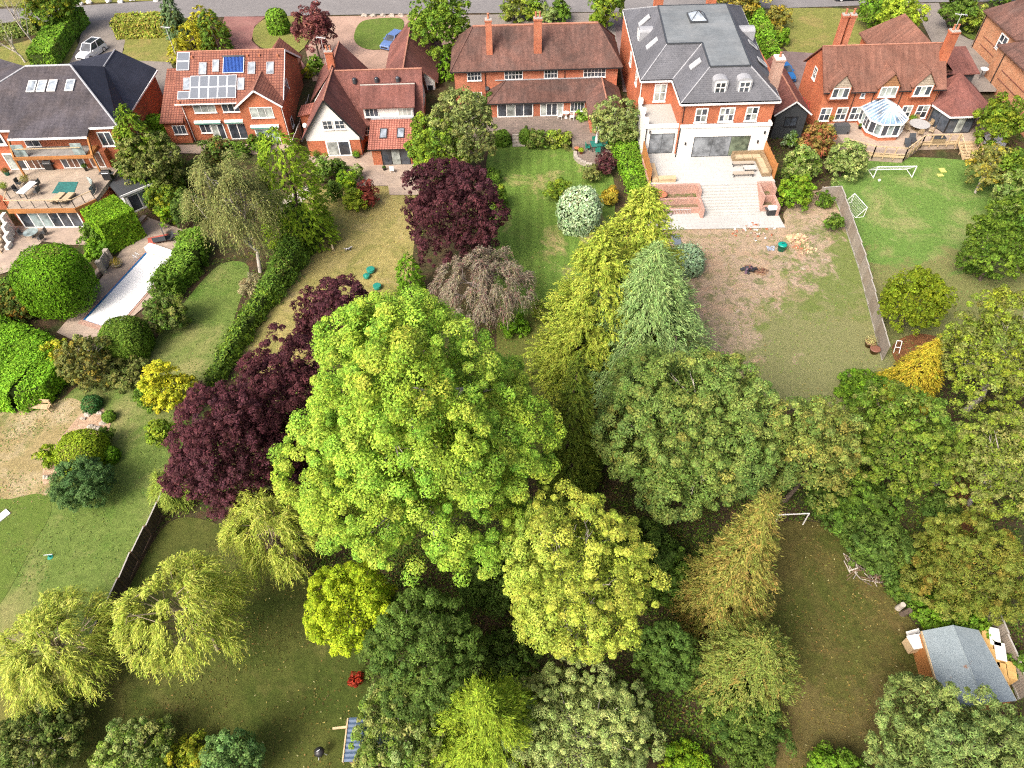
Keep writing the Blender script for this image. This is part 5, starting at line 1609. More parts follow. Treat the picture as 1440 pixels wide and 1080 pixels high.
# ------------------------------------------------------------------ palettes (leaf albedo)
ASH = [(0.29, 0.36, 0.06), (0.21, 0.32, 0.055), (0.13, 0.23, 0.04), (0.33, 0.35, 0.075)]
CHEST = [(0.135, 0.185, 0.055), (0.10, 0.155, 0.045), (0.20, 0.22, 0.075), (0.25, 0.21, 0.07), (0.15, 0.205, 0.075)]
LIME = [(0.32, 0.345, 0.08), (0.26, 0.305, 0.06), (0.18, 0.235, 0.05), (0.34, 0.335, 0.085)]
PURP = [(0.075, 0.024, 0.042), (0.05, 0.016, 0.028), (0.10, 0.032, 0.052), (0.06, 0.02, 0.03)]
GOLDC = [(0.36, 0.375, 0.08), (0.27, 0.31, 0.06), (0.19, 0.24, 0.045), (0.40, 0.39, 0.095)]
CEDAR = [(0.24, 0.32, 0.16), (0.19, 0.27, 0.12), (0.28, 0.34, 0.17)]
DARKG = [(0.065, 0.10, 0.026), (0.085, 0.13, 0.032), (0.055, 0.085, 0.024)]
MIDG = [(0.085, 0.14, 0.025), (0.12, 0.18, 0.03), (0.065, 0.11, 0.022)]
BRIGHTG = [(0.115, 0.215, 0.022), (0.15, 0.25, 0.028), (0.09, 0.17, 0.02)]
YELG = [(0.26, 0.29, 0.04), (0.19, 0.24, 0.035), (0.14, 0.19, 0.03)]
ACID = [(0.34, 0.37, 0.035), (0.27, 0.32, 0.03), (0.19, 0.25, 0.025)]
OLIVE = [(0.165, 0.165, 0.065), (0.12, 0.13, 0.05), (0.20, 0.19, 0.085)]
SAGE = [(0.23, 0.26, 0.115), (0.175, 0.215, 0.085), (0.29, 0.30, 0.145)]
BLUEG = [(0.25, 0.30, 0.24), (0.20, 0.25, 0.20), (0.30, 0.34, 0.28)]
GOLD = [(0.38, 0.31, 0.035), (0.31, 0.27, 0.035), (0.26, 0.25, 0.04)]
BRONZE = [(0.27, 0.205, 0.075), (0.21, 0.205, 0.06), (0.25, 0.155, 0.065), (0.14, 0.17, 0.045)]
WILL = [(0.38, 0.375, 0.09), (0.29, 0.32, 0.065), (0.47, 0.44, 0.15), (0.19, 0.235, 0.045)]
BIRCH = [(0.19, 0.19, 0.085), (0.15, 0.16, 0.07), (0.24, 0.22, 0.11)]
ORANGE = [(0.38, 0.22, 0.04), (0.32, 0.24, 0.04), (0.22, 0.18, 0.04)]
REDL = [(0.22, 0.045, 0.045), (0.16, 0.035, 0.045), (0.27, 0.07, 0.06)]

# ------------------------------------------------------------------ fences
def board_fence(label, pts, hgt, mat, pw=1.83, post=WOOD_GREY, gravel=CONC, z0=None, lean=0.0, cap=True, step=0.0):
    f = thing('board_fence', label, 'fence', (*pts[0], z0 if z0 is not None else T(pts[0][1])))
    for a, b in zip(pts[:-1], pts[1:]):
        L = math.dist(a, b)
        n = max(1, round(L / pw))
        u = V((b[0] - a[0], b[1] - a[1], 0)) / L
        v = V((-u.y, u.x, 0))
        for k in range(n):
            p = V((*a, 0)) + u * (L * k / n)
            q = V((*a, 0)) + u * (L * (k + 1) / n)
            g = z0 if z0 is not None else T(p.y)
            jog = V((0, 0, rng.normal() * .03 + step * (k % 2)))
            m = MB()
            yaw = (u + v * (.05 + .02 * rng.normal())).normalized()
            m.obox((p + q) / 2 + V((0, 0, g + .18 + (hgt - .18) / 2)) + jog, yaw * (L / n / 2 - .03), yaw.cross(V((0, 0, 1))) * .02, V((0, 0, (hgt - .2) / 2)))
            m.build('fence_panel', mat if k % 2 == 0 or mat is not WOOD_GREY else WOOD_GREY2, f)
            if cap: MB().obox((p + q) / 2 + V((0, 0, g + hgt)) + jog, yaw * (L / n / 2 - .02), yaw.cross(V((0, 0, 1))) * .045, V((0, 0, .025))).build('capping_rail', CONC, f)
            MB().obox((p + q) / 2 + V((0, 0, g + .08)), u * (L / n / 2 - .05), v * .03, V((0, 0, .1))).build('gravel_board', gravel, f)
            MB().obox(p + V((0, 0, g + hgt / 2)), u * .05, v * .06, V((0, 0, hgt / 2 + .06))).build('post', post, f)
    return f


board_fence('long weathered grey board fence between the bare ground and the worn lawn', [tuple(at(1150, 284, 0))[:2], tuple(at(1176, 283, 0))[:2], tuple(at(1208, 380, 0))[:2], tuple(at(1240, 508, 0))[:2]], 1.85, WOOD_GREY)
DKW = bricky('dark_plank_timber', (0.15, 0.11, 0.08), (0.11, 0.08, 0.06), (0.04, 0.03, 0.02), .25, 3.0, .02, .9, bump_s=.5, offset=0.0)
board_fence('dark plank fence leaning between the left lawn and the shaded lawn', [tuple(at(256, 655, 0))[:2], tuple(at(232, 720, 0))[:2], tuple(at(196, 790, 0))[:2], tuple(at(140, 905, 0))[:2]], 1.45, DKW, 2.2, WOOD_BROWN, WOOD_BROWN)
board_fence('timber side fence between the solar panel house and the white gabled house', [(-25.2, 77.0), (-25.0, 88.5)], 1.6, WOOD_GREY, z0=0)
board_fence('pale grey board fence beside the felt roofed shed', [tuple(at(1386, 868, 0))[:2], tuple(at(1432, 985, 0))[:2]], 1.6, WOOD_GREY)
board_fence('short grey board fence beside the orange brown mulch', [tuple(at(1300, 690, 0))[:2], tuple(at(1330, 678, 0))[:2]], 1.4, WOOD_GREY)

# ------------------------------------------------------------------ covered pool
A_, B2, C2, D2 = (V((*p, 0)) for p in ((-37.4, 58.9), (-34.0, 57.2), (-36.7, 47.6), (-40.2, 49.1)))
pool = thing('swimming_pool', 'long swimming pool closed by a white slatted cover', 'pool', tuple((A_ + C2) / 2))
ctr = (A_ + B2 + C2 + D2) / 4


def grow(p, d): return p + (p - ctr).normalized() * d


MB().prism([(grow(p, .55).x, grow(p, .55).y) for p in (D2, C2, B2, A_)], -.2, .12).build('coping', BRICK_PALE, pool)
MB().prism([(p.x, p.y) for p in (D2, C2, B2, A_)], -.1, .135).build('water_edge', plain('pool_blue', (0.03, 0.12, 0.28), .1, .1), pool)
ins = V((.28, -.10, 0))
COVER = plain('white_pool_cover', (0.72, 0.72, 0.71), .6, .05)
nsl = 26
for k in range(nsl):
    t0, t1 = k / nsl, (k + .96) / nsl
    e0, e1 = A_ + ins, B2
    f0, f1 = D2 + ins, C2
    pts = [e0.lerp(f0, t0), e0.lerp(f0, t1), e1.lerp(f1, t1), e1.lerp(f1, t0)]
    MB().prism([(p.x, p.y) for p in pts], .1, .165).build('cover_slat', COVER, pool)
u = (B2 - A_).normalized(); n_ = V((-u.y, u.x, 0))
MB().obox((A_ + B2) / 2 + n_ * .55 + V((0, 0, .38)), u * 1.95, n_ * .42, V((0, 0, .3))).build('cover_roller_box', WHITE, pool)
m = MB()
for s in (0, .45):
    q = A_.lerp(D2, .1 + s / 11) - u * .25
    m.tube(q + V((0, 0, .1)), q + V((0, 0, .85)), .03); m.tube(q + V((0, 0, .85)), q + u * .5 + V((0, 0, .7)), .03)
m.build('handrail', ALU, pool)
w_ = thing('low_wall', 'low brick edged wall with bench slab along the pool terrace', 'wall', tuple(at(170, 365, 0)))
for a, b in (((128, 400), (152, 372)), ((172, 345), (206, 308))):
    p, q = at(*a), at(*b)
    MB().bar(p + V((0, 0, .22)), q + V((0, 0, .22)), .4, .44).build('wall_section', BRICK_PALE, w_)
    MB().bar(p + V((0, 0, .47)), q + V((0, 0, .47)), .5, .07).build('coping', PAVE, w_)
o = thing('garden_gate', 'grey panelled garden gate between stone piers on the pool terrace', 'gate', tuple(at(150, 378, 0)))
p, q = at(147, 384), at(157, 368)
MB().bar(p + V((0, 0, .75)), q + V((0, 0, .75)), .08, 1.4).build('gate_panel', plain('grey_panel', (0.27, 0.25, 0.23), .8, .2), o)
for k in (p, q): MB().box(k.x - .22, k.x + .22, k.y - .22, k.y + .22, 0, 1.55).build('pier', STONE, o)


def pot(label, p, r, h, pal, name='potted_plant', mat=TERRA, spread=1.6, group=None):
    o = thing(name, label, 'plant pot', tuple(p), group)
    MB().lathe(tuple(p), [(r * .7, 0), (r, h), (r * 1.1, h), (r * 1.1, h + .05), (r * .85, h + .05)], 14).build('pot', mat, o, True)
    if pal is not None:
        n = 700
        d = unit(n); d[:, 2] = np.abs(d[:, 2])
        q = np.array(p) + np.array([0, 0, h + .05]) + d * r * spread * (.4 + .6 * rng.random((n, 1)))
        leaf_mesh('foliage', leaf_quads(q, nz(d + .6 * unit(n)), .09, .05), colours(pal, n, 1), o)
    return o


pot('round stone bowl of orange flowers on the pool terrace', at(166, 375, 0), .45, .35, ORANGE, 'flower_bowl', STONE)
o = thing('sun_lounger', 'dark grey folding sun lounger on a red mat by the pool', 'sun lounger', tuple(at(230, 340, 0)))
p = at(230, 340, 0)
MB().obox(p + V((-.6, .35, .08)), (1.0, .35, 0), (-.25, .6, 0), (0, 0, .015)).build('mat', plain('red_mat', (0.42, 0.10, 0.07), .9), o)
MB().obox(p + V((0, 0, .38)), (.95, .25, 0), (-.2, .35, 0), (0, 0, .05)).build('seat', DARKGREY, o)
MB().obox(p + V((.95, .2, .62)), (.3, .1, .3), (-.2, .35, 0), (0, 0, .05)).build('backrest', DARKGREY, o)
MB().obox(p + V((.1, .5, .9)), (.05, .02, .5), (.5, -.9, .0), (.02, .02, 0)).build('sunshade', DARKGREY, o)
for a, b in ((-.7, -.3), (-.8, .2), (.7, 0), (.6, .5)): MB().tube(p + V((a, b, 0.05)), p + V((a, b, .38)), .03).build('leg', BLACK, o)


# ------------------------------------------------------------------ furniture helpers
def chair(label, p, ang, mat=DARKGREY, cush=None, name='garden_chair', group=None):
    o = thing(name, label, 'chair', tuple(p), group)
    c, s = math.cos(ang), math.sin(ang)
    def P_(a, b, z): return V((p[0] + a * c - b * s, p[1] + a * s + b * c, p[2] + z))
    ux, uy = V((c, s, 0)), V((-s, c, 0))
    MB().obox(P_(0, 0, .42), ux * .25, uy * .25, V((0, 0, .04))).build('seat', cush or mat, o)
    MB().obox(P_(0, .25, .7), ux * .25, uy * .03, V((0, 0, .27))).build('backrest', mat, o)
    for a in (-.22, .22):
        for b in (-.22, .22): MB().tube(P_(a, b, 0), P_(a, b, .4), .025, .025, 5).build('leg', mat, o)
        MB().obox(P_(a, 0, .62), ux * .025, uy * .24, V((0, 0, .02))).build('armrest', mat, o)
    return o


def table(label, p, w, d, ang, top, legm, hgt=.74, round_=False, name='garden_table'):
    o = thing(name, label, 'table', tuple(p))
    c, s = math.cos(ang), math.sin(ang)
    ux, uy = V((c, s, 0)), V((-s, c, 0))
    p = V(p)
    if round_:
        MB().lathe(tuple(p), [(w * .96, hgt - .05), (w, hgt - .03), (w, hgt), (w * .98, hgt + .01)], 24).build('tabletop', top, o)
        MB().lathe(tuple(p), [(w * .5, 0), (w * .45, .05), (.08, .1), (.07, hgt - .05)], 12).build('pedestal', legm, o)
    else:
        for k in range(2): MB().obox(p + uy * (d * (.25 if k else -.25)) + V((0, 0, hgt)), ux * w / 2, uy * (d / 4 - .015), V((0, 0, .03))).build('tabletop', top, o)
        for a in (-.42, .42):
            for b in (-.42, .42): MB().obox(p + ux * (w * a) + uy * (d * b) + V((0, 0, hgt / 2 - .02)), ux * .04, uy * .04, V((0, 0, hgt / 2 - .02))).build('leg', legm, o)
    return o


# upper deck
D0 = 2.8
table('white topped dining table on the upper deck', at(43, 272, D0), .95, 2.3, -.25, plain('white_tabletop', (0.7, 0.7, 0.69), .4, .04), DARKGREY)
for k, (x, y) in enumerate(((30, 262), (27, 272), (55, 263), (54, 274))):
    chair('dark woven chair at the white topped deck table', at(x, y, D0), (math.pi / 2 if k < 2 else -math.pi / 2) - .25, DARKGREY, group='chairs at the deck table')
rug = thing('outdoor_rug', 'teal green outdoor rug on the upper deck', 'rug', tuple(at(92, 262, D0)))
rp = [at(73, 272, D0), at(104, 272, D0), at(110, 256, D0), at(83, 256, D0)]
MB().prism([(p.x, p.y) for p in rp], D0 + .01, D0 + .03).build('pile', plain('teal_rug', (0.02, 0.13, 0.12), .9, .3, 3), rug)
for k, (x, y) in enumerate(((84, 281), (97, 281))):
    p = at(x, y, D0)
    o = thing('sun_lounger', 'tan cushioned sun lounger on the upper deck', 'sun lounger', tuple(p), 'loungers on the upper deck')
    a = V((.22, .97, 0)); b = V((.97, -.22, 0))
    MB().obox(p + V((0, 0, .34)), b * .36, a * .8, V((0, 0, .07))).build('mattress', CUSHION, o)
    MB().obox(p - a * 1.0 + V((0, 0, .5)), b * .36, a * .22 + V((0, 0, -.16)), V((0, .03, .07))).build('backrest', CUSHION, o)
    MB().obox(p + V((0, 0, .22)), b * .34, a * .95, V((0, 0, .03))).build('frame', DARKGREY, o)
    for s in (-.3, .3):
        for t_ in (-.8, .8): MB().tube(p + b * s + a * t_, p + b * s + a * t_ + V((0, 0, .22)), .03, .03, 5).build('leg', DARKGREY, o)
o = thing('windbreak', 'curved glass windbreak screen on the upper deck', 'screen', tuple(at(125, 272, D0)))
for k in range(5):
    a0, a1 = -.3 + k * .32, -.3 + (k + 1) * .32
    c = at(114, 272, D0)
    p, q = c + V((1.5 * math.cos(a0), 1.7 * math.sin(a0), 0)), c + V((1.5 * math.cos(a1), 1.7 * math.sin(a1), 0))
    MB().bar(p + V((0, 0, .5)), q + V((0, 0, .5)), .02, .9).build('pane', GLASS_G, o)
    MB().tube(p, p + V((0, 0, 1.0)), .03, .03, 6).build('post', DARKGREY, o)
pot('tall brown potted shrub by the deck table', at(38, 258, D0), .28, .45, BRONZE, mat=STONE, spread=2.4)
pot('yellow green potted plant at the end of the upper deck', at(8, 268, D0), .28, .45, YELG, mat=STONE, spread=2.2)
pot('red flowering pot plant against the balcony house wall', at(11, 246, D0), .3, .4, REDL + MIDG, mat=GREENPL, spread=1.5)
pot('dark leafy pot plant between the folding doors', at(122, 240, D0), .2, .5, DARKG, mat=BLACK, spread=1.8)


def barbecue(label, p, lid=DARKGREY, sc=1.0):
    o = thing('barbecue', label, 'barbecue', tuple(p)); p = V(p)
    MB().box(p.x - .45 * sc, p.x + .45 * sc, p.y - .28 * sc, p.y + .28 * sc, p.z + .1, p.z + .8 * sc).build('cabinet', BLACK, o)
    MB().hexa([p + V((a * .48 * sc, b * .3 * sc, .8 * sc)) for a, b in ((-1, -1), (1, -1), (1, 1), (-1, 1))], [p + V((a * .44 * sc, b * .16 * sc, 1.1 * sc)) for a, b in ((-1, -1), (1, -1), (1, 1), (-1, 1))]).build('lid', lid, o)
    for s in (-1, 1):
        MB().box(p.x + s * .62 * sc - .17 * sc, p.x + s * .62 * sc + .17 * sc, p.y - .25 * sc, p.y + .25 * sc, p.z + .76 * sc, p.z + .8 * sc).build('side_shelf', DARKGREY, o)
        MB().tube(p + V((s * .4 * sc, -.2 * sc, .08)), p + V((s * .4 * sc, .2 * sc, .08)), .08, .08, 8).build('wheel', BLACK, o)
    MB().tube(p + V((-.35 * sc, -.33 * sc, .92 * sc)), p + V((.35 * sc, -.33 * sc, .92 * sc)), .02, .02, 6).build('handle', ALU, o)
    return o


barbecue('black barbecue standing against the balcony house doors', at(72, 238, D0))
barbecue('black covered barbecue at the hedge end of the upper deck', at(154, 252, D0), BLACK)
table('round glass table on the pale lower patio', at(48, 334, 0), .75, 0, 0, GLASS_G, DARKGREY, round_=True)
for k, (dx, dy, a) in enumerate(((-1.1, .2, 1.57), (1.1, .3, -1.57), (1.2, -.7, -2.0))):
    p = at(48, 334, 0) + V((dx, dy, 0)); chair('dark chair at the round glass table', p, a, DARKGREY, group='chairs at the glass table')

# ------------------------------------------------------------------ left lawn things
p = at(60, 576, 0)
o = thing('garden_bench', 'pale wooden garden bench on the dry brown lawn', 'bench', tuple(p))
for k in range(4): MB().obox(p + V((0, -.2 + .14 * k, .44)), (.85, -.10, 0), (.006, .055, 0), (0, 0, .02)).build('seat_slat', WOOD_PALE, o)
for k in range(3): MB().obox(p + V((.03, .36 + .02 * k, .58 + .13 * k)), (.85, -.10, 0), (.0, .02, 0), (0, 0, .05)).build('back_slat', WOOD_PALE, o)
for s in (-.82, .82):
    for b in (-.25, .33): MB().box(p.x + s - .04, p.x + s + .04, p.y + b - s * .12 - .04, p.y + b - s * .12 + .04, 0, .92 if b > 0 else .62).build('leg', WOOD_PALE, o)
    MB().obox(p + V((s, .03 - s * .12, .64)), (.04, 0, 0), (0, .32, 0), (0, 0, .025)).build('armrest', WOOD_PALE, o)
for k, (x, y, r) in enumerate(((124, 584, .35), (140, 582, .3), (128, 601, .32), (137, 604, .4), (118, 590, .25), (145, 596, .3), (66, 672, .28))):
    p = at(x, y, 0)
    o = thing('garden_rock', 'pale rockery stone on the pinkish gravel bed', 'rock', tuple(p), 'rockery stones')
    m = MB(); m.ball((p.x, p.y, .1), r, r * .7, r * .6, 7, 4)
    m.v = [tuple(np.array(v) + rng.normal(size=3) * r * .12) for v in m.v]
    m.build('stone', STONE, o)
p = at(71, 784, 0)
o = thing('lawn_sprinkler', 'small green lawn sprinkler on the left lawn', 'sprinkler', tuple(p))
MB().lathe(tuple(p), [(.22, 0), (.2, .05), (.05, .08), (.04, .35)], 10).build('base', GREENPL, o)
MB().bar(p + V((-.3, 0, .36)), p + V((.3, .06, .36)), .05, .05).build('arm', ALU, o)
p = at(2, 728, 0)
o = thing('stone_slab', 'white stone slab lying on the left lawn edge', 'slab', tuple(p))
MB().obox(p + V((0, 0, .06)), (.35, .5, 0), (-.25, .2, 0), (0, 0, .06)).build('slab', RENDER_W, o)

# ------------------------------------------------------------------ parched lawn things
def small_dog(label, p, ang, coat, coat2):
    """one continuous body grown from a jointed skeleton"""
    o = thing('dog', label, 'dog', tuple(p))
    c, s = math.cos(ang), math.sin(ang)
    J = [((0, 0, .30), .10), ((.20, 0, .31), .11), ((-.22, 0, .30), .095), ((.32, 0, .40), .07), ((.40, 0, .47), .075), ((.50, 0, .44), .04), ((-.34, 0, .40), .03), ((-.42, 0, .50), .018)]
    E = [(0, 1), (0, 2), (1, 3), (3, 4), (4, 5), (2, 6), (6, 7)]
    for x, par in ((.20, 1), (-.22, 2)):
        for y in (-.07, .07):
            k = len(J)
            J += [((x + (.03 if par == 2 else 0), y, .22), .05), ((x - (.05 if par == 2 else 0), y, .11), .03), ((x + .01, y, .02), .032)]
            E += [(par, k), (k, k + 1), (k + 1, k + 2)]
    for y in (-.05, .05):
        J.append(((.37, y, .55), .022)); E.append((4, len(J) - 1))
    me = bpy.data.meshes.new('body')
    me.from_pydata([(a * c - b * s, a * s + b * c, z) for (a, b, z), r in J], E, [])
    b = link('body', me, o)
    sk = b.modifiers.new('skin', 'SKIN')
    for i, (_, r) in enumerate(J):
        me.skin_vertices[0].data[i].radius = (r, r)
    me.skin_vertices[0].data[0].use_root = True
    ss = b.modifiers.new('subd', 'SUBSURF'); ss.levels = ss.render_levels = 2
    m, nt, bs = new_mat('dog_coat_' + label.split()[1])
    vec = mapping(nt, 'Object'); n = noise(nt, vec, 5.0, 2); r_ = ramp(nt, [(.45, coat), (.55, coat2)])
    nt.links.new(n.outputs['Fac'], r_.inputs[0]); nt.links.new(r_.outputs[0], bs.inputs['Base Color']); bs.inputs['Roughness'].default_value = .9
    me.materials.append(m)
    return o


small_dog('small cream dog standing on the parched lawn', at(469, 352, 0), 1.9, (0.62, 0.52, 0.34), (0.55, 0.44, 0.27))
small_dog('small black and white dog standing on the parched lawn', at(490, 353, 0), .2, (0.02, 0.02, 0.02), (0.55, 0.54, 0.55))
for k, (x, y, r, lab) in enumerate(((522, 383, .42, 'open green plastic tub on the parched lawn'), (516, 391, .33, 'closed green plastic ball planter on the parched lawn'), (531, 406, .4, 'green plastic tub half under the purple tree'))):
    p = at(x, y, 0); o = thing('plastic_tub', lab, 'tub', tuple(p))
    MB().lathe(tuple(p), [(r * .7, 0), (r, r * .5), (r * .95, r), (r * .8, r * 1.1)] + ([(r * .75, r * .7), (r * .6, r * .3)] if k != 1 else [(r * .5, r * 1.35), (r * .1, r * 1.45)]), 16).build('shell', GREENPL, o, True)
    MB().lathe((p.x, p.y, p.z + r * 1.02), [(r * .97, 0), (r * 1.0, .04), (r * .85, .06)], 16).build('rim', GREENPL, o)
chair('white garden chair on the pink buff patio', at(552, 243, 0), math.pi, WHITE)
pot('black pot beside the folding doors', at(541, 240, 0), .22, .4, DARKG, mat=BLACK, spread=1.0)
pot('dark trough of plants below the white gable', at(502, 222, 0), .4, .35, BRIGHTG, mat=BLACK)
pot('dark pot with climbing plant on the white gable house', at(446, 222, 0), .3, .35, MIDG, mat=BLACK, spread=2.2)

# ------------------------------------------------------------------ two chimney house terrace
table('white bistro table on the brown terrace', at(796, 166, .8), .4, 0, 0, WHITE, WHITE, round_=True)
chair('white bistro chair by the extension door', at(787, 167, .8), 1.57, WHITE)
chair('white bistro chair beside the flowering bush', at(804, 168, .8), -1.57, WHITE)
p = at(838, 210, .28)
table('green square table on the round patio', p, 1.3, 1.3, .1, plain('green_table', (0.02, 0.16, 0.13), .5), DARKGREY)
o = thing('parasol', 'closed white parasol standing in the green table', 'parasol', (p.x, p.y, .28))
MB().tube((p.x, p.y, .3), (p.x, p.y, 2.6), .025, .025, 6).build('pole', ALU, o)
MB().lathe((p.x, p.y, 1.1), [(.09, 0), (.2, .08), (.16, .6), (.1, 1.1), (.03, 1.45)], 10).build('canopy', WHITE, o, True)
for a in range(4): chair('green chair around the green square table', (p.x + 1.0 * math.cos(a * 1.57 + .1), p.y + 1.0 * math.sin(a * 1.57 + .1), .28), a * 1.57 + .1 - 1.57, GREENPL, group='green chairs on the round patio')
pot('terracotta pot on the edge of the round patio', at(811, 212, .28), .28, .35, None)
pot('yellow leaved potted plant on the edge of the round patio', at(817, 216, .28), .25, .35, ACID)
pot('dark urn on the brown terrace by the clipped ball', at(740, 184, .8), .2, .45, DARKG, mat=BLACK, spread=1.0)

# ------------------------------------------------------------------ white terrace things
Z5 = 1.9
o = thing('corner_sofa', 'tan wicker corner sofa on the white raised terrace', 'sofa', (27, 68.5, Z5))
MB().box(25.2, 28.6, 69.6, 70.5, Z5 + .05, Z5 + .4).build('back_section', WICKER, o); MB().box(27.7, 28.6, 66.6, 69.6, Z5 + .05, Z5 + .4).build('side_section', WICKER, o)
MB().box(25.2, 28.62, 70.3, 70.52, Z5 + .4, Z5 + .85).build('backrest', WICKER, o); MB().box(28.4, 28.62, 66.6, 70.3, Z5 + .4, Z5 + .85).build('backrest', WICKER, o); MB().box(25.15, 25.35, 69.6, 70.3, Z5 + .4, Z5 + .7).build('armrest', WICKER, o)
for k in range(3): MB().box(25.4 + k * .97, 26.32 + k * .97, 69.62, 70.28, Z5 + .4, Z5 + .52).build('cushion', CUSHION, o)
for k in range(3): MB().box(27.72, 28.38, 66.65 + k * .97, 67.57 + k * .97, Z5 + .4, Z5 + .52).build('cushion', CUSHION, o)
def bench(label, x0, x1, y0, y1, z):
    o = thing('low_bench', label, 'bench', ((x0 + x1) / 2, (y0 + y1) / 2, z))
    MB().box(x0, x1, y0, y1, z + .36, z + .44).build('seat', plain('greige_bench', (0.36, 0.31, 0.25), .8), o)
    for x in (x0 + .08, x1 - .08):
        for y in (y0 + .06, y1 - .06): MB().box(x - .04, x + .04, y - .04, y + .04, z, z + .36).build('leg', DARKGREY, o)
bench('low bench facing the wicker corner sofa', 25.0, 27.3, 68.6, 69.1, Z5)
bench('grey low bench at the step edge of the raised terrace', 24.6, 26.8, 66.6, 67.1, Z5)
o = thing('coffee_table', 'white low coffee table between the terrace benches', 'table', (26.6, 67.9, Z5))
MB().box(26.0, 27.3, 67.5, 68.3, Z5 + .34, Z5 + .4).build('tabletop', PAVE_WHITE, o)
for x in (26.1, 27.2):
    for y in (67.6, 68.2): MB().box(x - .04, x + .04, y - .04, y + .04, Z5, Z5 + .34).build('leg', DARKGREY, o)
o = thing('bench_seat', 'pale timber corner bench by the orange privacy screen', 'bench', (16.4, 67, Z5))
MB().box(15.7, 16.4, 66.5, 69.2, Z5 + .35, Z5 + .45).build('seat', WOOD_PALE, o); MB().box(16.4, 18.3, 66.0, 66.7, Z5 + .35, Z5 + .45).build('seat', WOOD_PALE, o); MB().box(15.75, 16.35, 66.1, 69.1, Z5, Z5 + .35).build('base', WOOD_PALE, o); MB().box(16.4, 18.25, 66.05, 66.65, Z5, Z5 + .35).build('base', WOOD_PALE, o)
pot('large terracotta bowl in the brick planter', (16.6, 64.8, .95), .62, .35, None, 'terracotta_bowl')
# bicycle
p = at(934, 304, .06)
o = thing('bicycle', 'black bicycle parked in front of the long brick planter', 'bicycle', tuple(p))
for s in (-.52, .52):
    m = MB(); c = p + V((s, 0, .34))
    for k in range(18):
        a0, a1 = k * math.pi / 9, (k + 1) * math.pi / 9
        m.tube(c + V((.33 * math.cos(a0), 0, .33 * math.sin(a0))), c + V((.33 * math.cos(a1), 0, .33 * math.sin(a1))), .028, .028, 5, caps=False)
    wl = m.build('wheel', BLACK, o)
    m = MB()
    for k in range(8): m.tube(c, c + V((.32 * math.cos(k * .785), 0, .32 * math.sin(k * .785))), .006, .006, 3)
    m.build('spoke', ALU, wl)
m = MB()
Q = {'r': (-.52, .34), 'b': (-.05, .32), 's': (-.18, .86), 'h': (.36, .84), 'f': (.52, .34), 't': (.40, .70)}
q3 = lambda k: p + V((Q[k][0], 0, Q[k][1]))
for a, b in (('r', 'b'), ('b', 's'), ('r', 's'), ('s', 'h'), ('b', 't'), ('h', 'f')): m.tube(q3(a), q3(b), .022, .022, 6)
m.build('frame', DARKGREY, o)
MB().box(p.x - .32, p.x - .06, p.y - .07, p.y + .07, p.z + .88, p.z + .94).build('saddle', BLACK, o)
MB().tube(q3('h') + V((0, -.28, .1)), q3('h') + V((0, .28, .1)), .02).build('handlebar', BLACK, o)
barbecue('black and white barbecue beside the narrow brick planter', at(1084, 302, .06), WHITE)
o = thing('bike_rack', 'grey wire rack against the long brick planter', 'rack', (18.4, 62.75, .06))
for k in range(14): MB().tube((17.3 + k * .17, 62.7, .06), (17.3 + k * .17, 62.7, .75), .015, .015, 4).build('wire', ALU, o)
MB().bar((17.3, 62.7, .76), (19.5, 62.7, .76), .04, .04).build('top_rail', ALU, o)
o = thing('rubber_mat', 'dark blue grey mat lying on the dirt below the white patio', 'mat', tuple(at(952, 338, 0)))
p = at(951, 338, 0); MB().obox(p + V((0, 0, .09)), (.42, 0, 0), (0, .8, 0), (0, 0, .05)).build('mat', plain('blue_grey_mat', (0.12, 0.15, 0.18), .8), o)
# bare ground clutter
p = at(1098, 352, 0)
o = thing('plastic_bin', 'teal green plastic bin on the bare ground', 'bin', tuple(p))
MB().lathe(tuple(p), [(.34, 0), (.42, .7), (.46, .7), (.46, .78), (.3, .84), (.05, .86)], 14).build('tub', plain('teal_plastic', (0.0, 0.26, 0.20), .4), o, True)
MB().box(p.x - .12, p.x + .12, p.y - .02, p.y + .02, .84, .92).build('handle', BLACK, o)
o = thing('tarpaulin', 'crumpled blue grey sheet beside the teal bin', 'sheet', tuple(at(1084, 349, 0)))
p = at(1084, 350, 0); m = MB()
for i in range(4):
    for j in range(4):
        h4 = [V((p.x - .4 + .2 * a, p.y - .35 + .18 * b, .06 + .07 * math.sin(a * 2.1 + b * 1.7))) for a, b in ((i, j), (i + 1, j), (i + 1, j + 1), (i, j + 1))]
        m.poly(h4)
m.build('sheet', plain('blue_grey_sheet', (0.27, 0.31, 0.38), .6), o)


def pile(label, name, cat, x, y, n, spread, size, mats, part, z=0.0, flat=.35, long=2.5):
    p = at(x, y, z); o = thing(name, label, cat, tuple(p))
    for k in range(n):
        a = rng.random() * 6.28; r = spread * math.sqrt(rng.random())
        c = V((p.x + r * math.cos(a), p.y + r * math.sin(a) * .7, z + size * .5 + (spread - r) * flat * rng.random()))
        d = V(unit(1)[0] * np.array([1, 1, .35])).normalized()
        MB().bar(c - d * size * long / 2, c + d * size * long / 2, size * (.5 + .6 * rng.random()), size * (.4 + .5 * rng.random())).build(part, mats[k % len(mats)], o)
    return o


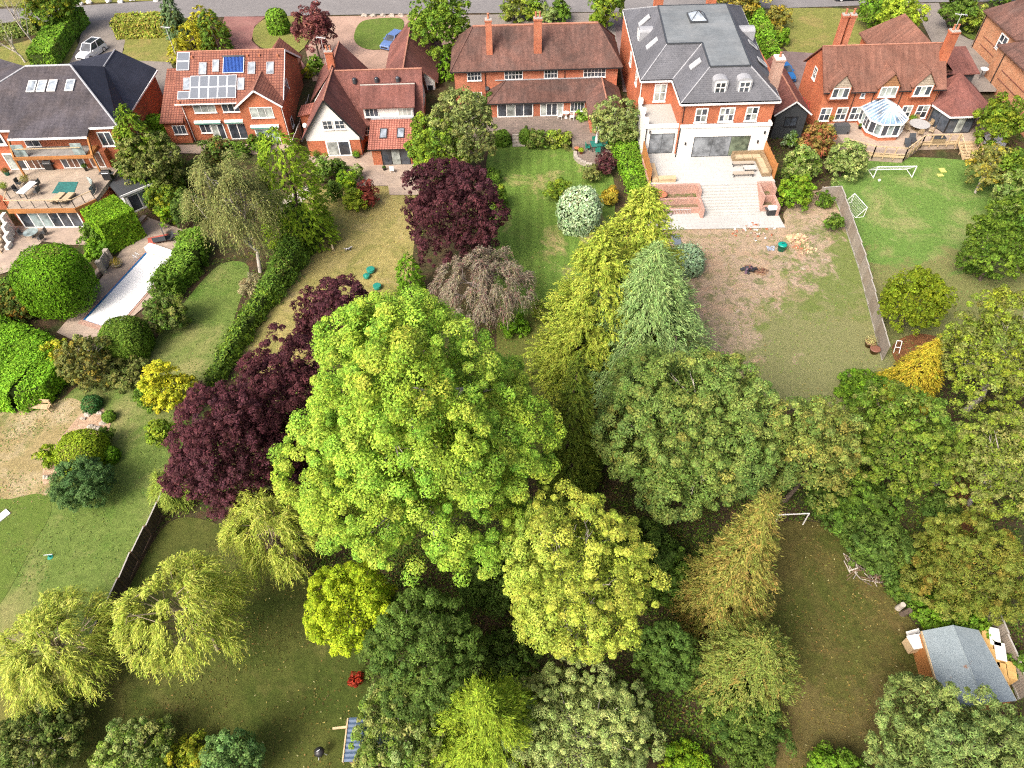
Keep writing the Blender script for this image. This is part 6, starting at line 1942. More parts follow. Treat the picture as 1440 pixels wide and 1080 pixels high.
RUST = plain('rusty_scrap', (0.17, 0.08, 0.05), .9, .4)
pile('heap of dark scrap and charred wood on the bare ground', 'scrap_heap', 'heap', 1053, 381, 16, .6, .28, [BLACK, RUST, DARKGREY, plain('purple_grey_scrap', (0.15, 0.09, 0.13), .8)], 'scrap_piece')
pile('heap of brown twigs next to the scrap heap', 'twig_heap', 'heap', 1069, 382, 40, .7, .10, [RUST, WOOD_BROWN, plain('tan_twig', (0.30, 0.19, 0.11), .9)], 'twig', long=7)
pile('pile of pale split timber offcuts on the bare ground', 'timber_pile', 'heap', 1120, 336, 34, 1.0, .2, [plain('fresh_cut_wood', (0.62, 0.45, 0.26), .8, .15), WOOD_PALE, plain('pinkish_offcut', (0.5, 0.3, 0.2), .8)], 'offcut')
pile('scattered pale bricks and rubble along the white patio edge', 'rubble', 'heap', 1062, 328, 46, 2.4, .16, [RENDER_W, BRICK_PALE, STONE, BRICK], 'rubble_piece', flat=.05, long=1.5)
pile('scattered orange offcuts below the pale timber pile', 'offcut_scatter', 'heap', 1132, 350, 22, 1.2, .14, [WOOD_PALE, TERRA, MATS['fresh_cut_wood']], 'offcut', flat=.05, long=2)
pot('rusty brown pot of dead flowers beside the board fence', at(1221, 487, 0), .42, .55, [(0.4, 0.33, 0.2), (0.3, 0.25, 0.15)], mat=plain('brown_glaze', (0.2, 0.09, 0.06), .5))
pot('empty rusty brown pot beside the board fence', at(1228, 496, 0), .42, .5, None, mat=plain('brown_glaze', (0.2, 0.09, 0.06), .5))
o = thing('old_chair_frame', 'white metal frame leaning on the lower end of the board fence', 'frame', tuple(at(1256, 497, 0)))
p = at(1256, 497, 0)
for a, b in (((0, 0, 0), (.1, .5, 1.1)), ((.45, -.1, 0), (.5, .4, 1.1)), ((.1, .5, 1.1), (.5, .4, 1.1)), ((.05, .25, .55), (.48, .15, .55))): MB().bar(p + V(a), p + V(b), .05, .05).build('bar', WHITE, o)

# ------------------------------------------------------------------ dormer house terrace
def goal(label, c, w, d, h, ang, br=.055):
    o = thing('football_goal', label, 'goal', tuple(c))
    cs, sn = math.cos(ang), math.sin(ang)
    g_ = lambda a, b, z: V((c[0] + a * cs - b * sn, c[1] + a * sn + b * cs, c[2] + z))
    for a in (-w / 2, w / 2):
        MB().tube(g_(a, 0, 0), g_(a, 0, h), br, br, 6).build('post', WHITE, o)
        MB().tube(g_(a, 0, h), g_(a, d, .05), br * .85, br * .85, 6).build('stay', WHITE, o)
        MB().tube(g_(a, 0, .05), g_(a, d, .05), br * .7, br * .7, 6).build('ground_bar', WHITE, o)
    MB().tube(g_(-w / 2, 0, h), g_(w / 2, 0, h), br, br, 6).build('crossbar', WHITE, o)
    MB().tube(g_(-w / 2, d, .05), g_(w / 2, d, .05), br * .85, br * .85, 6).build('back_bar', WHITE, o)
    m = MB()
    for k in range(17): m.tube(g_(-w / 2 + w * k / 16, 0, h), g_(-w / 2 + w * k / 16, d, .05), .006, .006, 3, caps=False)
    for k in range(9): m.tube(g_(-w / 2, d * k / 8, h - (h - .05) * k / 8), g_(w / 2, d * k / 8, h - (h - .05) * k / 8), .006, .006, 3, caps=False)
    m.build('net', WHITE, o)


goal('white football goal frame below the deck railing', (43.3, 68.5, 0), 4.3, 1.6, 1.45, -.02)
goal('small white football goal beside the board fence', (37.4, 62.8, 0), 2.6, .9, 1.2, 1.75, .035)
for k, (x, y) in enumerate(((1236, 255), (1179, 270))):
    p = at(x, y, 0); o = thing('football', ['white football beside the goal frame below the deck railing', 'white football by the end of the board fence'][k], 'ball', tuple(p)); MB().ball((p.x, p.y, .14), .15, .15, .15, 12, 8).build('ball', WHITE, o, True)
p = at(1290, 182, 1)
table('round grey dining table on the conservatory terrace', p, 1.15, 0, 0, plain('grey_tabletop', (0.36, 0.36, 0.36), .6), WICKER, round_=True)
for k in range(6):
    a = k * 1.047 + .3
    chair('tan woven chair around the round grey dining table', (p.x + 1.55 * math.cos(a), p.y + 1.45 * math.sin(a), 1.0), a - 1.57, WICKER, CUSHION, group='chairs around the round grey dining table')
for k, (x, y) in enumerate(((1276, 207), (1283, 200))):
    q = at(x, y, 1); o = thing('sun_lounger', ['dark grey lounger beside the deck railing corner', 'dark grey lounger nearer the round dining table'][k], 'sun lounger', tuple(q))
    MB().obox(q + V((0, 0, .3)), (.35, 0, 0), (.1, .55, 0), (0, 0, .06)).build('seat', DARKGREY, o); MB().obox(q + V((.1, .62, .48)), (.35, 0, 0), (.04, .2, .2), (0, -.04, .04)).build('backrest', DARKGREY, o)
    for a in (-.28, .28):
        for b in (-.4, .4): MB().tube(q + V((a, b, 0)), q + V((a, b, .28)), .025, .025, 5).build('leg', BLACK, o)
q = at(1181, 186, 1)
o = thing('covered_barbecue', 'dark grey covered barbecue against the dormer house wall', 'barbecue', tuple(q))
MB().hexa([q + V((a, b, 0)) for a, b in ((-.9, -.5), (.9, -.5), (.9, .5), (-.9, .5))], [q + V((a, b, 1.05)) for a, b in ((-.8, -.4), (.8, -.4), (.8, .4), (-.8, .4))]).build('cover', plain('grey_cover', (0.06, 0.065, 0.07), .8), o)
for s in (-.7, .7): MB().box(q.x + s - .08, q.x + s + .08, q.y - .52, q.y - .5, 1.0, 1.3).build('strap', BLACK, o)
q = at(1318, 199, 1); o = thing('storage_box', 'brown wicker storage chest behind the deck railing', 'chest', tuple(q))
MB().box(q.x - .7, q.x + .7, q.y - .3, q.y + .3, 1, 1.5).build('body', WICKER, o); MB().box(q.x - .73, q.x + .73, q.y - .33, q.y + .33, 1.5, 1.57).build('lid', DARKGREY, o)
q = at(1393, 203, .3)
o = thing('hot_tub', 'pale grey hot tub with moulded seats beside the deck steps', 'hot tub', tuple(q))
MB().obox(q + V((0, 0, .2)), (1.1, -.1, 0), (.1, 1.0, 0), (0, 0, .5)).build('cabinet', plain('grey_cabinet', (0.45, 0.46, 0.48), .6), o)
MB().lathe((q.x, q.y, q.z + .7), [(1.0, 0), (1.0, .1), (.8, .1), (.6, .03), (.1, .02)], 8).build('shell', RENDER_W, o)
q = at(1388, 192, 1); o = thing('parasol', 'closed white parasol leaning beside the hot tub', 'parasol', tuple(q))
MB().tube(q, q + V((.9, .2, 2.6)), .03, .03, 6).build('pole', ALU, o); MB().tube(q + V((.25, .05, .75)), q + V((.85, .19, 2.5)), .16, .05, 8).build('canopy', WHITE, o)
MB().box(q.x - .3, q.x + .3, q.y - .3, q.y + .3, 1.0, 1.08).build('base', CONC, o)
q = at(1209, 181, 1)
pot('dark pot beside the conservatory', q, .25, .35, DARKG, mat=BLACK, spread=1.2)
pot('leafy pot plant against the dormer house wall', at(1166, 172, 1), .3, .5, BRIGHTG + ORANGE, mat=TERRA, spread=2.4)
pot('leafy pot plant behind the round grey dining table', at(1282, 172, 1), .3, .4, BRIGHTG, mat=TERRA, spread=2.0)
for k, (x, y, m_) in enumerate(((1322, 247, GOLD), (1325, 240, GOLD))):
    q = at(x, y, 0); o = thing('garden_toy', ['flat yellow toy on the worn lawn by the steps', 'long yellow toy on the worn lawn by the steps'][k], 'toy', tuple(q))
    MB().obox(q + V((0, 0, .06)), (.3, 0, 0), (0, .2 + .2 * k, 0), (0, 0, .05)).build('toy', plain('yellow_plastic', (0.6, 0.55, 0.15), .5), o)
q = at(1130, 158, 1.2); o = thing('climbing_frame', 'red folded garden frame beside the black gabled garage', 'frame', tuple(q))
RED = plain('red_frame', (0.36, 0.03, 0.04), .5)
for k in range(4): MB().tube(q + V((-.5 + k * .3, 0, 0)), q + V((-.35 + k * .3, .5, 1.7 - .2 * k)), .05, .05, 6).build('strut', RED, o)
MB().box(q.x - .5, q.x + .5, q.y - .3, q.y + .1, 1.2, 1.8).build('panel', RED, o)
q = V((58.5, 88.0, 0)); q = at(1374, 117, 1.0)
o = thing('satellite_dish', 'white satellite dish on a pole beside the buff brick house', 'satellite dish', tuple(q))
MB().tube(q, q + V((0, 0, 1.7)), .05, .05, 6).build('pole', DARKGREY, o); MB().lathe((q.x, q.y - .1, q.z + 1.6), [(.05, 0), (.35, .12), (.5, .35), (.46, .36), (.1, .1)], 16).build('dish', plain('dish_white', (0.6, 0.6, 0.62), .5), o, True)


def aerial(label, x, y, z, ground_px, h):
    q = V((x, y, z)); o = thing('tv_aerial', label, 'aerial', tuple(q))
    MB().tube(q, q + V((0, 0, h)), .035, .03, 6).build('mast', ALU, o)
    MB().tube(q + V((-.6, .2, h - .1)), q + V((.6, -.2, h - .1)), .025, .025, 5).build('boom', ALU, o)
    for k in range(7):
        c = q + V((-.55 + k * .18, .18 - k * .06, h - .1)); MB().tube(c + V((-.1, -.3, 0)), c + V((.1, .3, 0)), .012, .012, 4).build('element', ALU, o)


aerial('tv aerial on the ridge end of the solar panel house', -39.0, 86, 8.3, None, 3.2)
aerial('tv aerial beside the brick chimney of the white gabled house', -21.6, 87, 6.0, None, 3.4)
aerial('tv aerial on the tall chimney of the dormer house', 51.0, 81.3, 10.6, None, 1.7)

# ------------------------------------------------------------------ cars
def car(label, p, ang, paint, L=4.7, W=1.95, Hh=1.72, roofglass=False):
    o = thing('parked_car', label, 'car', tuple(p))
    c, s = math.cos(ang), math.sin(ang)
    X = lambda a, b, z: V((p[0] + a * c - b * s, p[1] + a * s + b * c, p[2] + z))
    def sec(a, w, z0, z1, w1=None):
        w1 = w if w1 is None else w1
        return [X(a, -w / 2, z0), X(a, w / 2, z0), X(a, w / 2 * 1.0, (z0 + z1) / 2), X(a, w1 / 2, z1), X(a, -w1 / 2, z1), X(a, -w / 2 * 1.0, (z0 + z1) / 2)]
    m = MB()
    S = [sec(-L / 2, W * .86, .35, .85, W * .8), sec(-L / 2 + .15, W * .97, .25, .98, W * .86), sec(-L * .2, W, .22, 1.0, W * .9), sec(L * .16, W, .22, 1.0, W * .9), sec(L * .36, W * .98, .22, .94, W * .84), sec(L / 2 - .1, W * .92, .26, .84, W * .76), sec(L / 2, W * .8, .35, .7, W * .68)]
    for a, b in zip(S[:-1], S[1:]): m.hexa(a, b)
    m.build('body', paint, o, False)
    m = MB()
    R0 = [X(-L * .47, w, 1.0) for w in (-W * .43, W * .43)] + [X(L * .2, w, 1.0) for w in (W * .43, -W * .43)]
    R1 = [X(-L * .40, w, Hh) for w in (-W * .36, W * .36)] + [X(L * .04, w, Hh) for w in (W * .36, -W * .36)]
    m.hexa(R0, R1); cab = m.build('cabin', GLASS, o)
    m = MB(); m.hexa([V(q) + V((0, 0, -.03)) for q in R1], [V(q) + V((0, 0, .05)) for q in R1]); rf_ = m.build('roof', paint, o)
    m = MB()
    for k in range(4): m.bar(R0[k], R1[k], .1, .1)
    for sg in (-1, 1): m.bar(X(-L * .14, sg * W * .43, 1.0), X(-L * .16, sg * W * .365, Hh), .09, .06)
    m.build('pillar', paint, o)
    if roofglass: MB().obox(X(-L * .17, 0, Hh + .055), V((c, s, 0)) * L * .17, V((-s, c, 0)) * W * .28, V((0, 0, .012))).build('roof_glass', GLASS, rf_)
    for a in (-L * .3, L * .31):
        for sg in (-1, 1):
            wq = MB().tube(X(a, sg * W * .44, .35), X(a, sg * W * .505, .35), .36, .36, 16).build('wheel', BLACK, o)
            MB().tube(X(a, sg * W * .5, .35), X(a, sg * W * .512, .35), .23, .22, 12).build('rim', ALU, wq)
    for sg in (-1, 1):
        MB().obox(X(L / 2 - .09, sg * W * .34, .68), V((c, s, 0)) * .06, V((-s, c, 0)) * .17, V((0, 0, .07))).build('headlight', GLASS_SKY, o)
        MB().obox(X(-L / 2 + .06, sg * W * .36, .8), V((c, s, 0)) * .05, V((-s, c, 0)) * .12, V((0, 0, .12))).build('tail_light', RED, o)
        MB().obox(X(L * .14, sg * W * .53, 1.05), V((c, s, 0)) * .09, V((-s, c, 0)) * .1, V((0, 0, .07))).build('wing_mirror', paint, o)
    MB().obox(X(L / 2 - .02, 0, .55), V((c, s, 0)) * .03, V((-s, c, 0)) * W * .3, V((0, 0, .1))).build('grille', BLACK, o)
    return o


def paintm(name, c): 
    m = plain(name, c, .25, .04, 2, 0.0, .6); return m


car('white estate car parked on the grey driveway', at(131, 78, ZS), math.radians(-107), paintm('white_car_paint', (0.62, 0.64, 0.67)), roofglass=True)
car('blue car half hidden by the red garage roof', at(553, 64, ZS), math.radians(-118), paintm('blue_car_paint', (0.10, 0.17, 0.36)), 4.3, 1.8, 1.5)
car('blue car behind the pale chimney on the mauve drive', at(1100, 108, ZS), math.radians(-80), paintm('mid_blue_car_paint', (0.02, 0.11, 0.30)), 4.3, 1.8, 1.5)
car('dark grey car driving along the road', at(1192, -1, ZS), math.radians(2), paintm('dark_car_paint', (0.03, 0.035, 0.045)), 4.6, 1.85, 1.5)
for k, (x, y) in enumerate(((113, 7), (126, 5), (153, 3), (170, 4), (187, 1), (220, 2))):
    p = at(x, y, ZS); o = thing('verge_stone', 'white painted boulder on the far road verge', 'rock', tuple(p), 'white verge stones')
    m = MB(); m.ball((p.x, p.y, p.z + .2), .5, .4, .35, 8, 5); m.v = [tuple(np.array(v) + rng.normal(size=3) * .05) for v in m.v]; m.build('stone', RENDER_W, o)
for k in range(7):
    x = 512 + k * 13; p = at(x, 24 - k * .2, ZS); o = thing('edging_stone', 'pale boulder along the road edge of the pink drive', 'rock', tuple(p), 'pink drive edging stones')
    m = MB(); m.ball((p.x, p.y, p.z + .15), .5, .35, .3, 8, 5); m.v = [tuple(np.array(v) + rng.normal(size=3) * .05) for v in m.v]; m.build('stone', STONE, o)

# ------------------------------------------------------------------ sheds and bottom garden things
FELT = groundy('blue_grey_felt', ((0.20, 0.245, 0.265), (0.235, 0.28, 0.30)), [((0.25, 0.13, 0.07), 0.9, .64, .68, .8, 51)], .12, .3, .85)
h = thing('garden_shed', 'timber shed with blue grey felt roof and rusty leaf patches', 'shed', (27.0, 14.5, 0))
a, b, c, d = at(1297, 887, 2.0), at(1376, 886, 2.0), at(1430, 985, 2.0), at(1330, 1000, 2.0)
r0, r1 = at(1340, 879, 2.5), at(1385, 990, 2.5)
MB().hexa([(p.x * .985 + 27 * .015, p.y * .97 + 15 * .03, -.1) for p in (d, c, b, a)], [(p.x * .985 + 27 * .015, p.y * .97 + 15 * .03, 1.9) for p in (d, c, b, a)]).build('wall', WOOD_OR, h)
m = MB(); m.slab([d, r1, r0, a], .1); m.slab([r1, c, b, r0], .1); rf = m.build('roof', FELT, h)
ridge_caps(rf, [r0, r1], FELT, .05)
m = MB(); m.bar(a + V((-.03, 0, -.1)), d + V((-.03, 0, -.1)), .06, .16); m.build('fascia', WOOD_PALE, h); MB().bar(b + V((0, 0, -.1)), c + V((0, 0, -.1)), .06, .16).build('fascia', WOOD_PALE, h)
o = thing('white_crate', 'white flat lid crate against the shed wall', 'crate', tuple(at(1287, 905, 0)))
p = at(1286, 906, .9); MB().obox(p, (.45, .06, 0), (-.06, .38, 0), (0, 0, .45)).build('crate', WOOD_PALE, o); MB().obox(p + V((0, 0, .48)), (.5, .07, 0), (-.07, .43, 0), (0, 0, .03)).build('lid', RENDER_W, o)
o = thing('roof_sheet', 'small white sheet propped by the shed corner', 'sheet', tuple(at(1284, 890, 0)))
p = at(1284, 889, .8); MB().obox(p, (.45, .1, 0), (-.03, .12, .05), (0, 0, .02)).build('sheet', RENDER_W, o)
MB().box(p.x - .05, p.x + .05, p.y - .05, p.y + .05, 0, .8).build('prop', WOOD_PALE, o)
for k, (x, y, lid) in enumerate(((1386, 900, 0), (1396, 897, 1), (1404, 918, 1), (1396, 926, 0), (1408, 946, 0), (1420, 944, 0))):
    p = at(x, y, .9); o = thing('beehive_box', ['yellow timber box stacked behind the felt roofed shed', 'yellow timber box with white lid behind the felt roofed shed'][lid], 'box', (p.x, p.y, 0), ['plain yellow boxes behind the shed', 'lidded yellow boxes behind the shed'][lid])
    MB().obox(p + V((0, 0, -.35)), (.26, -.08, 0), (.17, .52, 0), (0, 0, .55)).build('box', plain('yellow_timber', (0.55, 0.34, 0.12), .8, .2), o)
    if lid: MB().obox(p + V((0, 0, .24)), (.3, -.09, 0), (.18, .55, 0), (0, 0, .03)).build('lid', RENDER_W, o)
h = thing('garden_shed', 'small shed with dark blue corrugated roof at the shaded lawn edge', 'shed', (-9.0, 11.2, 0))
MB().box(-10.0, -7.4, 10.4, 12.3, -.1, 1.9).build('wall', WOOD_BROWN, h)
m = MB()
for k in range(18): m.slab([(-10.15, 10.2 + k * .13, 1.98 + .03 * (k % 2)), (-7.2, 10.2 + k * .13, 2.2 + .03 * (k % 2)), (-7.2, 10.33 + k * .13, 2.2 + .03 * ((k + 1) % 2)), (-10.15, 10.33 + k * .13, 1.98 + .03 * ((k + 1) % 2))], .04)
m.build('roof', plain('blue_corrugated', (0.06, 0.10, 0.17), .5, .2), h)
MB().box(-10.2, -10.12, 10.2, 12.5, 1.8, 2.05).build('fascia', WOOD_PALE, h); MB().bar((-11.0, 12.0, 1.9), (-10.1, 12.05, 1.95), .12, .08).build('projecting_beam', WOOD_PALE, h)
p = at(453, 1062, 0); o = thing('kettle_barbecue', 'black kettle barbecue standing on the shaded lawn', 'barbecue', tuple(p))
MB().ball((p.x, p.y, .75), .3, .3, .26, 14, 8).build('bowl', BLACK, o, True)
for k in range(3): MB().tube((p.x + .32 * math.cos(k * 2.1), p.y + .32 * math.sin(k * 2.1), 0), (p.x + .12 * math.cos(k * 2.1), p.y + .12 * math.sin(k * 2.1), .6), .02, .02, 5).build('leg', ALU, o)
MB().bar((p.x - .08, p.y - .05, 1.03), (p.x + .08, p.y + .05, 1.03), .04, .04).build('handle', ALU, o)
pile('pile of grey brushwood at the edge of the brown lawn', 'brushwood_pile', 'heap', 1222, 800, 90, 1.5, .06, [plain('grey_brush', (0.16, 0.13, 0.11), .9, .3), WOOD_BROWN, BARK_PALE], 'branch', long=22, flat=.5)
for k, (x, y) in enumerate(((1262, 856), (1268, 864))):
    p = at(x, y, 0); o = thing('tree_stump', ['upright cut log beside the bramble', 'leaning cut log beside the bramble'][k], 'log', tuple(p))
    MB().tube(p, p + V((.15 * k, -.1, .9)), .2, .17, 9).build('log', BARK_PALE if k == 0 else BARK, o)
o = thing('goal_frame', 'white metal goal frame hidden under the tan tipped olive tree', 'goal', tuple(at(1105, 735, 0)))
p, q = at(1096, 724, 1.6), at(1138, 722, 1.6)
MB().tube(p, q, .05, .05, 6).build('crossbar', RENDER_W, o)
for k in (p, q):
    MB().tube((k.x, k.y, 0), k, .05, .05, 6).build('post', RENDER_W, o)
    MB().tube(k, (k.x, k.y + .9, 0), .04, .04, 6).build('stay', RENDER_W, o)

# ------------------------------------------------------------------ large trees
tree('huge bright yellow green broadleaf tree standing between the purple trees and the golden lime tree', (392, 786, 380, 866), ASH, taper=.22, rc=.8, sub=12, clear=.1, bark=BARK_PALE, limbs=16, twigs=3, flat=.9, cover=2.7, dens=2.1)
tree('large dull green chestnut type tree with tan tipped leaf clusters by the cedar', (828, 1105, 468, 742), CHEST, rc=.75, sub=12, bark=BARK_PALE, limbs=16, twigs=2, w=[3, 3, 2, 1, 3], dens=1.9)
tree('olive green tree touching the tan tipped chestnut type tree on its fence side', (1060, 1212, 535, 745), CHEST, rc=.65, sub=8, w=[2, 1, 2, 2, 1], limbs=16, gaps=.1)
tree('golden lime green round headed tree in front of the tall chestnut type tree', (692, 930, 682, 948), LIME, rc=.6, sub=12, bark=BARK_PALE, limbs=24, twigs=2, gaps=.06)
tree('large dark purple copper tree beside the striped lawn', (556, 714, 210, 388), PURP, rc=.55, sub=9, limbs=10)
tree('small dark purple tree overhanging the parched lawn', (405, 542, 385, 520), PURP, rc=.5, sub=7, limbs=8)
tree('wide dark purple tree behind the golden shrub', (325, 500, 452, 690), PURP, rc=.55, sub=10, limbs=10)
tree('dark purple tree overhanging the end of the board fence by the left lawn', (234, 425, 515, 768), PURP, rc=.5, sub=9, limbs=10)
spire('tall golden green cypress beside the blue grey round shrub', (908, 262), (882, 470), 190, GOLDC, boughs=130, spray=.9, droop=.02, prof=lambda u: (1 - u) ** .6, lumpy=.22)
spire('broad golden green cypress at the middle of the cypress row', (856, 325), (830, 520), 190, GOLDC, boughs=130, spray=.9, droop=.02, prof=lambda u: (1 - u) ** .6, lumpy=.22)
spire('golden green cypress at the lawn end of the cypress row', (815, 420), (810, 545), 110, GOLDC, boughs=50, spray=.9, droop=.02, prof=lambda u: (1 - u) ** .6, w=[2, 2, 1, 1], lumpy=.16)
spire('light green feathery cedar beside the bare building dirt', (932, 345), (893, 530), 250, CEDAR, 'cedar_tree', boughs=170, spray=1.2, droop=.35, asp=.25, lf=4.6, prof=lambda u: (1 - u) ** .68, lumpy=.2, limbs=14)
spire('narrow dark conifer with golden tip beside the huge yellow green tree', (835, 495), (800, 690), 92, [(0.09, 0.115, 0.022), (0.12, 0.14, 0.025), (0.07, 0.10, 0.02)], spray=.6)
spire('bronze tipped conifer with drooping branches between the lime tree and the brown lawn', (1088, 696), (1008, 858), 150, BRONZE, boughs=130, spray=1.0, droop=.35, asp=.3, lf=4.4, lumpy=.24, limbs=0, bark=plain('reddish_bark', (0.20, 0.11, 0.075), .9, .3), prof=lambda u: (1 - u) ** .8)
spire('dense olive conifer with bronze flecks at the edge of the brown lawn', (1056, 872), (1034, 965), 140, [(0.17, 0.20, 0.055), (0.14, 0.17, 0.05), (0.22, 0.22, 0.08), (0.24, 0.15, 0.06)], w=[3, 3, 2, 1], boughs=170, spray=.8, droop=.25, prof=lambda u: np.sqrt(np.clip(1 - u ** 2.2, 0, 1)), lumpy=.10, asp=.35, hmax=7.5)
tree('tall silver twigged yellow green tree at the board fence corner', (1318, 1510, 392, 610), YELG + OLIVE, rc=.55, sub=12, bark=BARK_PALE, limbs=36, twigs=3, gaps=.16, w=[2, 2, 2, 1, 1, 2])
tree('leafy yellow green tree over the orange brown mulch', (1335, 1490, 560, 745), YELG[1:] + OLIVE, rc=.55, sub=10, bark=BARK_PALE, limbs=20, twigs=2, gaps=.08)
tree('green tree between the tan tipped olive tree and the mulch bed', (1170, 1350, 530, 710), MIDG + OLIVE[:1] + [(0.17, 0.21, 0.04)], rc=.55, sub=10, limbs=16, gaps=.12)
tree('dense yellow green oval conifer standing on the worn lawn', (1234, 1332, 370, 482), [(0.14, 0.165, 0.018), (0.18, 0.20, 0.022), (0.10, 0.13, 0.016)], 'conifer_tree', rc=.32, sub=3, limbs=0, clear=-.05, flat=1.0)
tree('dark green leafy tree leaning over the edge of the worn lawn', (1352, 1470, 262, 420), MIDG, rc=.5, sub=8, clear=-.1)
spire('golden amber conifer at the lower end of the board fence', (1285, 478), (1268, 560), 84, [(0.42, 0.28, 0.05), (0.36, 0.28, 0.045), (0.30, 0.26, 0.04)], spray=.7, droop=.45, asp=.35)
tree('olive and rust conifer above the felt roofed shed', (1268, 1450, 722, 878), [(0.15, 0.16, 0.035), (0.11, 0.14, 0.03), (0.22, 0.13, 0.04), (0.19, 0.19, 0.06)], 'conifer_tree', rc=.5, sub=9, limbs=14, w=[3, 3, 1, 2], asp=.4)
tree('bushy green tree behind the brushwood pile', (1178, 1280, 715, 812), DARKG + [(0.10, 0.145, 0.04)], rc=.5, sub=7, clear=-.1)
tree('pale green pine in front of the felt roofed shed', (1212, 1480, 985, 1165), [(0.17, 0.215, 0.085), (0.13, 0.17, 0.065), (0.23, 0.26, 0.11)], 'pine_tree', rc=.42, sub=14, asp=.35, limbs=22, gaps=.1, lf=5.0)
tree('dark green bush below the bronze flecked conifer', (985, 1115, 980, 1075), DARKG, 'evergreen_bush', rc=.5, clear=-.2, cat='shrub', limbs=4)
tree('dark green rounded evergreen between the lime tree and the bronze tipped conifer', (886, 988, 862, 990), DARKG, 'evergreen_bush', rc=.4, clear=-.2, cat='shrub', limbs=4)
tree('dark green tree under the edge of the golden lime tree', (842, 960, 690, 880), DARKG, rc=.6, clear=-.2, zscale=.6)
tree('acid yellow green tree beside the shaded olive lawn', (424, 562, 772, 950), ACID, rc=.55, sub=8, limbs=10)
tree('dark green dense tree beside the acid yellow tree', (506, 690, 815, 1008), DARKG + [(0.09, 0.12, 0.035)], rc=.5, sub=9, limbs=12, bark=BARK_PALE)
tree('dark green understorey tree below the huge yellow green tree', (640, 740, 740, 905), DARKG, rc=.6, clear=-.2, zscale=.55)
tree('dark green understorey tree between the cypress row and the chestnut type tree', (760, 850, 590, 720), DARKG, rc=.6, clear=-.2, zscale=.6)
spire('yellow green feathery conifer in front of the golden lime tree', (735, 915), (692, 1050), 200, [(0.29, 0.34, 0.05), (0.22, 0.28, 0.04), (0.15, 0.20, 0.03)], boughs=60, spray=.9, droop=.1, asp=.3, lf=4.4, lumpy=.24, hmax=9.5)
tree('grey green fine leaved tree beside the feathery conifer', (700, 935, 948, 1130), SAGE, rc=.45, sub=12, limbs=22, asp=.45, bark=BARK_PALE, gaps=.08)
tree('sage green shrubby tree overhanging the blue shed roof', (480, 655, 950, 1115), SAGE + MIDG, rc=.45, sub=8, bark=BARK_PALE, limbs=12, gaps=.05)
# willows and other weeping trees
WB = plain('willow_bark', (0.34, 0.28, 0.18), .9, .3)
for box, lab in (((0, 165, 838, 990), 'yellow green weeping willow straddling the dark plank fence'), ((188, 340, 765, 968), 'wide yellow green weeping willow over the shaded olive lawn'), ((328, 452, 675, 830), 'small yellow green weeping willow beside the purple tree')):
    weeper(lab, box, WILL, 'willow_tree', 80, 34, 1.5, .24, .055, .85, WB, nl=9, limbs=40, spread=.6, clear=.15)
weeper('weeping silver birch with bare white trunk beside the covered pool', (266, 402, 204, 388), BIRCH, 'birch_tree', 85, 34, 1.8, .22, .08, .85, BARK_PALE, nl=10, limbs=44, spread=.7, clear=.2)
weeper('half bare weeping tree with grey twigs and some plum leaves', (610, 748, 342, 474), [(0.27, 0.215, 0.215), (0.205, 0.165, 0.165), (0.18, 0.065, 0.10), (0.21, 0.21, 0.11)], 'weeping_tree', 110, 34, 1.3, .22, .06, .7, plain('grey_twig_bark', (0.24, 0.20, 0.18), .9, .3), nl=8, limbs=16, spread=.8, w=[4, 3, 2, 1], clear=.05)
spire('light green narrow conifer between the large purple tree and the huge yellow green tree', (578, 358), (580, 415), 38, BRIGHTG, spray=.4, prof=lambda u: np.sqrt(np.clip(1 - u ** 2.5, 0, 1)))

# ------------------------------------------------------------------ trees and shrubs by the houses
spire('tall bright green conifer beside the solar panel house patio', (385, 182), (430, 338), 96, [(0.19, 0.27, 0.03), (0.14, 0.21, 0.025), (0.25, 0.31, 0.04)], spray=.6, prof=lambda u: np.sqrt(np.clip(1 - u ** 2.2, 0, 1)))
dome('clipped dark green bush at the foot of the tall bright green conifer', (392, 444, 285, 350), DARKG + MIDG, 'evergreen_bush', 'shrub', lump=.12)
spire('bright green conifer against the balcony house', (170, 146), (222, 262), 100, [(0.12, 0.18, 0.022), (0.09, 0.145, 0.02), (0.17, 0.22, 0.03)], spray=.7)
tree('olive green scruffy tree beside the bright conifer and the pool house', (165, 262, 182, 275), OLIVE + [(0.10, 0.14, 0.03)], rc=.4, bark=BARK_PALE, limbs=18, twigs=2, gaps=.08)
shrub('yellow flecked shrub next to the pool house door', (205, 262, 255, 310), MIDG + [(0.30, 0.28, 0.03)])
shrub('light green shrub right beside the pool house door', (222, 246, 290, 322), BRIGHTG + ACID[:1])
shrub('dark green shrub under the scruffy olive tree', (240, 290, 268, 330), DARKG)
bc = at(166, 336, 0)
hedge('tall clipped box shaped conifer block beside the upper deck', [(bc.x - 1.0, bc.y - 1.1), (bc.x + 1.5, bc.y + 1.6)], 4.0, 3.5, [(0.10, 0.175, 0.016), (0.13, 0.20, 0.02), (0.08, 0.145, 0.014)], 'clipped_conifer', lump=.06, round_=.0)
dome('very large clipped conifer dome beside the buff pool terrace', (32, 127, 346, 450), [(0.075, 0.15, 0.012), (0.095, 0.17, 0.014), (0.06, 0.12, 0.011)], lump=.12, clear=-.15, sq=3.2)
hedge('massive bright green ivy covered hedge beside the bench lawn', [tuple(at(-70, 480, 2.4))[:2], tuple(at(0, 500, 2.4))[:2], tuple(at(45, 515, 2.4))[:2], tuple(at(72, 520, 2.2))[:2]], [9.5, 8.6, 6.8, 3.6], [2.6, 2.6, 2.4, 2.0], BRIGHTG, lump=.14, round_=.8, taper=.1)
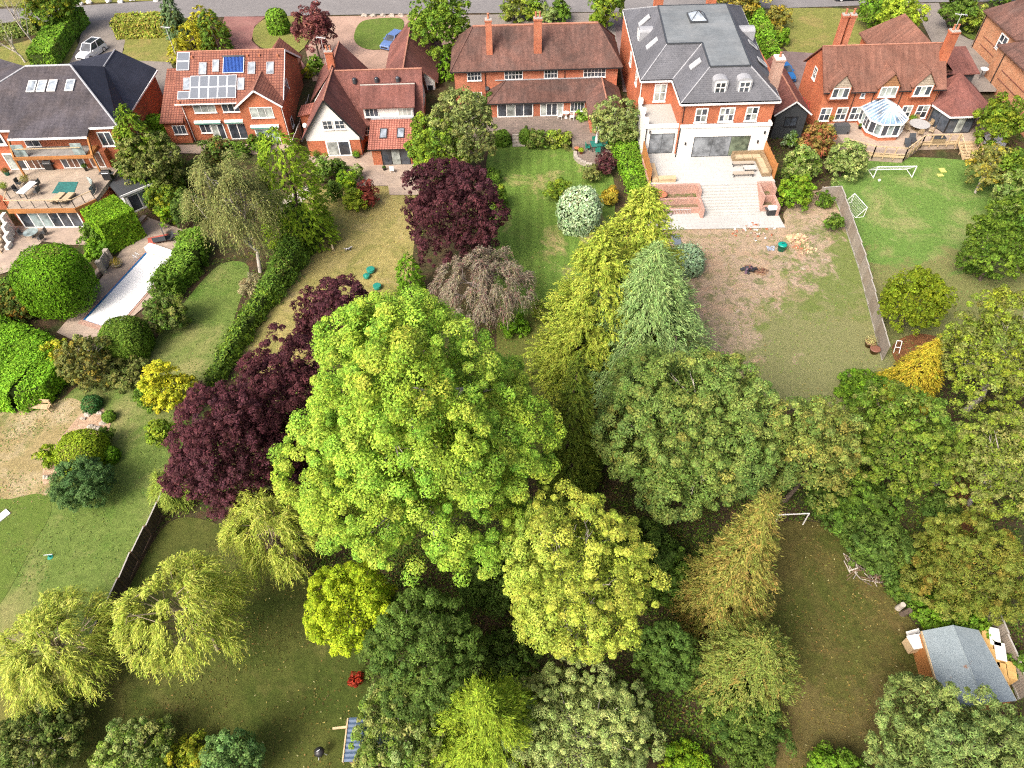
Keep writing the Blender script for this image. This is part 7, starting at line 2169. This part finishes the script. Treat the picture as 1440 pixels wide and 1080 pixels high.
for box, pal, lab in (((112, 150, 312, 350), MIDG, 'round green bush under the clipped conifer block'), ((118, 160, 335, 368), BRIGHTG, 'light green bush against the pool terrace wall'), ((0, 40, 385, 440), DARKG + MIDG, 'dark green shrub in the shade of the large dome'), ((-10, 70, 395, 450), DARKG + [(0.28, 0.13, 0.03)], 'dark shrub with orange flowers below the large dome')):
    shrub(lab, box, pal)
hedge('tall clipped hedge between the covered pool and the lawn strip', [(-32.3, 59.6), (-31.8, 56.2), (-33.2, 52.6)], [2.4, 2.6, 2.2], [2.3, 2.3, 2.0], MIDG, lump=.2, round_=.7)
shrub('grey green spreading shrub at the corner of the pool', (202, 264, 405, 478), OLIVE + MIDG, rc=.4)
shrub('mid green shrub between the pool and the lawn strip', (212, 252, 382, 428), MIDG, rc=.35)
dome('green clipped dome at the end of the pool terrace', (142, 214, 444, 518), [(0.085, 0.13, 0.022), (0.105, 0.155, 0.028), (0.07, 0.11, 0.02)])
shrub('golden flowered shrub beside the ivy covered hedge', (62, 104, 472, 530), GOLD + YELG[:1], rc=.35)
shrub('mixed olive shrub with bare twigs next to the end dome', (80, 165, 465, 560), OLIVE + [(0.30, 0.22, 0.05), (0.11, 0.13, 0.05)], bark=BARK_PALE, limbs=20, twigs=2, gaps=.15, rc=.35)
shrub('low bronze green shrub in front of the end dome', (148, 215, 500, 550), OLIVE + DARKG[:1], rc=.35)
shrub('large golden evergreen on the lawn beside the purple tree', (200, 274, 505, 595), [(0.46, 0.40, 0.045), (0.40, 0.36, 0.04), (0.28, 0.29, 0.04)], 'golden_evergreen', rc=.35, zscale=1.1)
shrub('green bush at the side of the large golden evergreen', (190, 232, 520, 600), MIDG, rc=.3, zscale=.9)
shrub('yellow green shrub at the foot of the large golden evergreen', (204, 245, 580, 640), YELG, rc=.3, zscale=.7)
dome('olive green clipped dome on the gravel bed', (82, 152, 603, 672), [(0.13, 0.165, 0.018), (0.11, 0.145, 0.018), (0.155, 0.185, 0.022)])
dome('small bright green clipped ball beside the olive dome', (138, 168, 625, 655), BRIGHTG)
shrub('blue green needled shrub in front of the olive dome', (70, 164, 638, 730), [(0.075, 0.13, 0.055), (0.10, 0.16, 0.07), (0.055, 0.10, 0.04)], rc=.4, asp=.35)
shrub('yellow green variegated shrub at the edge of the gravel bed', (56, 86, 620, 664), ACID[1:] + MIDG[:1], rc=.22)
dome('small dark green conifer at the top of the gravel bed', (114, 142, 556, 582), [(0.03, 0.075, 0.03), (0.04, 0.09, 0.035)], 'dwarf_conifer', 'shrub', lump=.1)
dome('tiny green bush beside the rocks of the gravel bed', (144, 162, 577, 595), MIDG, 'dwarf_bush', 'shrub')
shrub('dwarf green conifer at the side of the olive dome', (142, 162, 600, 625), MIDG, rc=.2)
# boundary hedge between the two left lawns
hp_ = [at(437, 335, 0), at(404, 395, 0), at(378, 425, 0), at(350, 465, 0), at(322, 505, 0), at(300, 545, 0)]
hedge('tall dark green boundary hedge along the parched lawn', [tuple(hp_[0])[:2], tuple(hp_[1])[:2], tuple(hp_[2])[:2]], [2.0, 1.7, 1.4], [3.0, 2.6, 2.1], MIDG + DARKG, lump=.34, round_=.5)
hedge('lower bright green boundary hedge by the birch', [tuple(hp_[2])[:2], tuple(hp_[3])[:2], tuple(hp_[4])[:2], tuple(hp_[5])[:2]], [1.3, 1.2, 1.0, .8], [1.8, 1.7, 1.5, 1.2], MIDG + DARKG + YELG[1:2], lump=.34, round_=.6)
shrub('dead grey brown shrub between the two boundary hedges', (336, 372, 385, 420), [(0.30, 0.25, 0.19), (0.25, 0.2, 0.15)], bark=BARK_PALE, limbs=20, twigs=2, rc=.3, asp=.3, gaps=.2)
weeper('fountain of pale green ornamental grass against the plank fence', (216, 262, 652, 728), [(0.24, 0.28, 0.06), (0.30, 0.32, 0.10), (0.18, 0.23, 0.05)], 'ornamental_grass', 16, 60, 1.2, .34, .045, .8, WOOD_BROWN, nl=5, limbs=2, clear=-.3)
# bed by the white gabled house
for box, pal, lab in (((440, 478, 215, 262), MIDG + SAGE[:1], 'grey green shrub at the patio end of the shrub bed'), ((475, 502, 240, 275), ACID[1:] + BRIGHTG, 'bright lime shrub in the middle of the shrub bed'), ((482, 518, 262, 305), YELG, 'yellow green leafy shrub at the lawn edge of the shrub bed'), ((500, 532, 248, 300), REDL, 'dark red japanese maple at the corner of the shrub bed'), ((455, 482, 250, 295), DARKG + MIDG, 'dark green shrub at the back of the shrub bed'), ((488, 512, 232, 256), SAGE + MIDG, 'silver green shrub by the patio slabs of the shrub bed'), ((465, 492, 225, 250), DARKG, 'low dark green shrub near the patio door of the white gabled house')):
    shrub(lab, box, pal, rc=.25)
shrub('flowering shrub pot plants by the solar panel house patio', (280, 330, 196, 225), SAGE + MIDG + REDL[:1], rc=.2)
shrub('green shrub beside the birch top at the patio', (318, 350, 200, 225), MIDG, rc=.2)
for box, pal, lab in (((262, 305, 222, 258), DARKG + OLIVE, 'dark shrub behind the birch crown'), ((225, 268, 232, 272), MIDG + OLIVE, 'olive green shrub between the scruffy olive tree and the birch'), ((345, 385, 188, 216), MIDG, 'green shrub at the patio door of the solar panel house')):
    shrub(lab, box, pal, rc=.25)
hedge('clipped bright green hedge between the balcony house and the solar panel house', [tuple(at(203, 190, 0))[:2], tuple(at(244, 192, 0))[:2]], 1.6, 2.2, BRIGHTG, lump=.1)
# by the two chimney house
tree('grey olive tree beside the two chimney house terrace', (600, 702, 118, 250), OLIVE + SAGE, rc=.42, bark=BARK_PALE, limbs=18, twigs=2, gaps=.08)
tree('bright green shrubby tree beside the tiled garden room', (566, 668, 158, 260), MIDG + YELG, rc=.4, sub=9)
tree('sparse olive green tree against the extension wing of the two chimney house', (828, 905, 132, 212), OLIVE + SAGE, rc=.35, bark=BARK_PALE, limbs=20, twigs=2, gaps=.22)
hedge('leafy bright green hedge beside the grey side path', [tuple(at(866, 190, 0))[:2], tuple(at(884, 235, 0))[:2], tuple(at(902, 285, 0))[:2]], [2.6, 2.4, 2.0], [2.2, 2.0, 1.8], BRIGHTG + MIDG, lump=.25, round_=.6)
for box, pal, lab in (((834, 868, 212, 252), PURP + [(0.13, 0.07, 0.08)], 'small dark purple shrub beside the round patio'), ((820, 845, 230, 262), OLIVE, 'olive shrub below the round patio'), ((766, 808, 250, 292), YELG + MIDG, 'yellow green shrub next to the blue grey round shrub'), ((840, 872, 260, 292), ORANGE, 'golden orange shrub near the blue grey round shrub'), ((684, 715, 255, 300), MIDG + YELG[:1], 'green shrub at the side of the striped lawn'), ((680, 706, 235, 262), MIDG, 'leafy shrub at the foot of the grey olive tree'), ((740, 772, 180, 212), MIDG + OLIVE, 'olive green shrub in the terrace bed'), ((768, 805, 182, 212), YELG + OLIVE, 'yellow tinged shrub in the terrace bed'), ((808, 826, 150, 180), BRIGHTG + [(0.5, 0.5, 0.3)], 'white flowering bush against the extension window'), ((676, 700, 130, 162), DARKG, 'dark climbing shrub on the two chimney house corner'), ((795, 835, 290, 330), DARKG, 'dark green low shrub under the blue grey round shrub'), ((745, 775, 395, 480), YELG + OLIVE, 'loose yellow green shrub at the foot of the golden cypress row'), ((700, 745, 440, 475), BRIGHTG, 'small bright green bush under the half bare weeping tree')):
    shrub(lab, box, pal, rc=.25)
dome('clipped green ball on the house side of the garden steps', (693, 718, 182, 208), MIDG, 'topiary_ball', 'topiary')
dome('clipped green ball on the bed side of the garden steps', (728, 748, 182, 206), MIDG, 'topiary_ball', 'topiary')
dome('blue grey round shrub on the striped lawn', (783, 846, 262, 336), BLUEG, 'grey_shrub', 'shrub', lf=3.6, lump=.16)
dome('blue grey needled shrub beside the bare building dirt', (938, 990, 343, 392), [(0.19, 0.25, 0.20), (0.15, 0.20, 0.16), (0.23, 0.28, 0.23)], 'grey_shrub', 'shrub', lf=3.6, lump=.16)
# by the dormer house
for box, pal, lab in (((1122, 1178, 172, 228), REDL + BRONZE, 'russet red shrub beside the dormer house terrace'), ((1096, 1155, 205, 265), SAGE + MIDG, 'grey green bush beside the orange privacy screen'), ((1158, 1220, 195, 262), SAGE + MIDG[:1], 'grey green bush against the deck railing'), ((1092, 1145, 243, 300), YELG[1:] + BRIGHTG, 'yellow green bush by the end of the board fence'), ((1148, 1172, 265, 295), MIDG, 'small green bush behind the board fence end'), ((1100, 1122, 185, 215), MIDG + BLUEG[:1], 'small blue green shrub near the black gabled garage'), ((1065, 1085, 640, 660), MIDG, 'low shrub under the tan tipped olive tree'), ((1300, 1350, 690, 745), DARKG, 'dark shrub beside the orange brown mulch')):
    shrub(lab, box, pal, rc=.28)
shrub('ivy strip growing along the foot of the board fence', (1160, 1185, 285, 345), DARKG + MIDG, rc=.2)
tree('half bare olive tree beside the timber deck steps', (1355, 1425, 200, 275), OLIVE + ORANGE[1:2], rc=.35, bark=BARK_PALE, limbs=20, twigs=2, gaps=.25)
tree('yellow green tree between the garden room and the buff brick house', (1372, 1440, 112, 235), YELG + MIDG, rc=.42, clear=-.05)
tree('pale green tree below the buff brick house', (1400, 1490, 190, 300), MIDG + YELG, rc=.42, clear=-.05)
tree('grey green tree at the lawn edge below the pale green tree', (1392, 1480, 228, 335), SAGE + MIDG, rc=.45, clear=-.1)
tree('green understorey tree between the tan tipped olive tree and the mulch', (1128, 1262, 638, 762), MIDG + DARKG, rc=.5, clear=-.15, zscale=.6)
tree('dark green understorey bush between the lime tree and the bronze tipped conifer', (872, 980, 735, 872), DARKG + MIDG, rc=.5, clear=-.2, zscale=.55, cat='shrub', name='evergreen_bush')
tree('dark green understorey bush below the lime tree', (668, 760, 880, 965), DARKG, rc=.5, clear=-.2, zscale=.6, cat='shrub', name='evergreen_bush')
# street side
tree('green garden tree behind the clipped diagonal hedge', (35, 115, -25, 45), MIDG + [(0.28, 0.24, 0.03)], rc=.45, gaps=.06)
hedge('clipped diagonal hedge beside the white car', [tuple(at(66, 98, 1.5))[:2], tuple(at(88, 60, 1.5))[:2], tuple(at(112, 34, 1.5))[:2]], 3.2, 2.4, BRIGHTG[:1] + MIDG, lump=.08)
hedge('clipped hedge with rusty side along the front lawn by the road', [tuple(at(170, 50, 1.5))[:2], tuple(at(256, 46, 1.5))[:2]], 3.0, 2.4, YELG[1:] + BRONZE, lump=.12)
hedge('dark roadside hedge behind the bare trunks', [tuple(at(-60, 62, 1.5))[:2], tuple(at(55, 44, 1.5))[:2]], 2.2, 1.6, DARKG + OLIVE, lump=.2, round_=.5)
for apex, foot, wpx, lab in (((290, 8), (298, 62), 48, 'tallest golden yellow conifer by the red drive'), ((272, 30), (278, 74), 44, 'middle golden yellow conifer by the red drive'), ((252, 54), (258, 86), 36, 'smallest golden yellow conifer by the red drive')):
    spire(lab, apex, foot, wpx, GOLD, spray=.6, prof=lambda u: np.sqrt(np.clip(1 - u ** 1.8, 0, 1)), group='golden conifers by the red drive')
spire('dark green conifer behind the golden yellow conifers', (305, 12), (310, 75), 42, MIDG, spray=.6, prof=lambda u: np.sqrt(np.clip(1 - u ** 2, 0, 1)))
spire('blue green conifer at the end of the rusty hedge', (258, -20), (252, 50), 42, [(0.12, 0.17, 0.10), (0.10, 0.14, 0.08)], spray=.6, droop=.3)
dome('clipped green round bush on the small front lawn', (375, 407, 12, 54), BRIGHTG[:1] + MIDG, 'topiary_ball', 'topiary')
tree('purple leaved front garden tree beside the pink drive', (410, 472, 2, 82), [(0.17, 0.05, 0.07), (0.12, 0.035, 0.05), (0.20, 0.08, 0.09)], rc=.4, gaps=.08)
for box, pal, lab in (((432, 456, 78, 112), MIDG, 'green shrub behind the brick chimney of the white gabled house'), ((424, 440, 88, 112), GOLD[1:] + YELG, 'yellow shrub behind the brick chimney of the white gabled house'), ((1088, 1112, 38, 68), YELG[1:] + BRIGHTG, 'round light green bush on the mauve drive edge'), ((1072, 1112, 8, 50), OLIVE + ORANGE, 'golden brown shrub on the straw front lawn'), ((700, 748, -8, 36), YELG + OLIVE, 'yellow green shrub at the road behind the two chimneys'), ((735, 770, -5, 34), MIDG + YELG, 'bright green shrub at the road behind the two chimneys'), ((752, 785, 8, 38), SAGE, 'silver green shrub at the road behind the two chimneys'), ((772, 806, 0, 36), MIDG, 'dark round shrub at the road behind the two chimneys'), ((828, 856, 10, 45), ACID[1:] + YELG, 'lime green shrub beside the hipped brown roof end')):
    shrub(lab, box, pal, rc=.3)
tree('broad mid green tree between the garage and the two chimney house', (568, 666, -18, 92), MIDG + YELG[1:], rc=.45, sub=10)
spire('slim green conifer beside the red garage roof', (628, 60), (630, 110), 34, BRIGHTG, spray=.5)
tree('light green tree at the road beside the slate roofed house', (828, 880, -30, 40), YELG + MIDG, rc=.4)
hedge('narrow green hedge along the slate roofed house', [tuple(at(1052, 22, 1.5))[:2], tuple(at(1074, 60, 1.5))[:2], tuple(at(1086, 98, 1.5))[:2]], 1.4, 2.2, BRIGHTG + MIDG, lump=.25, round_=.6)
tree('golden brown tree at the road beyond the slate roof', (985, 1085, -40, 18), ORANGE + OLIVE, rc=.4, gaps=.1)
tree('green tree behind the twin chimney stacks', (1205, 1262, -8, 40), MIDG + BRIGHTG, rc=.4)
tree('yellow green tree behind the cross wing roof', (1232, 1300, -5, 58), YELG, rc=.4)
tree('dark green tree beside the pale grey drive', (1322, 1372, -15, 42), MIDG + DARKG, rc=.4)
tree('variegated yellow green shrub tree next to the buff brick house', (1345, 1400, 5, 45), YELG + OLIVE, rc=.35)
tree('dark green roadside tree beyond the buff brick house', (1390, 1450, -40, 12), DARKG + MIDG, rc=.45)
# bottom edge
for box, pal, lab, kw in (((-20, 130, 985, 1110), DARKG + OLIVE, 'dark green tangled tree below the fence willow', dict(bark=BARK_PALE, limbs=24, twigs=2)), ((120, 250, 1020, 1120), MIDG + SAGE, 'grey green tree at the front edge of the shaded lawn', dict(gaps=.15)), ((215, 305, 1035, 1120), GOLD[1:] + YELG, 'golden leaved tree at the front edge of the shaded lawn', {}), ((280, 370, 1022, 1120), [(0.10, 0.16, 0.06), (0.13, 0.20, 0.08)], 'blue green tree at the front edge of the shaded lawn', {}), ((930, 1010, 1050, 1120), ACID[1:] + BRIGHTG, 'lime green bush below the dark evergreen bushes', {}), ((1125, 1225, 1055, 1130), BRIGHTG + MIDG, 'bright green bush at the front edge of the brown lawn', {})):
    tree(lab, box, pal, rc=.45, clear=-.1, **kw)
shrub('small bright red shrub beside the acid yellow tree', (492, 514, 938, 975), [(0.26, 0.03, 0.02), (0.2, 0.025, 0.02)], rc=.2)
shrub('green bramble thicket beside the felt roofed shed', (1285, 1400, 850, 900), MIDG + BRIGHTG, rc=.3, zscale=.6)
shrub('green bramble patch beside the brushwood pile', (1240, 1290, 800, 850), MIDG + DARKG, rc=.3, zscale=.6)
shrub('dark green bush behind the shed board fence', (1415, 1470, 880, 1000), DARKG + MIDG, rc=.4, zscale=.7)
shrub('leafy green bush under the golden amber conifer', (1175, 1260, 520, 580), BRIGHTG + MIDG, rc=.35, zscale=.7)
# bare birch trunks at the top left
for k, (fx, fy, tx, ty) in enumerate(((36, 88, 2, 55), (55, 75, 5, 2))):
    o = thing('birch_tree', ['leaning pale birch trunk on the rough grass verge, split low', 'tall slim pale birch trunk near the diagonal hedge'][k], 'tree', tuple(at(fx, fy, 1.5)))
    b = at(fx, fy, 1.5)
    d = CAM_M @ Vector(((tx - 720) / FOCAL, -(ty - 540) / FOCAL, -1.0)); zt = CAM_H + d.z * b.y / d.y
    top = V((b.x - 1.0, b.y, min(zt, 14)))
    br = [tuple(b.lerp(top, .6 + .4 * rng.random()) + V((rng.normal() * 1.2, rng.normal(), 1 + rng.random()))) for _ in range(9)]
    wood(tuple(b), tuple(top), .16, br, o, BARK_PALE, twigs=3)
    hd = np.array(br)
    q, c = strands(hd, unit(len(hd)) * .5, 14, 1.2, 6, .16, .07, OLIVE, .7, .8)
    leaf_mesh('crown', q, c, o)

# ------------------------------------------------------------------ grass tufts, fallen leaves and undergrowth
def inside(poly, x, y):
    c = np.zeros(len(x), bool)
    px_, py_ = np.array([q[0] for q in poly]), np.array([q[1] for q in poly])
    j = len(poly) - 1
    for i in range(len(poly)):
        k = ((py_[i] > y) != (py_[j] > y)) & (x < (px_[j] - px_[i]) * (y - py_[i]) / (py_[j] - py_[i] + 1e-12) + px_[i])
        c ^= k
        j = i
    return c


TX, TC = [], []
for poly, z, (base, dens) in LAWNS:
    xs0, xs1 = min(q[0] for q in poly), max(q[0] for q in poly)
    ys0, ys1 = min(q[1] for q in poly), max(q[1] for q in poly)
    n = int((xs1 - xs0) * (ys1 - ys0) * dens * 9)
    x, y = xs0 + rng.random(n) * (xs1 - xs0), ys0 + rng.random(n) * (ys1 - ys0)
    cl = np.sin(x * .9 + 1.7 * np.sin(y * .6)) + np.sin(y * 1.1 + 1.3 * np.sin(x * .7)) + np.sin(x * .31 - y * .27)
    k = inside(poly, x, y) & (rng.random(n) < .35 + .22 * cl) & (y < 78) & (np.abs(x) < 18 + .75 * y)
    x, y = x[k], y[k]
    TX.append(np.stack([x, y, np.full(len(x), z)], 1))
    TC.append(np.array(base) * 1.5 * (1 + .20 * rng.normal(size=(len(x), 1)).clip(-2, 2)) * (1 + .10 * rng.normal(size=(len(x), 3)).clip(-2, 2)))
TX, TC = np.concatenate(TX), np.concatenate(TC).clip(.01, .6)
n = len(TX)
hgt = .085 * (.6 + .8 * rng.random(n))
pos = TX + np.array([0, 0, .03])
o = thing('grass_tufts', None, None, (0, 0, 0))
OFF[o.name] = Vector()
ob = leaf_mesh('grass_tufts', leaf_quads(pos, nz(np.array([0, 0, 1.0]) + .4 * unit(n)), hgt * 1.7, hgt), TC, o)
ob.parent = None
bpy.data.objects.remove(o)
ob.name = 'grass_tufts'
tag(ob, 'short uneven grass tufts over the lawns', kind='stuff')
# fallen leaves
n = 2600
x, y = -22 + 54 * rng.random(n), 9 + 50 * rng.random(n)
fc = np.array([(0.42, 0.33, 0.10), (0.35, 0.20, 0.07), (0.50, 0.46, 0.22), (0.30, 0.25, 0.08)])[rng.integers(0, 4, n)]
o = thing('fallen_leaves', None, None, (0, 0, 0))
pos = np.stack([x, y, np.full(n, .17)], 1)
ob = leaf_mesh('fallen_leaves', leaf_quads(pos, nz(np.array([0, 0, 1.0]) + .4 * unit(n)), .11 * (.7 + .6 * rng.random(n)), .08), fc, o)
ob.parent = None
bpy.data.objects.remove(o)
ob.name = 'fallen_leaves'
tag(ob, 'scattered yellow and brown fallen leaves', kind='stuff')
# ivy and seedlings on the shaded soil
areas = [(500, 1000, 740, 1060, 1500), (830, 1330, 560, 860, 1700), (420, 800, 430, 860, 1500), (220, 470, 520, 800, 700), (200, 420, 205, 420, 500), (0, 230, 240, 560, 700), (570, 720, 120, 330, 500), (1080, 1250, 150, 300, 400), (1180, 1440, 520, 900, 1300), (1330, 1440, 120, 420, 600), (820, 930, 170, 330, 300), (0, 520, 960, 1080, 600), (930, 1440, 860, 1080, 600)]
cx, cy, rad = [], [], []
for x0, x1, y0, y1, n in areas:
    for _ in range(n):
        p = at(x0 + (x1 - x0) * rng.random(), y0 + (y1 - y0) * rng.random(), 0)
        cx.append(p.x); cy.append(p.y)
cx, cy = np.array(cx), np.array(cy)
k = np.ones(len(cx), bool)
for poly, z, _ in LAWNS: k &= ~inside(poly, cx, cy)
k &= cy < 80
for bx0, bx1, by0, by1 in ((-43, -33, 46, 66), (-5.5, 15.2, 72, 83), (15, 29, 59.9, 72), (-24, -10, 66.5, 78), (38, 58, 70.5, 80), (-60, -42, 57, 72), (-42, -25, 77.5, 82), (9.5, 16.5, 60, 84)): k &= ~((cx > bx0) & (cx < bx1) & (cy > by0) & (cy < by1))
cx, cy = cx[k], cy[k]
per = 11
m_ = len(cx) * per
X = np.repeat(cx, per) + rng.normal(size=m_) * .32
Y = np.repeat(cy, per) + rng.normal(size=m_) * .32
Zz = .05 + .45 * np.repeat(rng.random(len(cx)) ** 2, per) * rng.random(m_)
ok = np.ones(m_, bool)
for poly, z, _ in LAWNS: ok &= ~inside(poly, X, Y)
X, Y, Zz = X[ok], Y[ok], Zz[ok]
m_ = len(X)
uc = colours(DARKG + MIDG + [(0.16, 0.10, 0.04)], m_, 1)
o = thing('undergrowth', None, None, (0, 0, 0))
ob = leaf_mesh('undergrowth', leaf_quads(np.stack([X, Y, Zz], 1), nz(np.array([0, 0, 1.0]) + .6 * unit(m_)), .17 * (.6 + .8 * rng.random(m_)), .12), uc, o)
ob.parent = None
bpy.data.objects.remove(o)
ob.name = 'undergrowth'
tag(ob, 'low ivy and seedlings growing on the shaded soil', kind='stuff')
